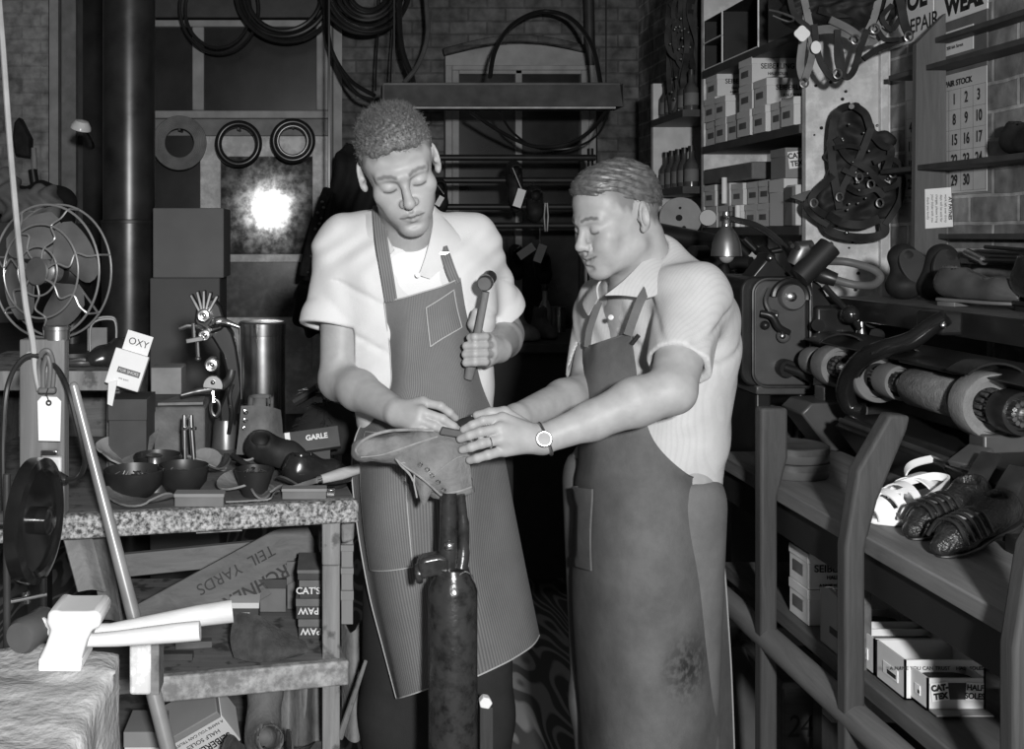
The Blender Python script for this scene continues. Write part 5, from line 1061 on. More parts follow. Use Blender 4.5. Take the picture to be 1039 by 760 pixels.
# fleece pile and wire brush
m=MB(); rr=np.random.RandomState(4); rr2=random.Random(8)
for k in range(900):
    a,q_=rr2.uniform(0,6.28),math.sqrt(rr2.random()); h_=.13*(1-q_**2); p=wl(338,z,2.72)+V(.10*q_*math.cos(a),.09*q_*math.sin(a),h_*rr2.uniform(.3,1)); d_=V(math.cos(a)+rr2.uniform(-.8,.8),math.sin(a)+rr2.uniform(-.8,.8),rr2.uniform(-.2,.6)).normalized()*.035
    p.x=min(p.x,0.0); m.tube([p,p+d_*.5+V(0,0,.004),p+d_-V(0,0,.006)],[.0016,.0014,.0006],3,False)
S=SDF.span(wl(338,z,2.72)+V(-.15,-.13,-.02),wl(338,z,2.72)+V(.1,.13,.2),.008); S.ell(wl(333,z+.02,2.72),(.085,.085,.10),.02); S.cut((0,0,z),(0,0,-1)); fl_=soft('fleece_pile',S,M('dark horsehair',.02,.9),None,2,label='dark hairy heap of fleece offcuts at the back right of the bench',cat='fleece'); obj('loose_hair',m,M('dark horsehair',.02,.9),fl_,kind='stuff')
t=thing('wire_brush','bundle of bristling wires lying above the fleece heap','brush',wl(325,z+.13,2.72)); m=MB()
for k in range(26): a=rr2.uniform(-.5,.9); p=wl(300+rr2.uniform(0,22),z+.13+rr2.uniform(0,.02),2.74); m.tube([p,p+V(.09*math.cos(a)+.03,rr2.uniform(-.03,.03),.06*math.sin(a)+.02)],.0013,4)
obj('bristles',m,LINK,t); obj('grip',MB().tube([wl(298,z+.115,2.74),wl(322,z+.15,2.74)],.012,8),BLACKIRON,t)
for i,(x0_,y0_,x1_,y1_) in enumerate(((187,421,188,444),(194,421,198,442))):
    t=thing('nail_punch','steel punch standing among the scraps, %s of the pair'%('left','right')[i],'punch',W(x1_,444,2.42),'steel punches'); b_=wl(x1_,z+.001,2.42); obj('shank',MB().tube([b_,W(x0_,y0_+10,2.42),W(x0_,y0_,2.42)],[.0065,.006,.0045],10),STEEL,t); obj('collar',MB().tube([W((x0_+x1_)/2,y0_+12,2.42),W((x0_+x1_)/2,y0_+15,2.42)],.0078,10),CHROME,t)
rr=random.Random(31); OFF=[]
for k in range(20):
    px,Y_=rr.uniform(112,330),rr.uniform(2.16,2.75)
    if Y_<fy(W(px,0,Y_).x)+.05: Y_+=.08
    c=wl(px,z+.005+.004*(k%3),Y_); mt=(SUEDE,GREYL,TANL,LEATHER_M)[k%4]
    scrap('leather_offcut','small leather offcut lying among the clutter on the workbench top',c,(rr.uniform(.012,.03),rr.uniform(.01,.022)),mt,rr.uniform(0,3),k+40,.006,tilt=(rr.uniform(-.25,.25),rr.uniform(-.25,.25)),cat='offcut',group='leather offcuts on the workbench',n=5)
# sewing machine
sm=thing('patching_machine','black and nickel leather patching machine standing at the back of the bench','sewing machine',wl(228,z,2.62)); Y=2.62; E=.01
BLKM=M('black machine enamel',.022,.3,.2,.3,spec=.6)
obj('base',MB().lathe([(.001,0),(.055,0),(.055,.012),(.034,.022),(.030,.075),(.026,.09),(.001,.092)],wl(229,z,Y+.02),n=32),M('worn machine base',.2,.35,.7,.3),sm)
def plate(pts,d=.045,y=Y): return MB().prism([W(px,py,y) for px,py in pts],(0,d,0))
obj('column',plate([(224,440),(238,440),(240,415),(246,395),(243,372),(240,352),(236,338),(228,326),(216,316),(204,318),(206,332),(216,345),(225,360),(230,380),(228,400),(222,415)]),BLKM,sm,bevel=.006)
obj('head_casting',plate([(197,326),(199,312),(204,306),(208,313),(210,304),(216,303),(223,310),(227,322),(226,334),(215,338),(203,337)],.05,Y-.03),BLKM,sm,bevel=.006)
m=MB()
for i in range(5): m.box(W(199+4.2*i,308-3*math.sin(i*.9),Y-.02),(.008,.03,.05),rotm(0,.25*(i-2),0))
obj('cam_teeth',m,BRONZE,sm,bevel=.002)
for px,py,r in ((207,320,.016),(208,340,.014),(215,370,.017)):
    o=obj('roller',MB().lathe([(.001,.012),(r*.35,.013),(r*.4,.006),(r*.7,.005),(r*.8,.011),(r,.009),(r,-.03),(.001,-.03)],W(px,py,Y-.045),(0,-1,0),28),STEEL,sm); obj('roller_bolt',MB().ell(W(px,py,Y-.061),(.005,.004,.005)),CHROME,o)
obj('clamp_arm',MB().tube(pp((182,334,Y-.05),(190,331,Y-.05),(200,331,Y-.045),(208,334,Y-.03)),.006,8),STEEL,sm); obj('clamp_screw',MB().tube(pp((196,328,Y-.055),(197,346,Y-.055)),.005,8),STEEL,sm); obj('clamp_jaw',MB().bar(W(189,346,Y-.05),W(207,343,Y-.05),.02,.012),BRONZE,sm,bevel=.002)
obj('needle_bar',MB().tube(pp((200,345,Y-.04),(201,362,Y-.04)),.0055,8),STEEL,sm); obj('foot_knob',MB().ell(W(201,364,Y-.04),(.008,.008,.006)),BRONZE,sm)
obj('lever',MB().tube(spline(pp((213,331,Y-.05),(222,326,Y-.05),(232,328,Y-.05),(243,332,Y-.05)),6),[.006,.007,.008,.010,.0125,.0125,.012,.012,.011,.010,.009,.008,.0075,.007,.006,.006,.005,.005,.005],12),CHROME,sm)
obj('thread_rod',MB().tube(pp((243.5,332,Y-.05),(245,405,Y-.03)),.0018,6),LINK,sm)
obj('quadrant',MB().prism([W(216+10.5*math.cos(a),392-11*math.sin(a),Y-.05) for a in np.linspace(-.35,PI+.15,16)],(0,.012,0)),STEEL,sm,bevel=.002); obj('quadrant_bolt',MB().ell(W(216,388,Y-.053),.0055),CHROME,sm)
obj('work_arm',MB().tube(spline(pp((184,401,Y-.05),(200,397,Y-.045),(222,393,Y-.03),(232,386,Y-.01),(235,376,Y)),6),[.006]*6+[.008]*7+[.011]*12,10),BRONZE,sm)
obj('shuttle_link',MB().torus(W(218.5,414,Y-.055),(0,1,0),.010,.0045,30,8,1,1.9),STEEL,sm); obj('shuttle_pin',MB().tube(pp((216,397,Y-.05),(217,408,Y-.055)),.005,8),CHROME,sm)
obj('side_cable',MB().tube(spline(pp((232,440,Y-.02),(235,420,Y-.03),(233,402,Y-.03),(236,390,Y-.02)),6),.005,8),BLKM,sm)
# metal canister
t=thing('metal_canister','tall shiny metal canister with a lid behind the patching machine','canister',wl(267,z,2.85)); c=wl(266,z,2.84); zt2=W(0,326,2.84).z-z; r=.0605
CAN=M('scuffed bright tinplate',.75,.22,1,.25,20); obj('body',MB().lathe([(.001,0),(r,0),(r,zt2-.035),(.001,zt2-.034)],c,n=48),CAN,t); obj('lid',MB().lathe([(r+.001,zt2-.034),(r+.0015,zt2-.004),(r-.003,zt2),(.001,zt2+.001)],c,n=48),CAN,t)
# ---------------- black flywheel at far left
fw=thing('machine_flywheel','black flywheel on a shaft at the left edge, beside the upright board','flywheel',(W(30,0,1.9).x,1.9,0)); c=W(36,528,1.9); ax=Vector((1,-.12,0)).normalized(); GBLK=M('glossy black enamel',.012,.16,0,.2,spec=.7)
obj('rim',MB().lathe([(.095,-.016),(.108,-.012),(.109,0),(.108,.012),(.095,.016),(.088,.012),(.086,0),(.088,-.012),(.095,-.016)],c,ax,64,False),GBLK,fw); obj('web',MB().lathe([(.02,-.008),(.09,-.005),(.09,.005),(.02,.008)],c,ax,48),GBLK,fw); obj('hub',MB().lathe([(.001,-.03),(.024,-.03),(.024,.026),(.016,.032),(.001,.032)],c,ax,28),GBLK,fw)
obj('shaft',MB().cyl(c-ax*.30,c-ax*.02,.014),STEEL,fw)
xs=W(7,0,1.86).x
obj('upright_rod',MB().cyl((xs,1.86,.0),(xs,1.86,c.z+.09),.0065),M('dull grey rod',.07,.4,.5),fw); obj('bearing_post',MB().box((c.x-.16,1.9,c.z/2+.01),(.06,.09,c.z+.06)),BLKM,fw,bevel=.006)
l0=W(18,604,1.9); obj('lever_rod',MB().cyl((xs,1.865,l0.z),W(47,603,1.9),.004),STEEL,fw); obj('lever_knob',MB().tube([W(26,600,1.89),W(27,612,1.89)],.007,10),CHROME,fw); obj('lower_rod',MB().cyl((W(44,0,1.9).x,1.9,.0),(W(44,0,1.9).x,1.9,c.z-.10),.006),BLKM,fw)
# leaning pole
p0,p1=W(75,392,2.0),W(142,650,1.93); d=(p1-p0); e=p0+d*((p0.z-.006)/(p0.z-p1.z)); po=thing('leaning_pole','smooth round pole leaning diagonally in front of the bench','pole',(e.x,e.y,0))
obj('shaft',MB().tube([e,p1,p0],[.0165,.0135,.0085],18),M('polished ash pole',.28,.32,.25,.2,10),po); obj('tip',MB().ell(p0,(.0085,.0085,.0085)),M('polished ash pole',.28),po)
# ---------------- foreground block with two mallets
zb=1.04; fb=thing('chopping_block','thick rough wooden block in the left foreground with mallets on it','block',(-.5,1.1,0))
S=SDF.span((-.75,.70,.0),(-.20,1.45,1.08),.011); S.comb([-.8,.6,-.1],[-.15,1.5,1.1],lambda X,Y,Z:np.maximum(np.maximum(np.maximum(X+.250+.0*Y,-X-.72),np.maximum(Y-1.35,.74-Y)),np.maximum(Z-zb,.02-Z))+0*X,.004,'add')
S.warp(lambda X,Y,Z:.004*np.sin(60*Y+20*X)*np.sin(40*Z+3*np.sin(20*Y))+.003*np.sin(33*X+45*Y))
soft('block',S,M('pale rough block',.40,.8,var=.3,scale=11,bump=.5,bscale=70,dirt=.3,dscale=20,dv=.12),fb,1)  # even pale tone with random rough variation
a,b=W(131,652,1.37),W(153,706,1.37); obj('painted_end_board',MB().bb(a.x,b.x,1.37,1.41,b.z,a.z),M('dripping white paint',.72,.6,var=.1,dirt=.45,dscale=40,dv=.06),fb,bevel=.004); obj('board_edge',MB().bb(b.x,b.x+.010,1.372,1.412,b.z,a.z),WOODG,fb)
WHITEM=M('pale rawhide',.50,.6,var=.08)
mt=thing('mallet','pale mallet standing on its square face on the foreground block, handle to the right','mallet',W(66,681,1.27)); Y=1.262
zf=zb+.004
def wz(px,py): return W(px,py,Y)
prof=[wz(39,681),wz(82,681),wz(83,667),(wz(88,650)),wz(93,640),wz(101,637),wz(103,626),wz(98,620),wz(88,621),wz(78,621),wz(62,621),wz(54,619),wz(48,622),wz(47,632),wz(51,640),wz(46,655),wz(40,667)]
dz=zf-prof[0].z; obj('head',MB().prism([p+V(0,0,dz) for p in prof],(0,.062,0)),WHITEM,mt,bevel=.006,seg=3)
obj('face_plate',MB().prism([p+V(0,-.002,dz) for p in (wz(39,681),wz(82,681),wz(83,668),wz(39.5,668))],(0,.066,0)),M('pale mallet face',.75,.5),mt,bevel=.002)
obj('handle',MB().tube([W(84,650,1.29),W(120,648,1.285),W(180,642,1.28),W(203,640,1.28)],[.0075,.009,.0112,.0112],16),wood('pale mallet handle',.5,.8,'X'),mt)
m2=thing('mallet','dark-headed mallet lying behind the pale one, its long handle to the right','mallet',W(36,660,1.33))
c=W(34,650,1.335); obj('head',MB().lathe([(.001,-.03),(.018,-.03),(.0215,-.022),(.0195,0),(.0215,.022),(.018,.03),(.001,.03)],Vector((c.x,c.y,zb+.026)),(.35,1,0),28),M('dark horn',.06,.4),m2)
obj('handle',MB().tube([Vector((c.x,c.y,zb+.026)),W(112,640,1.345),W(200,625,1.36),W(236,620,1.365)],[.007,.009,.013,.014],16),wood('pale mallet handle 2',.45,.8,'X'),m2); obj('collar',MB().torus(W(40,645,1.335),(.35,1,0),.02,.004,24,8),WHITEM,m2)
# ------------------------------------------------------------------ cabinet of cartons on the right wall
CABW = M('yellowed white paint', .74,.5,var=.14,scale=12,dirt=.35,dscale=16,dv=.16); CABIN = M('pale cabinet lining',.60,.6,var=.15)
cb=thing('shelf_cabinet','white painted open shelf cabinet full of cartons against the right wall','cabinet',(1.68,3.96,0))
obj('end_panel',MB().bb(1.543,1.815,3.48,3.51,.0,2.95),CABW,cb,bevel=.002); obj('end_panel',MB().bb(1.543,1.815,4.42,4.45,.0,2.95),CABW,cb,bevel=.002)
obj('moulding',MB().bb(1.775,1.80,3.462,3.48,.0,2.95),CABW,cb,bevel=.003)
obj('back_panel',MB().bb(1.80,1.816,3.51,4.42,.0,2.95),CABIN,cb)
SH=(1.20,1.585,1.915,2.222,2.62)
for z in SH: obj('shelf',MB().bb(1.535,1.80,3.511,4.419,z-.03,z),M('dark shelf board',.06,.6),cb,bevel=.002)
obj('top_board',MB().bb(1.53,1.815,3.48,4.45,2.95,2.98),CABW,cb)
m=MB(); rr=random.Random(3)
for k in range(26):
    p=V(rr.uniform(1.56,1.77),3.4795,rr.uniform(1.2,2.3)); m.cyl(p,p-V(0,.003,0),rr.uniform(.003,.006),n=8)
obj('nail_holes',m,BLACKIRON,cb)
lab_s=M('small grey label',.12,.6)
ords=('bottom','second from the bottom','third from the bottom','fourth from the bottom')
cols=('farthest','second','third','fourth','fifth','sixth','nearest')
def shelf_boxes(z0,plan,where,grp):
    for ci,(y0,y1,hs,dx,w) in enumerate(plan):
        z=z0+.001
        for k,h in enumerate(hs):
            lab='pale sole carton on the %s shelf, %s pile from the far end, %s'%(where,('first','second','third','fourth','fifth','sixth','seventh')[ci],('at the bottom','second one up','third one up','fourth one up')[k])
            j=random.Random(ci*7+k).uniform(-.004,.006); x0=1.542+dx+j
            tx=[('SEIBERLING',.027,.50),('HALF SOLES',.015,.22),('A NAME YOU CAN TRUST',.008,.06)] if w>.12 else None
            t=carton(lab,x0,x0+w,y0,y1,z,z+h-.001,BOXF,None,grp,None)
            if tx:
                for s,sz,zz in tx: lettering(s,sz,(x0+w*.54,y0-.002,z+h*(zz+.12)),(1,0,0),(0,0,1),INK,t,bold=.0003,sx=.88)
            obj('end_label',MB().bb(x0-.0024,x0-.0003,y0+(y1-y0)*.25,y1-(y1-y0)*.2,z+h*.28,z+h*.52),lab_s,t)
            z+=h
H=.094
shelf_boxes(SH[2],[(4.28,4.40,(H,H,H),0,.17),(4.16,4.27,(H,H*.9),-.004,.06),(4.03,4.15,(H,),0,.17),(3.90,4.02,(H,H,H),-.012,.17),(3.77,3.88,(H,H),-.008,.17),(3.66,3.75,(H,),.0,.17),(3.545,3.645,(H,),-.012,.17)],'upper','cartons on the upper shelf')
shelf_boxes(SH[1],[(4.28,4.40,(.085,.085),0,.17),(4.14,4.26,(.085,.085),.004,.14),(4.01,4.12,(.082,.082),-.002,.12),(3.88,3.99,(.082,.082),.006,.17),(3.765,3.87,(.082,.082),.004,.17)],'lower','cartons on the lower shelf')
x0=1.537
t=carton('carton printed on its front, standing on the lower shelf under the cat-lettered box',x0,x0+.19,3.63,3.75,SH[1]+.001,SH[1]+.160,BOXF,None,None,[('SEIBERLING',.026,.80)],INK)
t=carton('printed dark-bannered box on top of the nearest pile of the lower shelf',x0,x0+.17,3.62,3.74,SH[1]+.161,SH[1]+.262,BOXG,None,None)
def cat_banner(t,x0,y0,z0,w,h):
    obj('dark_banner',MB().bb(x0+w*.36,x0+w*.68,y0-.0016,y0-.0004,z0+h*.36,z0+h*.86),BOXD,t)
    for xa,tx,tl in ((.20,('CAT-','TEX'),.12),(.80,('HALF','SOLES'),-.06)):
        c=V(x0+w*xa,y0-.0022,z0+h*.60); R=rotm(0,-tl,0); obj('white_panel',MB().box(c,(w*.30,.0012,h*.56),R),TAGW,t)
        for q,s in enumerate(tx): lettering(s,h*.25,c+R@V(0,-.001,h*(.13-.26*q)),R@V(1,0,0),R@V(0,0,1),INK,t,bold=.0008 if len(tx[0])>3 and tx[0][3]=='-' else .0003,sx=.9)
cat_banner(t,x0,3.62,SH[1]+.161,.17,.101)
t=thing('box_cover','long grey carton lid lying on the far piles of the lower shelf','lid',(1.6,4.1,SH[1]+.172)); obj('lid_body',MB().bb(1.535,1.66,3.90,4.40,SH[1]+.172,SH[1]+.235),BOXM,t,bevel=.006)
t=thing('carton','large pale carton standing on end at the near end of the lower shelf','box',(1.6,3.55,SH[1])); obj('body',MB().bb(1.535,1.70,3.535,3.61,SH[1]+.001,SH[1]+.135),BOXF,t,bevel=.004); obj('side_flap',MB().bb(1.525,1.535,3.54,3.60,SH[1]+.001,SH[1]+.128),BOXM,t,bevel=.002)
for i,(y,h) in enumerate(((4.135,.10),(4.00,.08))):
    t=thing('paper_roll','pale paper roll standing at the front of the lower shelf, %s one'%('farther','nearer')[i],'roll',(1.536,y,SH[1])); obj('roll',MB().cyl((1.522,y,SH[1]+(.09 if i==0 else 0)+.001),(1.522,y,SH[1]+(.09 if i==0 else 0)+h),.010),PAPER,t)
# black open boxes on the top shelf
for i,(y0,y1,z0,h) in enumerate(((4.20,4.40,0,.105),(4.20,4.40,.107,.095),(3.85,4.19,0,.20))):
    t=thing('black_shoe_box','black open-fronted box on the top shelf, %s'%('lower of the two far ones','upper of the two far ones','larger one nearest')[i],'box',(1.6,(y0+y1)/2,SH[3]+z0)); z=SH[3]+z0+.001
    BB=M('black box card',.02,.6)
    obj('tray',MB().bb(1.54,1.72,y0,y1,z,z+.003).bb(1.54,1.72,y0,y0+.003,z,z+h).bb(1.54,1.72,y1-.003,y1,z,z+h).bb(1.717,1.72,y0,y1,z,z+h).bb(1.54,1.72,y0,y1,z+h-.004,z+h-.001),BB,t)
    obj('white_edge',MB().bb(1.536,1.5405,y0-.001,y0+.004,z,z+h),TAGW,t); obj('white_edge',MB().bb(1.536,1.5405,y0,y1,z,z+.004),TAGW,t)
t=thing('grey_carton','plain grey carton on the top shelf behind the hanging harness','box',(1.6,3.7,SH[3])); obj('body',MB().bb(1.56,1.78,3.56,3.82,SH[3]+.001,SH[3]+.16),M('plain grey card',.25,.7,var=.1),t,bevel=.002); obj('white_edge',MB().bb(1.556,1.5605,3.56,3.7,SH[3]+.001,SH[3]+.008),TAGW,t)
# narrow far shelf with bottles
fs=thing('corner_shelf','narrow white-sided shelf unit with small bottles beyond the carton cabinet','shelf',(1.65,4.8,0)); 
obj('side_panel',MB().bb(1.50,1.815,4.96,4.99,0,2.25),CABIN,fs); obj('side_panel',MB().bb(1.50,1.815,4.50,4.52,0,1.2),CABIN,fs)
for z in (1.2,1.76,2.08): obj('shelf',MB().bb(1.49,1.81,4.52,4.96,z-.03,z),DARKTRIM,fs)
for r_,z in ((0,2.081),(1,1.761)):
    for k in range(5):
        y=4.90-.085*k; tt=thing('bottle','small dark bottle on the %s corner shelf, number %s from the back'%(('upper','lower')[r_],('one','two','three','four','five')[k]),'bottle',(1.54,y,z),'bottles on the corner shelf')
        tt['label']='small dark bottle on the %s corner shelf, %s'%(('upper','lower')[r_],('at the far end','second from the far end','in the middle','second from the near end','at the near end')[k])
        obj('body',MB().lathe([(.001,0),(.028,0),(.029,.09),(.012,.12),(.012,.15)],(1.54,y,z),n=16),M('brown bottle glass',.06,.2,0,.5,9,spec=.6),tt); obj('label_band',MB().lathe([(.0292,.02),(.0298,.022),(.0298,.07),(.0292,.072)],(1.54,y,z),n=16,caps=False),BOXM,tt); obj('cap',MB().cyl((1.54,y,z+.15),(1.54,y,z+.17),.014),BLACKIRON,tt)
t=thing('carton','small pale carton low on the corner shelf','box',(1.6,4.7,1.2)); obj('body',MB().bb(1.51,1.65,4.56,4.70,1.201,1.66),BOXG,t,bevel=.003)
# tangled black harness hung on the corner
def strap3(par,pts,w,mat,t=.006,name='strap',n=8):
    P=spline(pts,n); T=np.gradient(P,axis=0); nn=np.array([-.25,-1,.1]); side=np.cross(T,nn); side/=np.linalg.norm(side,axis=1,keepdims=True)+1e-9
    return obj(name,MB().sheet(np.stack([P-side*w/2,P-side*w*.2,P+side*w*.2,P+side*w/2],1),t),mat,par,smooth=50)
def buckle(par,c,r=.010,ax=(-.2,-1,.1)): return obj('buckle',MB().torus(c,ax,r,.003,18,6,1,1.25),LINK,par)
hn=thing('harness','tangled black harness straps hanging in the far right corner beside the carton cabinet','harness',W(695,115,4.75)); rr=random.Random(12)
for k in range(15):
    x=682+2.1*k; y0=-30+rr.uniform(-10,40); P=[W(x+rr.uniform(-6,6),y0+ (115-y0)*j/4,4.75+rr.uniform(-.05,.05)-.01*k) for j in range(5)]; strap3(hn,P,.022,LEATHER_D)
for k in range(8):
    c=(688+rr.uniform(0,24),10+rr.uniform(0,90)); strap3(hn,[W(c[0]+14*math.cos(a),c[1]+22*math.sin(a),4.68) for a in np.linspace(0,5.6,10)],.018,LEATHER_D)
m=MB()
for k in range(40): m.ell(W(680+rr.uniform(0,34),5+rr.uniform(0,110),4.64),.006,None,8,5)
obj('studs',m,LINK,hn); obj('hook',MB().tube(pp((697,-28,4.75),(699,-40,4.85))+[V(XW+.01,4.9,W(699,-40,4.9).z)],.008,8),BLACKIRON,hn)
# ---------------- harness on the cabinet end panel
yp=3.44
h1=thing('harness','black harness bundle hanging on the white cabinet end panel','harness',W(868,242,yp)); Y=yp-.02
S=SDF.span(W(820,245,3.5)-V(.02,.2,.02),W(922,100,3.5)+V(.05,.05,.05),.005)
for a,b,ra,rb in (((863,120,Y),(866,150,Y),.052,.075),((866,150,Y),(868,190,Y),.075,.085),((868,190,Y),(870,208,Y),.08,.07),((845,205,Y),(893,205,Y),.05,.055),((888,150,Y),(900,140,Y),.04,.025)): S.cone(W(*a),W(*b),ra,rb,.03)
S.comb(W(820,245,3.5)-V(.1,.3,.1),W(922,100,3.5)+V(.1,.1,.1),lambda X,Y_,Z:np.abs(Y_-(yp-.005)+0*X+0*Z)-.035,.02,'int')
soft('pad',S,LEATHER_D,h1,2,lambda v:.005*np.sin(v[:,0]*80+3*np.sin(v[:,2]*40))+.003*np.sin(v[:,2]*130))
Yf=yp-.07
for pts,w in ((((863,107),(851,112),(845,128),(844,160),(848,190),(852,212)),.022),(((866,107),(878,116),(885,135),(895,147),(904,152),(900,170),(893,182)),.022),(((845,178),(832,190),(823,202),(828,212),(842,220),(860,222)),.020),(((820,203),(818,210),(826,220),(840,229)),.016),(((895,178),(906,173),(915,180),(914,200),(907,215),(898,228)),.018),(((886,165),(900,160),(914,168),(911,186),(896,193)),.016),(((836,222),(842,234),(860,240),(882,241),(897,236),(896,222)),.026),(((840,218),(855,226),(875,228),(892,222)),.026),(((848,140),(860,160),(880,172),(896,190)),.02),(((884,130),(872,160),(858,185),(850,205)),.02),(((855,172),(870,178),(885,176)),.016),(((860,190),(873,196),(888,192),(897,200)),.018),(((846,150),(862,148),(878,152)),.014)):
    strap3(h1,[W(x,y,Yf+.010*math.sin(i*2+x)) for i,(x,y) in enumerate(pts)],w,LEATHER_D)
for x,y in ((884,187),(872,180),(893,206),(852,200),(826,206),(906,176)): buckle(h1,W(x,y,Yf-.012))
m=MB()
for k in range(16): m.ell(W(846+rr.uniform(0,50),125+rr.uniform(0,95),Yf-.012),.0045,None,8,5)
obj('studs',m,LINK,h1); obj('peg',MB().cyl(W(864,108,Yf-.03),W(864,108,3.49),.008),BLACKIRON,h1); obj('pin',MB().ell(W(859,236,Yf-.02),.006),CHROME,h1)
obj('leather_tongue',MB().prism([W(802,200,3.42),W(822,193,3.42),W(822,207,3.42)],(0,.012,0)),LEATHER_M,h1)
h2=thing('harness','big tangle of brown and black harness straps hanging at the top of the cabinet','harness',W(860,75,3.35)); Y=3.32
S=SDF.span(W(790,30,3.3)-V(.05,.2,.05),W(940,-70,3.3)+V(.05,.2,.05),.008); S.cone(W(812,12,Y),W(862,8,Y),.05,.06,.04); S.cone(W(862,8,Y),W(900,2,Y),.06,.05,.04); S.cone(W(825,-10,Y),W(880,-25,Y),.09,.09,.04)
soft('tangled_mass',S,LEATHER_D,h2,2,lambda v:.010*np.sin(v[:,0]*90+3*np.sin(v[:,2]*60))*np.sin(v[:,2]*85+v[:,0]*30))
for i,(pts,w,mt_) in enumerate(((((822,-5),(818,20),(814,45),(812,68),(816,84)),.022,1),(((815,-5),(822,30),(824,55),(817,80)),.020,1),(((826,25),(830,55),(838,72),(848,80),(854,66),(850,40)),.018,0),(((850,30),(850,62),(858,78),(866,72),(872,52),(880,30)),.018,0),(((823,32),(845,30),(868,38),(884,42),(898,30)),.026,1),(((842,20),(862,30),(880,44)),.022,1),(((876,60),(890,50),(905,44),(922,38)),.018,0),(((908,-20),(914,5),(918,25),(923,36)),.024,0),(((872,45),(886,20),(894,-15)),.020,1),(((885,38),(900,10),(905,-15)),.018,1),(((905,5),(895,18),(905,30),(915,15)),.014,0),(((890,30),(898,40),(912,40)),.014,0),(((830,10),(850,15),(875,12),(890,5)),.02,0),(((800,-10),(806,15),(822,30),(830,48)),.016,0))):
    strap3(h2,[W(x,y,Y-.06-.012*(i%4)+.01*math.sin(j+i)) for j,(x,y) in enumerate(pts)],w,(LEATHER_D,M('tan harness strap',.17,.5,0,.3,16))[mt_])
for x,y in ((922,37),(888,29),(816,84),(850,75),(868,40)): buckle(h2,W(x,y,Y-.11),.011)
m=MB()
for a in np.linspace(0,2*PI,9)[:-1]: pass
c=W(814,34,Y-.13); obj('quatrefoil_tag',MB().prism([c+V(math.cos(a)*.0215*(1+.10*math.cos(4*a)),0,math.sin(a)*.0215*(1+.10*math.cos(4*a))) for a in np.linspace(0,2*PI,49)[:-1]],(0,.002,0)),TAGW,h2,label='small white four-lobed tag'); c=W(828,48,Y-.10); obj('oval_tag',MB().prism([c+V(math.cos(a)*.015,0,math.sin(a)*.019) for a in np.linspace(0,2*PI,25)[:-1]],(0,.002,0)),PAPER,h2)
obj('tag_wire',MB().tube(spline(pp((780,10,Y-.05),(790,12,Y-.06),(805,18,Y-.08),(800,22,Y-.06),(784,16,Y-.05)),6),.003,6),LINK,h2)
obj('hook_bar',MB().tube([W(850,-30,Y),W(850,-52,3.4),W(850,-52,3.52)],.009,8),BLACKIRON,h2)
# ---------------- signs, calendar and the slatted rack on the brick wall
xs=XW-.004
def wq(px,py,x=xs): Y=F*x/(px-CX); return Vector((x,Y,CAMZ-(py-CY)*Y/F))
def wall_sheet(px0,py0,px1,py1,x=xs,t=.003):            # a sheet on the right wall; py at the near edge
    a,b=wq(px0,py0,x),wq(px1,py1,x); a2=wq(px1,py0,x); return x,b.y,a.y,b.z,a2.z,t
def wsheet(name,q,mat,par=None,**k): x,y0,y1,z0,z1,t=q; return obj(name,MB().bb(x-t,x,y0,y1,z0,z1),mat,par,**k)
def wtext(s,size,y,z,par,mat=INK,x=None,**k): return lettering(s,size,((xs-.0035 if x is None else x),y,z),(0,-1,0),(0,0,1),mat,par,**k)
Yc0,Yc1=wq(1003,0).y,wq(960,0).y
zs0=wq(1003,14).z
sg=thing('shop_sign','white SHOE REPAIR sign card at the top of the brick wall','sign',(xs,3.4,zs0)); obj('card',MB().bb(xs-.004,xs,Yc1+.06,Yc1+.50,wq(960,32).z,2.55),PAPER,sg)
wtext('SHOE',.085,Yc1+.20,wq(945,4).z+.03,sg,bold=.004,align='CENTER'); wtext('REPAIR',.062,Yc1+.13,wq(945,4).z-.050,sg,bold=.001)
s2=thing('shop_sign','white EXTRA WEAR sign card at the top of the brick wall beside the other','sign',(xs,3.1,zs0)); obj('card',MB().bb(xs-.004,xs,Yc0,Yc1+.05,zs0+.015,2.5),PAPER,s2)
wtext('EXTRA',.058,(Yc0+Yc1)/2+.03,zs0+.12,s2,bold=.001,shear=.2); wtext('WEAR',.070,(Yc0+Yc1)/2,zs0+.055,s2,bold=.004)
obj('dark_border',MB().bb(xs-.0045,xs-.0005,Yc0,Yc1+.05,zs0-.14,zs0+.014),BOXM,s2); obj('name_strip',MB().bb(xs-.006,xs-.0045,Yc0+.06,Yc1+.05,zs0-.085,zs0-.015),PAPER,s2)
wtext('LEATHER CO.',.018,Yc0+.16,zs0-.038,s2,x=xs-.0065); wtext('Tel. 200 6th Street',.014,Yc0+.16,zs0-.064,s2,x=xs-.0065)
cal=thing('wall_calendar','large-numbered calendar sheet on the brick wall, partly behind the rack rails','calendar',(xs,3.2,1.6)); cy0=wq(1001,0).y; cw=.0585; ztop=wq(998,50).z; zr=wq(998,95).z
obj('sheet',MB().bb(xs-.002,xs,cy0-.004,cy0+cw*7+.004,zr-.0585*4.6,ztop),M('calendar paper',.55,.7,var=.08),cal)
wtext('TOOL AND SUPPLY',.020,cy0+.12,ztop-.010,cal); wtext('REPAIR STOCK',.024,cy0+.14,ztop-.075,cal,bold=.0005)
for r_ in range(5):
    for c_ in range(7):
        n_=r_*7+c_-3
        if 1<=n_<=30: wtext(str(n_),.044,cy0+cw*(6.5-c_),zr-.0585*r_,cal,bold=.0007,sx=.72,name='numeral')
m=MB()
for r_ in range(6): m.bb(xs-.0026,xs-.002,cy0,cy0+cw*7,zr+.029-.0585*r_,zr+.0298-.0585*r_)
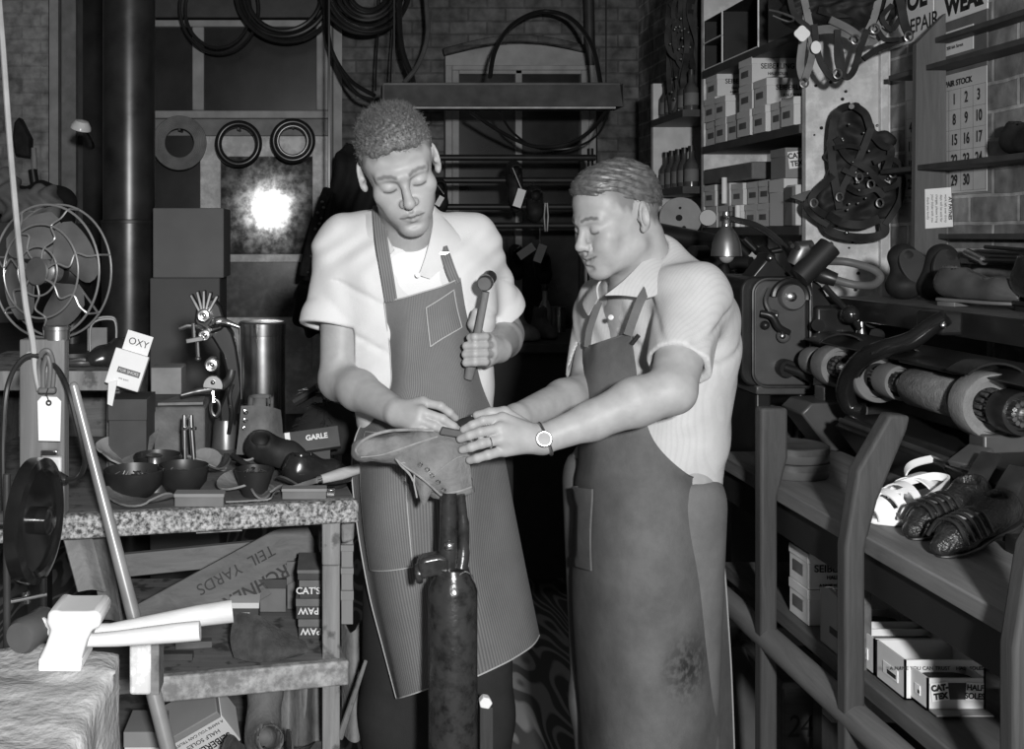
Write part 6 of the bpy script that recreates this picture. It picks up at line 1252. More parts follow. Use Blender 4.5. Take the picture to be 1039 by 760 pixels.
for c_ in range(8): m.bb(xs-.0026,xs-.002,cy0+cw*c_-.0004,cy0+cw*c_+.0004,zr+.029-.0585*5,zr+.029)
obj('grid_lines',m,INKG,cal)
rk=thing('wall_rack','wooden wall rack with an upright board and thin shelves on the brick wall','rack',(1.78,3.0,1.45)); Y=3.14
ub=[W(928,262,Y),W(961,255,Y),W(960,13,Y),W(930,44,Y)]
obj('upright_board',MB().prism(ub,(0,.022,0)),wood('brown rack board',.12,.7,'Z',8),rk,bevel=.002)
for px,py0,py1,w_ in ((961,46,0,.05),(961,73,0,.075),(940,172,0,.10),(945,240,0,.04),(955,263,0,.05)):
    z=W(px,py0,3.22).z; obj('rack_shelf',MB().bb(XW-w_-.005,XW-.003,2.2,3.139 if py0!=73 and py0!=172 else 3.35,z-.008,z+.008),M('dark rack slat',.06,.6),rk,bevel=.002)
obj('upright_board',MB().bb(XW-.09,XW-.003,2.16,2.2,1.4,2.3),wood('brown rack board',.12),rk)
no=thing('paper_notice','white printed notice pinned to the upright rack board','notice',W(952,231,Y)); a,b=W(938,192,Y),W(967,231,Y); obj('paper',MB().prism([W(938.5,192,Y-.0015),W(965,190,Y-.0015),W(967,230,Y-.0015),W(939,232,Y-.0015)],(0,.0012,0)),PAPER,no)
for i,s in enumerate(('AT PAYNES','work left over thirty','days will be sold for','charges, please bring','your ticket with you','thank you kindly')):
    lettering(s,.013 if i==0 else .0098,(a.x+(b.x-a.x)*(.88-.155*i),Y-.0026,(a.z+b.z)/2),(0,0,-1),(1,0,0),INK if i==0 else INKG,no,bold=.0004 if i==0 else 0)
zsh=W(940,172,3.22).z+.009
shoe_solid('shoe','dark shoe standing on the calendar-height rack shelf at the right edge',(1.765,2.78,zsh+.008),(1.765,2.55,zsh+.008),.05,LEATHER_D,None,.006,ankle=.4)
# ---------------- shelf of shoes
sf=thing('shoe_shelf','long dark shelf under the wall rack carrying shoes','shelf',(1.6,2.6,1.36)); ZS=1.385
obj('board',MB().bb(1.40,1.815,2.05,3.0,ZS-.03,ZS),M('dusty shelf top',.10,.7),sf,bevel=.002); obj('front_lip',MB().bb(1.385,1.40,2.05,3.0,ZS-.055,ZS),BLKM,sf,bevel=.002)
obj('bracket',MB().bb(1.42,1.80,2.95,2.98,1.2,ZS-.03),DARKTRIM,sf); obj('bracket',MB().bb(1.42,1.80,2.08,2.11,1.2,ZS-.03),DARKTRIM,sf)
obj('wall_pipe',MB().cyl((1.78,2.0,1.33),(1.78,3.1,1.33),.022),M('pale pipe',.3,.5),sf)
z=ZS+.001
def px_at(px,Y): return W(px,0,Y).x
for i,(px,Y,lab) in enumerate(((918,2.86,'dark boot standing on its toe at the far end of the shoe shelf'),(950,2.80,'dark boot with its sole turned out beside the far boot on the shoe shelf'))):
    x=px_at(px,Y); S=SDF.span((x-.10,Y-.1,z-.01),(x+.10,Y+.12,z+.22),.005); S.cone((x-.01,Y,z+.03),(x+.005,Y,z+.07),.028,.025,.02); S.cone((x,Y,z+.07),(x-.005+.02*i,Y,z+.108),.028,.038,.03); S.ell((x-.004,Y-.01,z+.035),(.048,.045,.034),.02); S.cut((0,0,z),(0,0,-1),k=.003); o=soft('boot',S,LEATHER_D,None,2,label=lab,cat='boot')
    t0=.9-1.1*i; R=rotm(-.25,.35*(2*i-1),0); pts=[V(x,Y-.042,z+.088)+R@V(math.cos(a)*.036*(1+.15*math.cos(a)),0,math.sin(a)*.048) for a in np.linspace(0,2*PI,25)[:-1]]; obj('sole',MB().prism(pts,R@V(0,.012,0)),M('dull black sole',.03,.6),o,bevel=.002)
GLB=M('glossy brown leather',.07,.17,0,.3,spec=.8); SOLE=M('pale welt',.13,.6)
shoe_solid('shoe','glossy dark shoe with a pale sole on the middle of the shoe shelf',(px_at(962,2.60),2.60,z+.024),(px_at(1012,2.5),2.42,z+.024),.048,GLB,None,.005,ankle=.25,sole=SOLE)
shoe_solid('shoe','black shoe at the right edge of the shoe shelf',(px_at(1040,2.42),2.40,z+.030),(px_at(1062,2.3),2.2,z+.030),.06,BLK_SHOE,None,.006,ankle=.4,sole=BLACKIRON)
t=thing('umbrella_frame','dark folded metal frame lying across the shoe shelf above the glossy shoe','frame',V(1.70,2.5,z))
for i in range(4): obj('rod',MB().tube([V(1.76,2.95-.02*i,z+.10+.012*i),V(1.70+.02*i,2.55,z+.105+.006*i),V(1.74,2.15,z+.06)],.006,6),BLACKIRON,t)
obj('ferrule',MB().cyl(V(1.765,2.98,z+.12),V(1.75,2.88,z+.10),.012),LINK,t); obj('foot',MB().tube([V(1.74,2.15,z+.06),V(1.74,2.13,z)],.006,6),BLACKIRON,t)
# ---------------- stitching machine behind the older man
st=thing('stitching_machine','dark grey stitching machine with a rounded front cover and knobs','machine',(1.2,2.95,0)); Y=2.88
MG=M('dark grey machine enamel',.075,.38,.1,.2,12,spec=.5); MG2=M('black machine casting',.022,.35,.3,.3,14,spec=.5)
def rnd(px0,py0,px1,py1,r,Y,n=8):
    P=[]; 
    for (cx,cy,a0) in ((px1-r,py0+r,-90),(px1-2,py1-2,0),(px0+r,py1-r,90),(px0+r,py0+r,180)):
        q=r if (cx,cy)!=(px1-2,py1-2) else 2
        for k in range(n+1): a=math.radians(a0+90*k/n); P.append(W(cx+q*math.cos(a),cy+q*math.sin(a),Y))
    return P
obj('body',MB().prism(rnd(752,281,826,392,14,Y),(0,.26,0)),MG2,st,bevel=.008); obj('front_cover',MB().prism(rnd(765,285,818,391,13,Y-.012),(0,.02,0)),MG,st,bevel=.004)
obj('cover_rim',MB().tube([p+V(0,-.014,0) for p in rnd(762,283,820,392,15,Y)],.0035,6,False,True),BRONZE,st)
def disc(par,name,px,py,Y,r,d,mat,prof=None): return obj(name,MB().lathe(prof or [(.001,d),(r*.9,d),(r,d*.8),(r,0),(.001,0)],W(px,py,Y),(0,-1,0),32),mat,par)
wd=disc(st,'hand_wheel',802,301,Y-.012,.035,.022,M('worn grey wheel',.14,.4,.4)); obj('wheel_hub',MB().lathe([(.001,0),(.012,0),(.012,.012),(.005,.016),(.001,.016)],W(802,301,Y-.034),(0,-1,0),20),STEEL,wd)
obj('wheel_guard',MB().tube([W(802+17*math.cos(a),302+17*math.sin(a),Y-.03) for a in np.linspace(PI*1.02,2*PI*1.02,16)],.009,8),MG2,st)
obj('spring_arm',MB().tube(spline(pp((781,293,Y-.02),(777,305,Y-.03),(781,315,Y-.035),(788,318,Y-.03),(785,326,Y-.03)),6),.006,8),BRONZE,st)
obj('tension_bar',MB().tube(spline(pp((772,318,Y-.03),(783,321,Y-.04),(790,332,Y-.04),(800,338,Y-.035)),6),.010,10),MG2,st); kb=obj('knob',MB().ell(W(795,341,Y-.03),(.018,.014,.018)),M('worn grey wheel',.14),st); obj('knob_screw',MB().ell(W(794,341,Y-.043),(.008,.006,.008)),STEEL,kb)
obj('bolt',MB().ell(W(776,330,Y-.02),(.012,.014,.012)),MG2,st)
disc(st,'crank_boss',795,373,Y-.012,.024,.03,MG2); obj('crank_handle',MB().tube(pp((797,373,Y-.04),(812,378,Y-.06),(824,384,Y-.08)),[.011,.012,.013],12),MG2,st)
obj('pedestal',MB().bb(W(770,0,Y).x,W(786,0,Y).x,Y+.02,Y+.2,0,W(0,392,Y).z).bb(W(814,0,Y).x,W(830,0,Y).x,Y+.02,Y+.2,0,W(0,392,Y).z),MG2,st,bevel=.006); obj('pedestal_plate',MB().bb(W(766,0,Y).x,W(836,0,Y).x,Y-.01,Y+.24,W(0,400,Y).z,W(0,391,Y).z),MG,st,bevel=.004); obj('pedestal_panel',MB().bb(W(784,0,Y).x,W(816,0,Y).x,Y+.06,Y+.08,.9,W(0,415,Y).z),MG,st,bevel=.003)
obj('top_casting',MB().prism([W(762,282,Y+.05),W(778,262,Y+.05),(W(780,256,Y+.05)),W(786,258,Y+.05),W(790,266,Y+.05),W(806,282,Y+.05)],(0,.08,0)),MG2,st,bevel=.006); obj('top_knob',MB().ell(W(781,262,Y+.03),(.008,.01,.008)),STEEL,st)
tb=obj('motor_tube',MB().tube(pp((811,282,Y-.06),(842,250,Y-.06)),.030,20),M('black crinkle tube',.016,.5),st)
obj('bobbin',MB().tube(pp((806,268,Y-.02),(814,252,Y-.03),(824,250,Y-.03)),[.02,.026,.018],12),BRONZE,st); m=MB(); rr=random.Random(2)
for k in range(14): p=W(800+rr.uniform(0,38),246+rr.uniform(0,28),Y-.03); m.tube([p,p+V(rr.uniform(-.02,.02),-.02,rr.uniform(-.02,.02))],.006,8)
obj('linkage_bolts',m,BRONZE,st)
obj('air_hose',MB().tube(spline(pp((838,265,Y-.02),(860,266,Y-.05),(885,273,Y-.06),(893,281,Y-.06),(886,289,Y-.07),(868,289,Y-.08),(848,284,Y-.06),(834,280,Y-.04)),8),.011,10),M('grey air hose',.11,.5),st); obj('hose_coupling',MB().tube(pp((848,284,Y-.06),(836,280,Y-.05),(830,278,Y-.04)),[.018,.022,.02],14),MG2,st)
obj('side_arm',MB().prism([W(822,280,Y),W(834,290,Y),W(846,312,Y),W(838,345,Y),(W(826,345,Y)),W(822,320,Y)],(0,.08,0)),MG2,st,bevel=.006); obj('side_block',MB().bb(W(828,0,Y-.02).x,W(872,0,Y).x,Y-.02,Y+.1,W(0,372,Y).z,W(0,310,Y).z),MG2,st,bevel=.01)
obj('ball_handle',MB().ell(W(863,319,Y-.08),(.024,)*3),M('glossy black bakelite',.015,.15,spec=.7),st); obj('control_rod',MB().tube(pp((836,290,Y-.06),(862,318,Y-.08),(880,345,Y-.05)),.008,8),MG2,st); obj('control_rod',MB().tube(pp((846,300,Y-.03),(855,310,Y-.05),(861,325,Y-.06)),.006,8),STEEL,st)
obj('oil_funnel',MB().lathe([(.006,.09),(.010,.05),(.024,0),(.022,0),(.004,.05)],W(874,352,Y-.06),(0,0,1),20),M('bright tin funnel',.6,.25,1),st); obj('pulley',MB().lathe([(.001,.02),(.05,.02),(.055,.012),(.042,0),(.055,-.012),(.05,-.02),(.001,-.02)],W(905,334,Y),(.2,-1,0),28),MG2,st)
m=MB(); 
for px,py,r in ((885,325,.02),(895,322,.016),(890,340,.018),(840,352,.022),(852,345,.018),(830,330,.016)): m.tube([W(px,py,Y),W(px,py,Y-.08)],r,14)
obj('shaft_ends',m,M('rough black iron',.02,.8,spec=.1),st)
# lamp
lp=thing('gooseneck_lamp','bell-shaped aluminium work lamp on a gooseneck behind the older man','lamp',W(737,262,3.2)); Y=3.2; c=W(737,248,Y)
obj('lamp_shade',MB().lathe([(.010,.058),(.016,.050),(.030,.030),(.040,.004),(.044,-.034),(.0425,-.034),(.038,.004),(.028,.028),(.006,.05)],c,(0,0,1),36),M('brushed aluminium',.40,.32,.9,.1),lp); obj('bulb',MB().ell(c+V(0,0,-.032),(.022,.022,.024)),M('unlit frosted bulb',.3,.2),lp); obj('socket',MB().lathe([(.001,.10),(.010,.098),(.012,.085),(.009,.075),(.013,.07),(.013,.055),(.001,.054)],c,(0,0,1),20),CHROME,lp)
obj('gooseneck',MB().tube(spline(pp((738,223,Y),(745,223,Y),(765,228,3.12),(782,238,3.05),(797,252,2.98),(806,268,2.92)),8),.0095,10),M('dark flexible conduit',.05,.4,.4),lp)
# old pulley machine between the wall shelf and the older man
om=thing('buffing_machine','dark old machine with a pale sanding disc behind the older man','machine',(1.45,4.1,0)); Y=4.15
obj('cabinet',MB().bb(1.22,1.50,4.18,4.48,0,1.50),MG2,om,bevel=.01); obj('arbor',MB().cyl(W(690,221,4.18),W(690,221,Y+.005),.02),STEEL,om); dk=obj('sanding_disc',MB().lathe([(.001,.0),(.078,.0),(.078,.014),(.001,.014)],W(690,221,Y),(-.15,-1,0),44),M('worn sanding disc',.26,.7,var=.15),om)
for px,py,r in ((689,221,.012),(690,211,.005),(694,231,.007)): obj('disc_bolt',MB().lathe([(.001,.004),(r,.004),(r,-.004),(.001,-.004)],W(px,py,Y-.016),(-.15,-1,0),16),M('rough black iron',.02,.8,spec=.1),om)
obj('spindle_guard',MB().tube(pp((668,238,Y-.02),(700,243,Y-.03),(728,246,Y-.03)),[.045,.04,.03],16),MG2,om); obj('small_wheel',MB().lathe([(.001,.02),(.03,.02),(.032,0),(.001,0)],W(718,221,Y-.03),(-.3,-1,0),24),MG,om); obj('spindle',MB().cyl(W(690,243,Y-.02),W(760,247,Y-.03),.016),BRONZE,om); obj('head_block',MB().bb(1.25,1.52,4.12,4.19,1.40,1.56),MG2,om,bevel=.01)
rr=random.Random(9)
for k in range(18):
    m=MB(); p=W(715+rr.uniform(0,60),252+rr.uniform(0,40),3.5+rr.uniform(0,.4)); m.tube([p,p+V(rr.uniform(-.06,.06),rr.uniform(-.05,.05),rr.uniform(-.06,.06))],rr.uniform(.010,.024),10); obj('lever',m,MG2,om)
obj("lever_stand",MB().bb(1.25,1.5,3.4,3.9,0,1.42),MG2,om,bevel=.01)
# ---------------- finishing machine
fm=thing('finishing_machine','long finishing machine with sanding wheels, brushes and drum on one shaft','machine',(1.25,2.3,0)); X,Zc=1.25,1.232
EMERY=M('pale emery cloth',.19,.8,var=.2,scale=30,bump=.3,bscale=300); FELT=M('grey felt wheel',.15,.9); 
ax=V(0,-1,0)
def on_shaft(px): return V(X,F*X/(px-CX),Zc)
obj('shaft',MB().cyl(V(X,2.80,Zc),V(X,1.80,Zc),.014),STEEL,fm)
def wheel(px,r,w,mat,hub=.45,name='sanding_wheel'):
    c=on_shaft(px); o=obj(name,MB().lathe([(r*.55,-w/2),(r*.97,-w/2),(r,-w*.4),(r,w*.4),(r*.97,w/2),(r*.80,w/2),(r*.78,w*.2),(r*.55,w*.2),(r*.55,-w/2)],c,ax,44,False),mat,fm); obj('wheel_core',MB().lathe([(.001,w*.1),(r*.58,w*.1),(r*.58,-w*.3),(.001,-w*.3)],c,ax,32),MG2,o)
    m=MB()
    for k in range(14): a=2*PI*k/14; p=c+V(math.cos(a)*r*hub,-w*.1,math.sin(a)*r*hub); m.tube([p,p+V(0,-w*.45,0)],.0045,6)
    obj('clamp_teeth',m,BRONZE,o); obj('hub',MB().lathe([(.001,w*.75),(.010,w*.75),(.016,w*.6),(.020,w*.1),(.001,w*.1)],c,ax,20),STEEL,o); return o
wheel(828,.036,.05,EMERY,.3); wheel(848,.051,.06,EMERY); wheel(889,.058,.035,FELT,.3,'felt_wheel'); wheel(908,.039,.06,FELT,.5,'brush_wheel'); 
c0,c1=on_shaft(928),on_shaft(979); obj('sanding_drum',MB().lathe([(.001,0),(.037,0),(.041,.006),(.041,c0.y-c1.y-.006),(.037,c0.y-c1.y),(.001,c0.y-c1.y)],c0,ax,40),M('ribbed emery drum',.17,.85,var=.3,scale=50,bump=.4,bscale=200),fm)
wheel(988,.040,.03,MG,.7,'clamp_wheel'); wheel(1002,.063,.05,EMERY); wheel(1030,.040,.05,MG2,.5,'end_brush')
obj('shaft_nut',MB().lathe([(.001,.05),(.020,.05),(.024,.04),(.024,0),(.001,0)],on_shaft(1019),ax,24),STEEL,fm)
# belt guard with its swan-neck shape
def GP(px,py,Y): return W(px,py,Y)
G=[((960,322,2.30),.03),((945,331,2.32),.032),((925,345,2.34),.034),((900,353,2.37),.034),((878,362,2.41),.034),((864,378,2.46),.036),((858,398,2.48),.036),((864,414,2.48),.034),((876,418,2.46),.026)]
P=spline([GP(*g[0]) for g in G],6); rr_=np.interp(np.linspace(0,8,len(P)),range(9),[g[1] for g in G]); T=np.gradient(P,axis=0); hy=np.array([0,1,0]); sd=np.cross(T,hy); sd/=np.linalg.norm(sd,axis=1,keepdims=True); R4=[]
for k in (-1,-.8,0,.8,1): R4.append(P+sd*(rr_*k*.62)[:,None]+np.array([0,-.03*(1-k*k)**.5-.01,0]))
obj('belt_guard',MB().tube(P,[q*.58 for q in rr_],14),GBLK,fm); obj('guard_box',MB().box(GP(953,327,2.36),(.05,.10,.05)),MG2,fm,bevel=.008); obj('guard_bolt',MB().ell(GP(957,330,2.29),(.007,.006,.007)),STEEL,fm)
# hoods, trough and castings
obj('rear_hood',MB().prism([V(X-.02,2.80,Zc+.055),V(X+.10,2.80,Zc+.075),V(X+.20,2.80,Zc-.02),V(X+.20,2.80,Zc-.16),V(X+.05,2.80,Zc-.16),V(X+.085,2.80,Zc)],(0,-.94,0)),MG2,fm,bevel=.006)
obj('drum_hood',MB().prism([V(X-.03,2.31,Zc+.058),V(X+.03,2.31,Zc+.065),V(X+.11,2.31,Zc+.03),V(X+.11,2.31,Zc+.02),V(X+.03,2.31,Zc+.053),V(X-.03,2.31,Zc+.050)],(0,-.23,0)),MG2,fm,bevel=.003)
for (ya,yb,lab) in ((2.74,2.62,0),(2.45,2.02,1),(2.02,1.86,2)): obj('dust_trough',MB().prism([V(X-.075,ya,Zc-.085),V(X+.06,ya,Zc-.08),V(X+.10,ya,Zc-.22),V(X-.03,ya,Zc-.20),V(X-.10,ya,Zc-.11)],(0,yb-ya,0)),MG2 if lab else MG,fm,bevel=.005)
for px in (842,1005): c=on_shaft(px); obj('bearing_pillar',MB().prism([c+V(-.03,.02,-.05),c+V(.05,.02,-.05),c+V(.09,.02,-.18),c+V(-.03,.02,-.18)],(0,-.05,0)),MG,fm,bevel=.004)
for px,w_ in ((1004,.05),(905,.04),(850,.045)):
    c=on_shaft(px); obj('wheel_hood',MB().sheet(np.array([[c+V(math.cos(a)*r_,dy,math.sin(a)*r_) for a in np.linspace(.35,2.3,14)] for dy,r_ in ((w_*.9,.082),(-w_*.5,.082))]),.004),MG2,fm)
obj('toolrest',MB().box(W(985,464,1.98),(.06,.05,.014),rotm(0,-.5,.3)),MG,fm,bevel=.003); obj('toolrest_rail',MB().tube([V(X-.09,2.44,Zc-.095),V(X-.09,1.9,Zc-.10)],.006,8),BRONZE,fm)
obj('cabinet_body',MB().prism([V(X-.02,2.8,Zc-.20),V(X+.22,2.8,Zc-.16),V(X+.22,2.8,0),V(X+.12,2.8,0),V(X+.02,2.8,.5)],(0,-1.0,0)),MG2,fm,bevel=.006)
obj('drive_drum',MB().lathe([(.001,0),(.075,0),(.08,.01),(.08,.10),(.075,.11),(.001,.11)],V(1.46,2.22,1.215),ax,36),M('dull grey pulley',.16,.5,.2),fm); obj('drive_belt',MB().sheet(np.array([[V(1.46+.084*math.cos(a)*1.0,2.20-dy,1.215+.084*math.sin(a)) for a in np.linspace(-.5,PI+.4,18)] for dy in (0,.05)]),.004),LEATHER_M,fm)
obj('pulley_axle',MB().cyl(V(1.46,2.26,1.215),V(1.46,2.05,1.215),.014),STEEL,fm); obj('pulley_post',MB().bb(1.43,1.49,2.23,2.27,0,1.215),MG2,fm,bevel=.004)
# ---------------- bench frame in front
bf=thing('machine_bench','heavy timber bench frame with curved front posts carrying the shelf of sandals','bench',(1.1,2.0,0)); XF=.905; ZT=1.045; DW=wood('dark oily timber',.06,.55,'Z',9); DWL=wood('grey oily timber',.10,.6,'Y',9)
obj('shelf_top',MB().bb(XF+.005,1.215,1.30,2.55,ZT-.03,ZT),wood('scuffed shelf plank',.17,.6,'Y',8),bf,bevel=.003); obj('shelf_apron',MB().bb(XF+.02,XF+.04,1.30,2.55,ZT-.10,ZT-.03),M('black apron board',.012,.6),bf)
def post(px,hi,name='front_post'):
    x=XF; Y=F*(XF-.03)/(px-CX)-.055
    prof=[(0,0),(.034,0),(.034,ZT-.02),(.055,ZT+.06)] + ([(.105,ZT+.18),(.110,ZT+.203),(.075,ZT+.206),(.02,ZT+.11),(0,ZT-.02)] if hi else [(.055,ZT+.16),(.0,ZT+.16)])
    return obj(name,MB().prism([(x-.03+a,Y+.02,b) for a,b in prof],(0,.034,0)),DW,bf,bevel=.006,seg=3)
post(765,0); post(848,1); post(1012,1)
for px in (768,852,1016):
    Y=F*XF/(px-CX)
    if px<1000: xb=XF+(.040 if px>800 else .010); obj('post_brace',MB().bb(xb,xb+.020,Y+.005,Y+.030,.0,ZT-.10),DWL,bf,bevel=.003)
    obj('cross_bar',MB().bb(XF,1.19,Y+.03,Y+.07,.68,.72),DWL,bf,bevel=.003)
obj('lower_shelf',MB().bb(XF+.025,1.19,1.30,2.55,.755,.785),DWL,bf,bevel=.003); obj('foot_rail',MB().cyl(V(XF-.006,1.25,.735),V(XF-.006,2.62,.735),.026,n=24),wood('round foot rail',.16,.65,'Y',7),bf)
for x in (1.145,):
    for y in (1.35,2.5): obj('rear_leg',MB().bb(x,x+.045,y,y+.045,0,ZT-.03),DW,bf)
# sandals and shoes on the shelf
z=ZT+.001; WS=M('white sandal leather',.82,.4,var=.05)
def sw(px,py):
    Y=(CAMZ-z)*F/(py-CY); return W(px,py,Y)
sd=thing('sandal','white open-work sandal with a slingback on the machine bench shelf','sandal',sw(915,535)); a,b=V(.985,1.985,z),V(1.12,2.14,z)
toe=W(884,531,F*0+ (CAMZ-z)*F/(531-CY)); heel=toe+V(.165,.075,0); d=(heel-toe); side=V(-d.y,d.x,0).normalized()
def sp(t,s,h): return toe+d*t+side*s+V(0,0,h)
P=[sp(t,w_,.0) for t,w_ in ((-.02,.010),(.08,.033),(.28,.042),(.55,.034),(.85,.028),(.98,.016))]+[sp(t,-w_,.0) for t,w_ in ((.98,.016),(.85,.028),(.55,.034),(.28,.042),(.08,.033),(-.02,.010))]
obj('sole',MB().prism(P,(0,0,.010)),WS,sd,bevel=.003); obj('heel',MB().prism([sp(.80,.026,-.0),sp(.98,.014,0),sp(.98,-.014,0),sp(.80,-.026,0)],(0,0,.022)),WS,sd,bevel=.003)
def up_(t,v): 
    w_=np.interp(t,[0,.1,.28,.45],[.020,.036,.045,.042]); hh_=np.interp(t,[-.02,.08,.28,.48],[.020,.036,.050,.058]); return sp(t,w_*math.cos(v),.008+hh_*math.sin(v))
for i,t_ in enumerate((.06,.20,.42)): obj('band',MB().sheet(np.array([[up_(t_+dt,v) for v in np.linspace(0,PI,15)] for dt in (-.045,.045)]),.003),WS,sd)
for s0 in (0,1,2,3):
    v0=.5+.6*s0; obj('lattice_strap',MB().sheet(np.array([[up_(t,v0+dv+.35*math.sin(t*14)*(1 if s0%2 else -1)) for dv in (-.09,.09)] for t in np.linspace(.04,.44,9)]),.003),WS,sd)
obj('toe_cap',MB().sheet(np.array([[up_(t,v) for v in np.linspace(0,PI,15)] for t in (-.03,0,.03,.07)]),.003),WS,sd)
sl=[sp(.48,.040,.035),sp(.70,.034,.045),sp(.97,.020,.055),sp(1.03,0,.057),sp(.97,-.020,.055),sp(.70,-.034,.045),sp(.48,-.040,.035)]
Pq=spline(sl,6); obj('slingback',MB().sheet(np.stack([Pq,Pq+np.array([0,0,.014])],1),.003),WS,sd)
s2_=thing('sandal','mate of the white sandal, lying behind it with its strap standing up','sandal',toe+V(.1,.12,0)); t2=toe+V(.115,.085,0)
def sq(t,s,h): return t2+V(.115,.10,0)*t+V(-.10,.115,0).normalized()*s+V(0,0,h)
obj('sole',MB().prism([sq(t,w_,0) for t,w_ in ((0,.015),(.3,.038),(.7,.028),(1.2,.02))]+[sq(t,-w_,0) for t,w_ in ((1.2,.02),(.7,.028),(.3,.038),(0,.015))],(0,0,.018)),WS,s2_,bevel=.003)
obj('arched_band',MB().sheet(np.array([[sq(.25+dt,.042*math.cos(v),.015+.045*math.sin(v)) for v in np.linspace(0,PI,15)] for dt in (-.22,0,.22)]),.003),WS,s2_)
Pq=spline([sq(.45,.03,.02),sq(.46,.034,.05),sq(.50,.02,.068),sq(.75,-.01,.078),sq(.98,-.03,.078),sq(1.04,-.034,.05),sq(1.0,-.02,.02)],6); obj('slingback',MB().sheet(np.stack([Pq,Pq+np.array([.004,.012,.010])],1),.003),WS,s2_)
for i,(pt,ph,lab) in enumerate((((912,547),(990,502),'black woven shoe lying behind the white sandal, its back bent up'),((940,565),(1018,517),'black woven shoe with a pale insole nearest the shelf edge'))):
    T_=sw(*pt); H_=T_+V(.185,.085,.0) if i==0 else T_+V(.175,.075,0); T_=T_+V(.02,.0,.008); H_=H_+V(0,0,.040)
    o=shoe_solid('shoe',lab,H_,T_,.035,M('black glossy woven leather',.02,.3,0,.5,60,.5,160,spec=.6),None,.0045,ankle=.15,sole=BLACKIRON)
    c=T_.lerp(H_,.52); dd=(H_-T_).normalized(); obj('insole',MB().sheet(patch([[T_.lerp(H_,t)+V(-dd.y,dd.x,0)*s+V(0,0,.036+.014*abs(t-.5)) for s in (-.009,0,.009)] for t in (.30,.45,.62,.78)],5,5),.003),GREYL if not i else M('pale insole',.34,.7),o)
    m=MB()
    for k in range(5):
        q=T_.lerp(H_,.12+.09*k); m.tube(spline([q+V(-dd.y,dd.x,0)*s+V(0,0,h_) for s,h_ in ((-.034,.012),(-.018,.038),(0,.045),(.018,.038),(.034,.012))],5),.003,6)
    obj('woven_straps',m,BLK_SHOE,o)
    G=patch([[H_.lerp(T_,t)+V(-dd.y,dd.x,0)*s+V(0,0,h_) for s in (-.018,0,.018)] for t,h_ in ((.12,.028),(-.04,.055),(-.20,.075))],6,6); obj('bent_back',MB().sheet(G,.006),LEATHER_D,o)
obj('metal_block',MB().bb(1.09,1.13,1.70,1.74,z,z+.028),BLACKIRON,None,'small black block on the shelf right of the black woven shoes','block',bevel=.003)
for i in range(2):
    t=thing('polish_tin','round flat polish tin on the machine bench, %s of the stack of two'%('lower','upper')[i],'tin',V(.99,2.32,z+.032*i),'stacked polish tins'); zz=z+.033*i
    obj('body',MB().lathe([(.001,0),(.070,0),(.072,.004),(.072,.022),(.001,.0225)],V(.99,2.30,zz),n=44),MG,t); obj('lid',MB().lathe([(.0735,.0175),(.0740,.030),(.071,.032),(.066,.0305),(.001,.0305)],V(.99,2.30,zz),n=44),M('worn tin lid',.09,.4,.4,.4,20),t)
# cartons on the lower shelf
zl=.786; FT=.948
def cy_at(px,x): return F*x/(px-CX)
ya=cy_at(820,FT)
for i,lab in enumerate(('white printed carton on the lower bench shelf, underneath its twin','white printed carton on the lower bench shelf, on top of its twin')):
    t=carton(lab,FT,FT+.125,ya,ya+.085,zl+.071*i,zl+.071*(i+1)-.001,BOXF,None,'twin printed cartons under the machine bench',[('SEIBERLING',.020,.58),('HALF SOLES',.010,.34),('A NAME YOU CAN TRUST',.007,.12)] if i else None,INK); obj('end_label',MB().bb(FT-.002,FT-.0003,ya+.02,ya+.065,zl+.071*i+.02,zl+.071*i+.042),lab_s,t)
t=thing('carton_flap','dark carton end standing upright against the bench post','carton',V(FT,2.03,zl)); obj('flap',MB().prism([V(FT-.012,2.05,zl),V(FT-.012,1.94,zl),V(FT-.012,1.94,zl+.098),V(FT-.012,2.02,zl+.11),V(FT-.012,2.05,zl+.10)],(.008,0,0)),BOXG,t,bevel=.001); obj('printed_mark',MB().bb(FT-.0135,FT-.0122,1.965,2.01,zl+.03,zl+.042),INK,t); obj('back_fold',MB().bb(FT-.004,FT+.06,2.042,2.05,zl,zl+.09),BOXG,t)
def open_box(lab,x0,x1,y0,y1,z0,h,fill=None,text=None,fold=None):
    t=thing('open_carton',lab,'box',V((x0+x1)/2,(y0+y1)/2,z0)); w_=.003
    obj('tray',MB().bb(x0,x1,y0,y1,z0,z0+w_).bb(x0,x1,y0,y0+w_,z0,z0+h).bb(x0,x1,y1-w_,y1,z0,z0+h).bb(x0,x0+w_,y0,y1,z0,z0+h).bb(x1-w_,x1,y0,y1,z0,z0+h),BOXF,t)
    obj('end_label',MB().bb(x0-.0015,x0-.0002,y0+.02,y1-.025,z0+h*.3,z0+h*.6),PAPER,t); obj('label_print',MB().bb(x0-.0022,x0-.0014,y0+.025,y1-.04,z0+h*.36,z0+h*.46),INK,t)
    if text: lettering(text,.0085,((x0+x1)/2,y0-.001,z0+h*.80),(1,0,0),(0,0,1),INK,t)
    if fill:
        S=MB()
        for i,(q,mat) in enumerate(fill):
            pts=[V((x0+x1)/2+(x1-x0)*.44*math.cos(a)*(1+.06*math.cos(2*a)),(y0+y1)/2+(y1-y0)*.44*math.sin(a),z0+q) for a in np.linspace(0,2*PI,25)[:-1]]; obj('sole_stack',MB().prism([p-V(0,0,q-.004) for p in pts],(0,0,q-.004)),mat,t,bevel=.002)
    return t
y6=cy_at(918,.955)
open_box('open tray carton holding a black sole, behind the larger open trays',.955,1.085,cy_at(885,.955)+.045,cy_at(885,.955)+.15,zl,.062,[(.052,BLK_SHOE)])
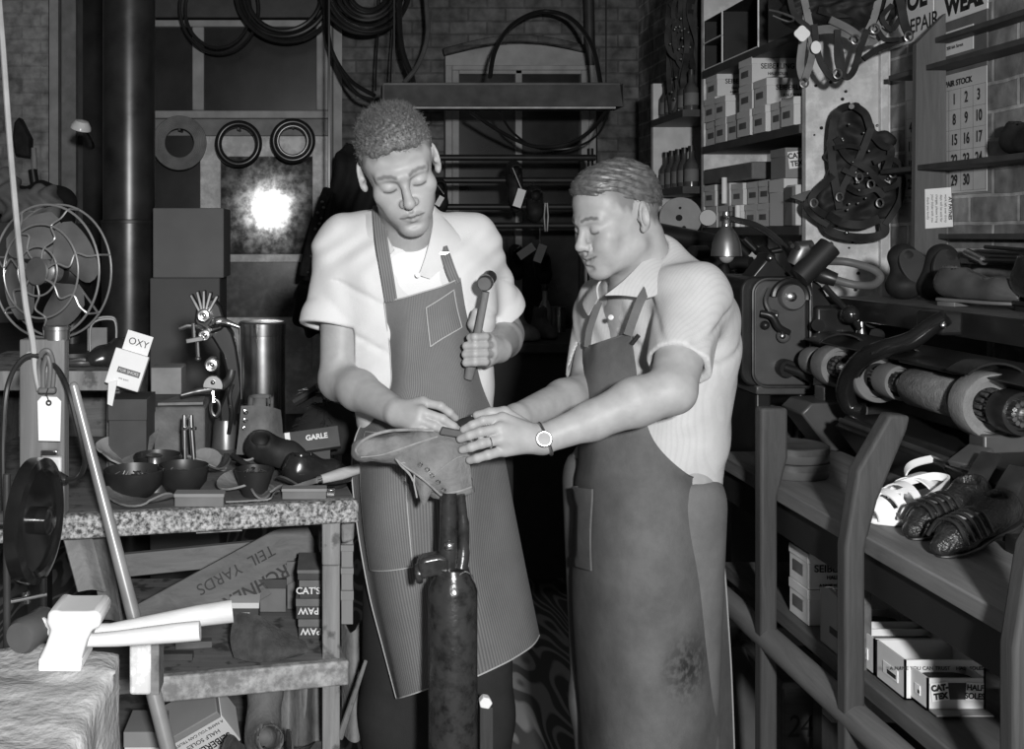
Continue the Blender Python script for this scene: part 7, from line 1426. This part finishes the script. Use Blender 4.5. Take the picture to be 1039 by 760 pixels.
open_box('open tray carton with a curved tan sole, middle of the three trays',.955,1.085,y6+.10,y6+.185,zl,.064,[(.050,GREYL)])
open_box('open white tray carton nearest the cat-lettered box',.955,1.088,y6,y6+.092,zl,.066,[(.022,GREYL)],'A NAME YOU CAN TRUST    HALF SOLES   SIZE 7')
t=carton('closed grey carton at the back of the lower bench shelf',1.06,1.15,2.0,2.12,zl,zl+.085,BOXG)
yc=cy_at(941,.965); hC=.052
t=open_box('small printed half-soles carton in front of the white tray',.965,1.058,yc,yc+.06,zl+.004,hC,[(.042,SUEDE)]); cat_banner(t,.965,yc,zl+.004,.093,hC)
obj('front_flap',MB().sheet(np.array([[V(.967+.09*u,yc-.002-.022*v,zl+.006-.02*v*0+.0*u) for u in (0,.5,1)] for v in (0,.5,1)]),.002),BOXG,t)
for i in range(8): obj('sole_sheet',MB().prism([V(1.066,1.60,zl+.006*i),V(1.13,1.60,zl+.006*i),V(1.135,1.72,zl+.006*i),V(1.07,1.72,zl+.006*i)],(0,0,.005)),GREYL if i%2 else BOXM,None,'thin sole sheet in the stack right of the printed carton, %s'%('lowest','second from the bottom','third from the bottom','fourth from the bottom','fifth from the bottom','third from the top','second from the top','topmost')[i],'sole sheet','stack of sole sheets')
# crates by the floor
t=thing('wooden_crate','dark wooden crate marked 2439 low beside the bench post','crate',V(1.15,2.62,0)); a,b=W(796,698,2.60),W(852,698,2.60); 
obj('front',MB().bb(a.x,b.x,2.60,2.62,.0,a.z),wood('dark crate board',.11,.65,'X'),t,bevel=.003); obj('lid',MB().bb(a.x-.01,b.x+.01,2.59,2.86,a.z,a.z+.018),wood('dark crate board',.11),t,bevel=.003); obj('side',MB().bb(a.x,a.x+.02,2.62,2.85,0,a.z),wood('dark crate board',.11),t); lettering('2439',.075,((a.x+b.x)/2,2.599,W(0,738,2.6).z),(1,0,0),(0,0,1),INK,t,shear=.15,sx=.8)
obj('leather_roll',MB().sheet(patch([[V(.85+.23*u,2.75-.18*v+.05*u,.02+.44*u*0+h_) for u in (0,.3,.6,1)] for v,h_ in ((0,.47),(.4,.40),(.8,.22),(1,.0))],8,8),.012),M('dull dark leather hide',.07,.7,0,.3,9),None,'dull curved hide leaning against the crate behind the older man','leather')
for i,(px,Y_,h_,r_) in enumerate(((738,2.86,.62,.04),)):
    c=V(W(px,0,Y_).x,Y_,0); t=thing('wood_last','grey wooden shoe last standing upright beyond the bench post','last',c); obj('form',MB().lathe([(.03,0),(r_,.05),(r_*.7,h_*.5),(r_*.9,h_*.85),(r_*.5,h_),(.001,h_)],c,n=20),WOODG,t); obj('metal_foot',MB().lathe([(.034,0),(.034,.02),(.001,.02)],c,n=20),LINK,t)
# ------------------------------------------------------------------ the jack stand, the boot and the tools in the men's hands
Y=2.02; cx=W(459.5,0,Y).x
jk=thing('shoe_jack','black iron shoe repair jack, a thick column holding the boot','stand',V(cx,Y,0)); JB=M('chipped black iron',.016,.26,.2,.6,14,.2,40,spec=.6,dirt=.3,dscale=30,dv=.10)
zj=W(0,592,Y).z; obj('column',MB().lathe([(.001,0),(.12,0),(.12,.015),(.06,.04),(.0465,.07),(.0455,.3),(.0455,zj-.012),(.042,zj),(.034,zj+.012),(.030,zj+.03),(.001,zj+.031)],V(cx,Y,0),n=44),JB,jk)
zt_=W(0,499,Y).z; obj('post',MB().tube([V(W(455,0,Y).x,Y,zj+.02),V(W(455,0,Y).x,Y,zj+.09),V(W(455,0,Y).x,Y,zt_)],[.020,.0165,.0155],20),JB,jk)
obj('locking_handle',MB().tube(spline(pp((467,502,Y),(470,530,Y),(470,560,Y),(467,580,Y-.01)),6),[.009]*6+[.011]*6+[.0125]*6+[.006],14),JB,jk)
obj('clamp_arm',MB().prism([W(424,572,Y-.02),W(430,567,Y-.02),W(446,564,Y-.02),W(456,566,Y-.02),W(458,590,Y-.02),W(450,592,Y-.02),W(444,585,Y-.02),W(426,589,Y-.02)],(0,.04,0)),JB,jk,bevel=.007,seg=3)
obj('clamp_wheel',MB().lathe([(.001,.006),(.017,.006),(.019,0),(.017,-.006),(.001,-.006)],W(425,582,Y),(1,-.1,.1),24),JB,jk); obj('clamp_bolt',MB().ell(W(456,554,Y-.018),(.010,.008,.009)),STEEL,jk); obj('wire_ring',MB().tube(spline(pp((466,583,Y-.04),(472,580,Y-.045),(478,583,Y-.04),(480,588,Y-.03)),6),.0014,6),CHROME,jk)
obj('last_plate',MB().tube(pp((405,456,2.07),(440,458,2.07),(458,462,2.06)),[.012,.018,.018],12),JB,jk)
SUE=M('worn tan work leather',.17,.75,0,.35,22,.35,110,spec=.25); 
S=SDF.span(W(355,515,2.06)-V(.01,.09,.01),W(485,425,2.06)+V(.02,.09,.02),.0035)
S.chain(pp((373,455,2.05),(396,450,2.055),(428,450,2.06),(462,452,2.07)),[.024,.033,.034,.032],.02); S.chain(pp((438,458,2.06),(452,475,2.06),(462,498,2.06)),[.036,.040,.036],.02); S.chain(pp((420,460,2.055),(440,480,2.055),(450,500,2.055)),[.028,.030,.022],.02)
S.cut(W(455,503,2.06),(W(455,520,2.06)-W(448,480,2.06)),k=.003); S.chain(pp((450,480,2.06),(456,520,2.06)),[.024,.030],.004,'sub')
nn=(W(400,400,2.06)-W(406,440,2.06)); S.cut(W(412,437,2.06),V(-.16,0,1),k=.006); S.ell(W(366,458,2.05),(.016,.03,.014),.02)
bo=soft('boot',S,SUE,None,2,lambda v:.0018*np.sin(v[:,0]*120+2*np.sin(v[:,2]*90))*np.sin(v[:,2]*140),label="tan work boot turned upside down on the jack under the men's hands",cat='boot')
WLT=M('pale welt stitching',.24,.8,var=.3,scale=60); obj('welt',MB().tube(spline(pp((364,462,2.022),(361,456,2.03),(367,448,2.02),(380,441,2.016),(397,437,2.02),(420,436,2.025),(440,437,2.03)),8),.0030,8),WLT,bo)
obj('toe_seam',MB().tube(spline(pp((366,464,2.022),(385,462,2.018),(402,457,2.019),(425,449,2.022),(444,443,2.026)),8),.0017,8),WLT,bo)
G=patch([pp((401,465,2.018),(416,457,2.014),(432,449,2.018),(449,444,2.03)),pp((412,474,2.012),(428,466,2.008),(448,456,2.010),(468,448,2.03)),pp((428,485,2.008),(442,480,2.006),(458,472,2.008),(475,466,2.03)),pp((447,502,2.016),(456,500,2.010),(467,498,2.012),(478,494,2.03))],8,8); obj('quarter',MB().sheet(G,.004),SUE,bo)
obj('quarter_seam',MB().tube([Vector(p)+V(0,-.003,0) for p in spline(pp((440,482,2.006),(452,472,2.005),(464,464,2.008),(476,462,2.028)),6)],.0013,6),WLT,bo)
obj('quarter_edge',MB().tube([Vector(p)+V(0,-.003,0) for p in G[:,0]],.0022,6),WLT,bo); obj('hem_edge',MB().tube([Vector(p)+V(0,-.002,0) for p in G[-1]],.0022,6),WLT,bo)
obj('heel_block',MB().prism(pp((446,441,2.02),(474,446,2.03),(476,439,2.03),(449,434,2.02)),(0,.06,0)),M('worn heel leather',.08,.7),bo,bevel=.003)
obj('tongue',MB().sheet(patch([pp((419,478,2.03),(428,478,2.022),(438,480,2.025)),pp((422,490,2.03),(430,492,2.018),(438,494,2.022)),pp((427,506,2.03),(430,512,2.024),(434,505,2.026))],6,6),.004),SUE,bo)
for x,y in ((426.5,471.5),(433.5,476.5),(438.5,482.5),(444.5,489),(450,497)): obj('eyelet',MB().torus(W(x,y,2.003),(-.2,1,.1),.0036,.0016,18,6),CHROME,bo)
for pts in (((402,466),(408,474),(415,480),(419,488)),((405,470),(412,470),(417,476),(424,478)),((408,473),(418,485),(421,495),(423,505)),((414,476),(420,478),(420,490))): obj('lace',MB().tube(spline([W(x,y,2.012) for x,y in pts],6),.0017,6),M('pale boot lace',.3,.8),bo)
# hammer
hm=thing('hammer',"cobbler hammer held upright in the young man's fist",'hammer',W(476,384,2.19)); a,b=W(475.5,384,2.192),W(493,296,2.158)
obj('handle',MB().tube([a,a.lerp(b,.15),a.lerp(b,.5),b],[.0095,.0105,.0082,.0072],16),wood('dark hammer handle',.16,.6,'Z'),hm); h0,h1_=W(491.5,288,2.135),W(497,281,2.20); hd=(h1_-h0)
obj('head',MB().lathe([(.001,0),(.0135,.0),(.0155,.003),(.0155,.012),(.012,.018),(.012,.045),(.0145,.052),(.0145,.066),(.001,.068)],h0,hd,30),M('worn hammer steel',.09,.32,.7),hm); obj('head_ring',MB().torus(h0+hd.normalized()*.0145,hd,.0145,.0016,30,6),CHROME,hm); obj('striking_face',MB().lathe([(.001,-.0012),(.0128,-.0012),(.0134,.0005),(.001,.001)],h0,hd,30),M('dull hammer face',.12,.5,.3),hm)
# sole piece between their fingers
obj('sole_piece',MB().prism(pp((461,427.5,2.085),(470,423.5,2.085),(480,421.5,2.085),(488,424,2.085),(478,428,2.06),(468,432,2.05)),(0,.004,-.006)),M('dark sole leather',.03,.5),None,"small dark sole piece held between the two men's fingertips",'sole piece',bevel=.001)
# stub post beside the jack
t=thing('wooden_post','short dark wooden post with a white scrap on top, right of the jack','post',V(W(493,0,2.15).x,2.15,0)); px_=W(493,0,2.15).x; z=W(0,716,2.15).z
obj('shaft',MB().bb(px_-.013,px_+.013,2.14,2.165,0,z),DW,t,bevel=.002); obj('white_scrap',MB().prism([V(px_-.012,2.14,z),V(px_+.004,2.14,z-.004),V(px_+.012,2.14,z+.008),V(px_+.006,2.14,z+.018),V(px_-.006,2.14,z+.02),V(px_-.014,2.14,z+.01)],(0,.02,0)),TAGW,t,bevel=.002)
# ------------------------------------------------------------------ camera and light
cam = bpy.data.cameras.new('camera'); co = bpy.data.objects.new('camera',cam); COL.objects.link(co); SC.camera = co
co.location = (0,0,CAMZ); co.rotation_euler = (PI/2,0,0); cam.sensor_width = 36; cam.lens = F/1039*36
cam.shift_x = (519.5-CX)/1039; cam.shift_y = (CY-380)/1039; cam.clip_start = .05
FLASH = FL
li = bpy.data.lights.new('flash','AREA'); li.shape = 'DISK'; li.size = .15; li.energy = 116
lo_ = bpy.data.objects.new('flash',li); COL.objects.link(lo_); lo_.location = FLASH
lo_.rotation_euler = (Vector((.35,2.6,1.25))-FLASH).to_track_quat('-Z','Y').to_euler()
w = bpy.data.worlds.new('world'); SC.world = w; w.use_nodes = True
w.node_tree.nodes['Background'].inputs[0].default_value = (1,1,1,1); w.node_tree.nodes['Background'].inputs[1].default_value = .03
vs_ = SC.view_settings; vs_.view_transform = 'Standard'; vs_.look = 'None'; vs_.gamma = 1; vs_.use_curve_mapping = False; vs_.exposure = 0
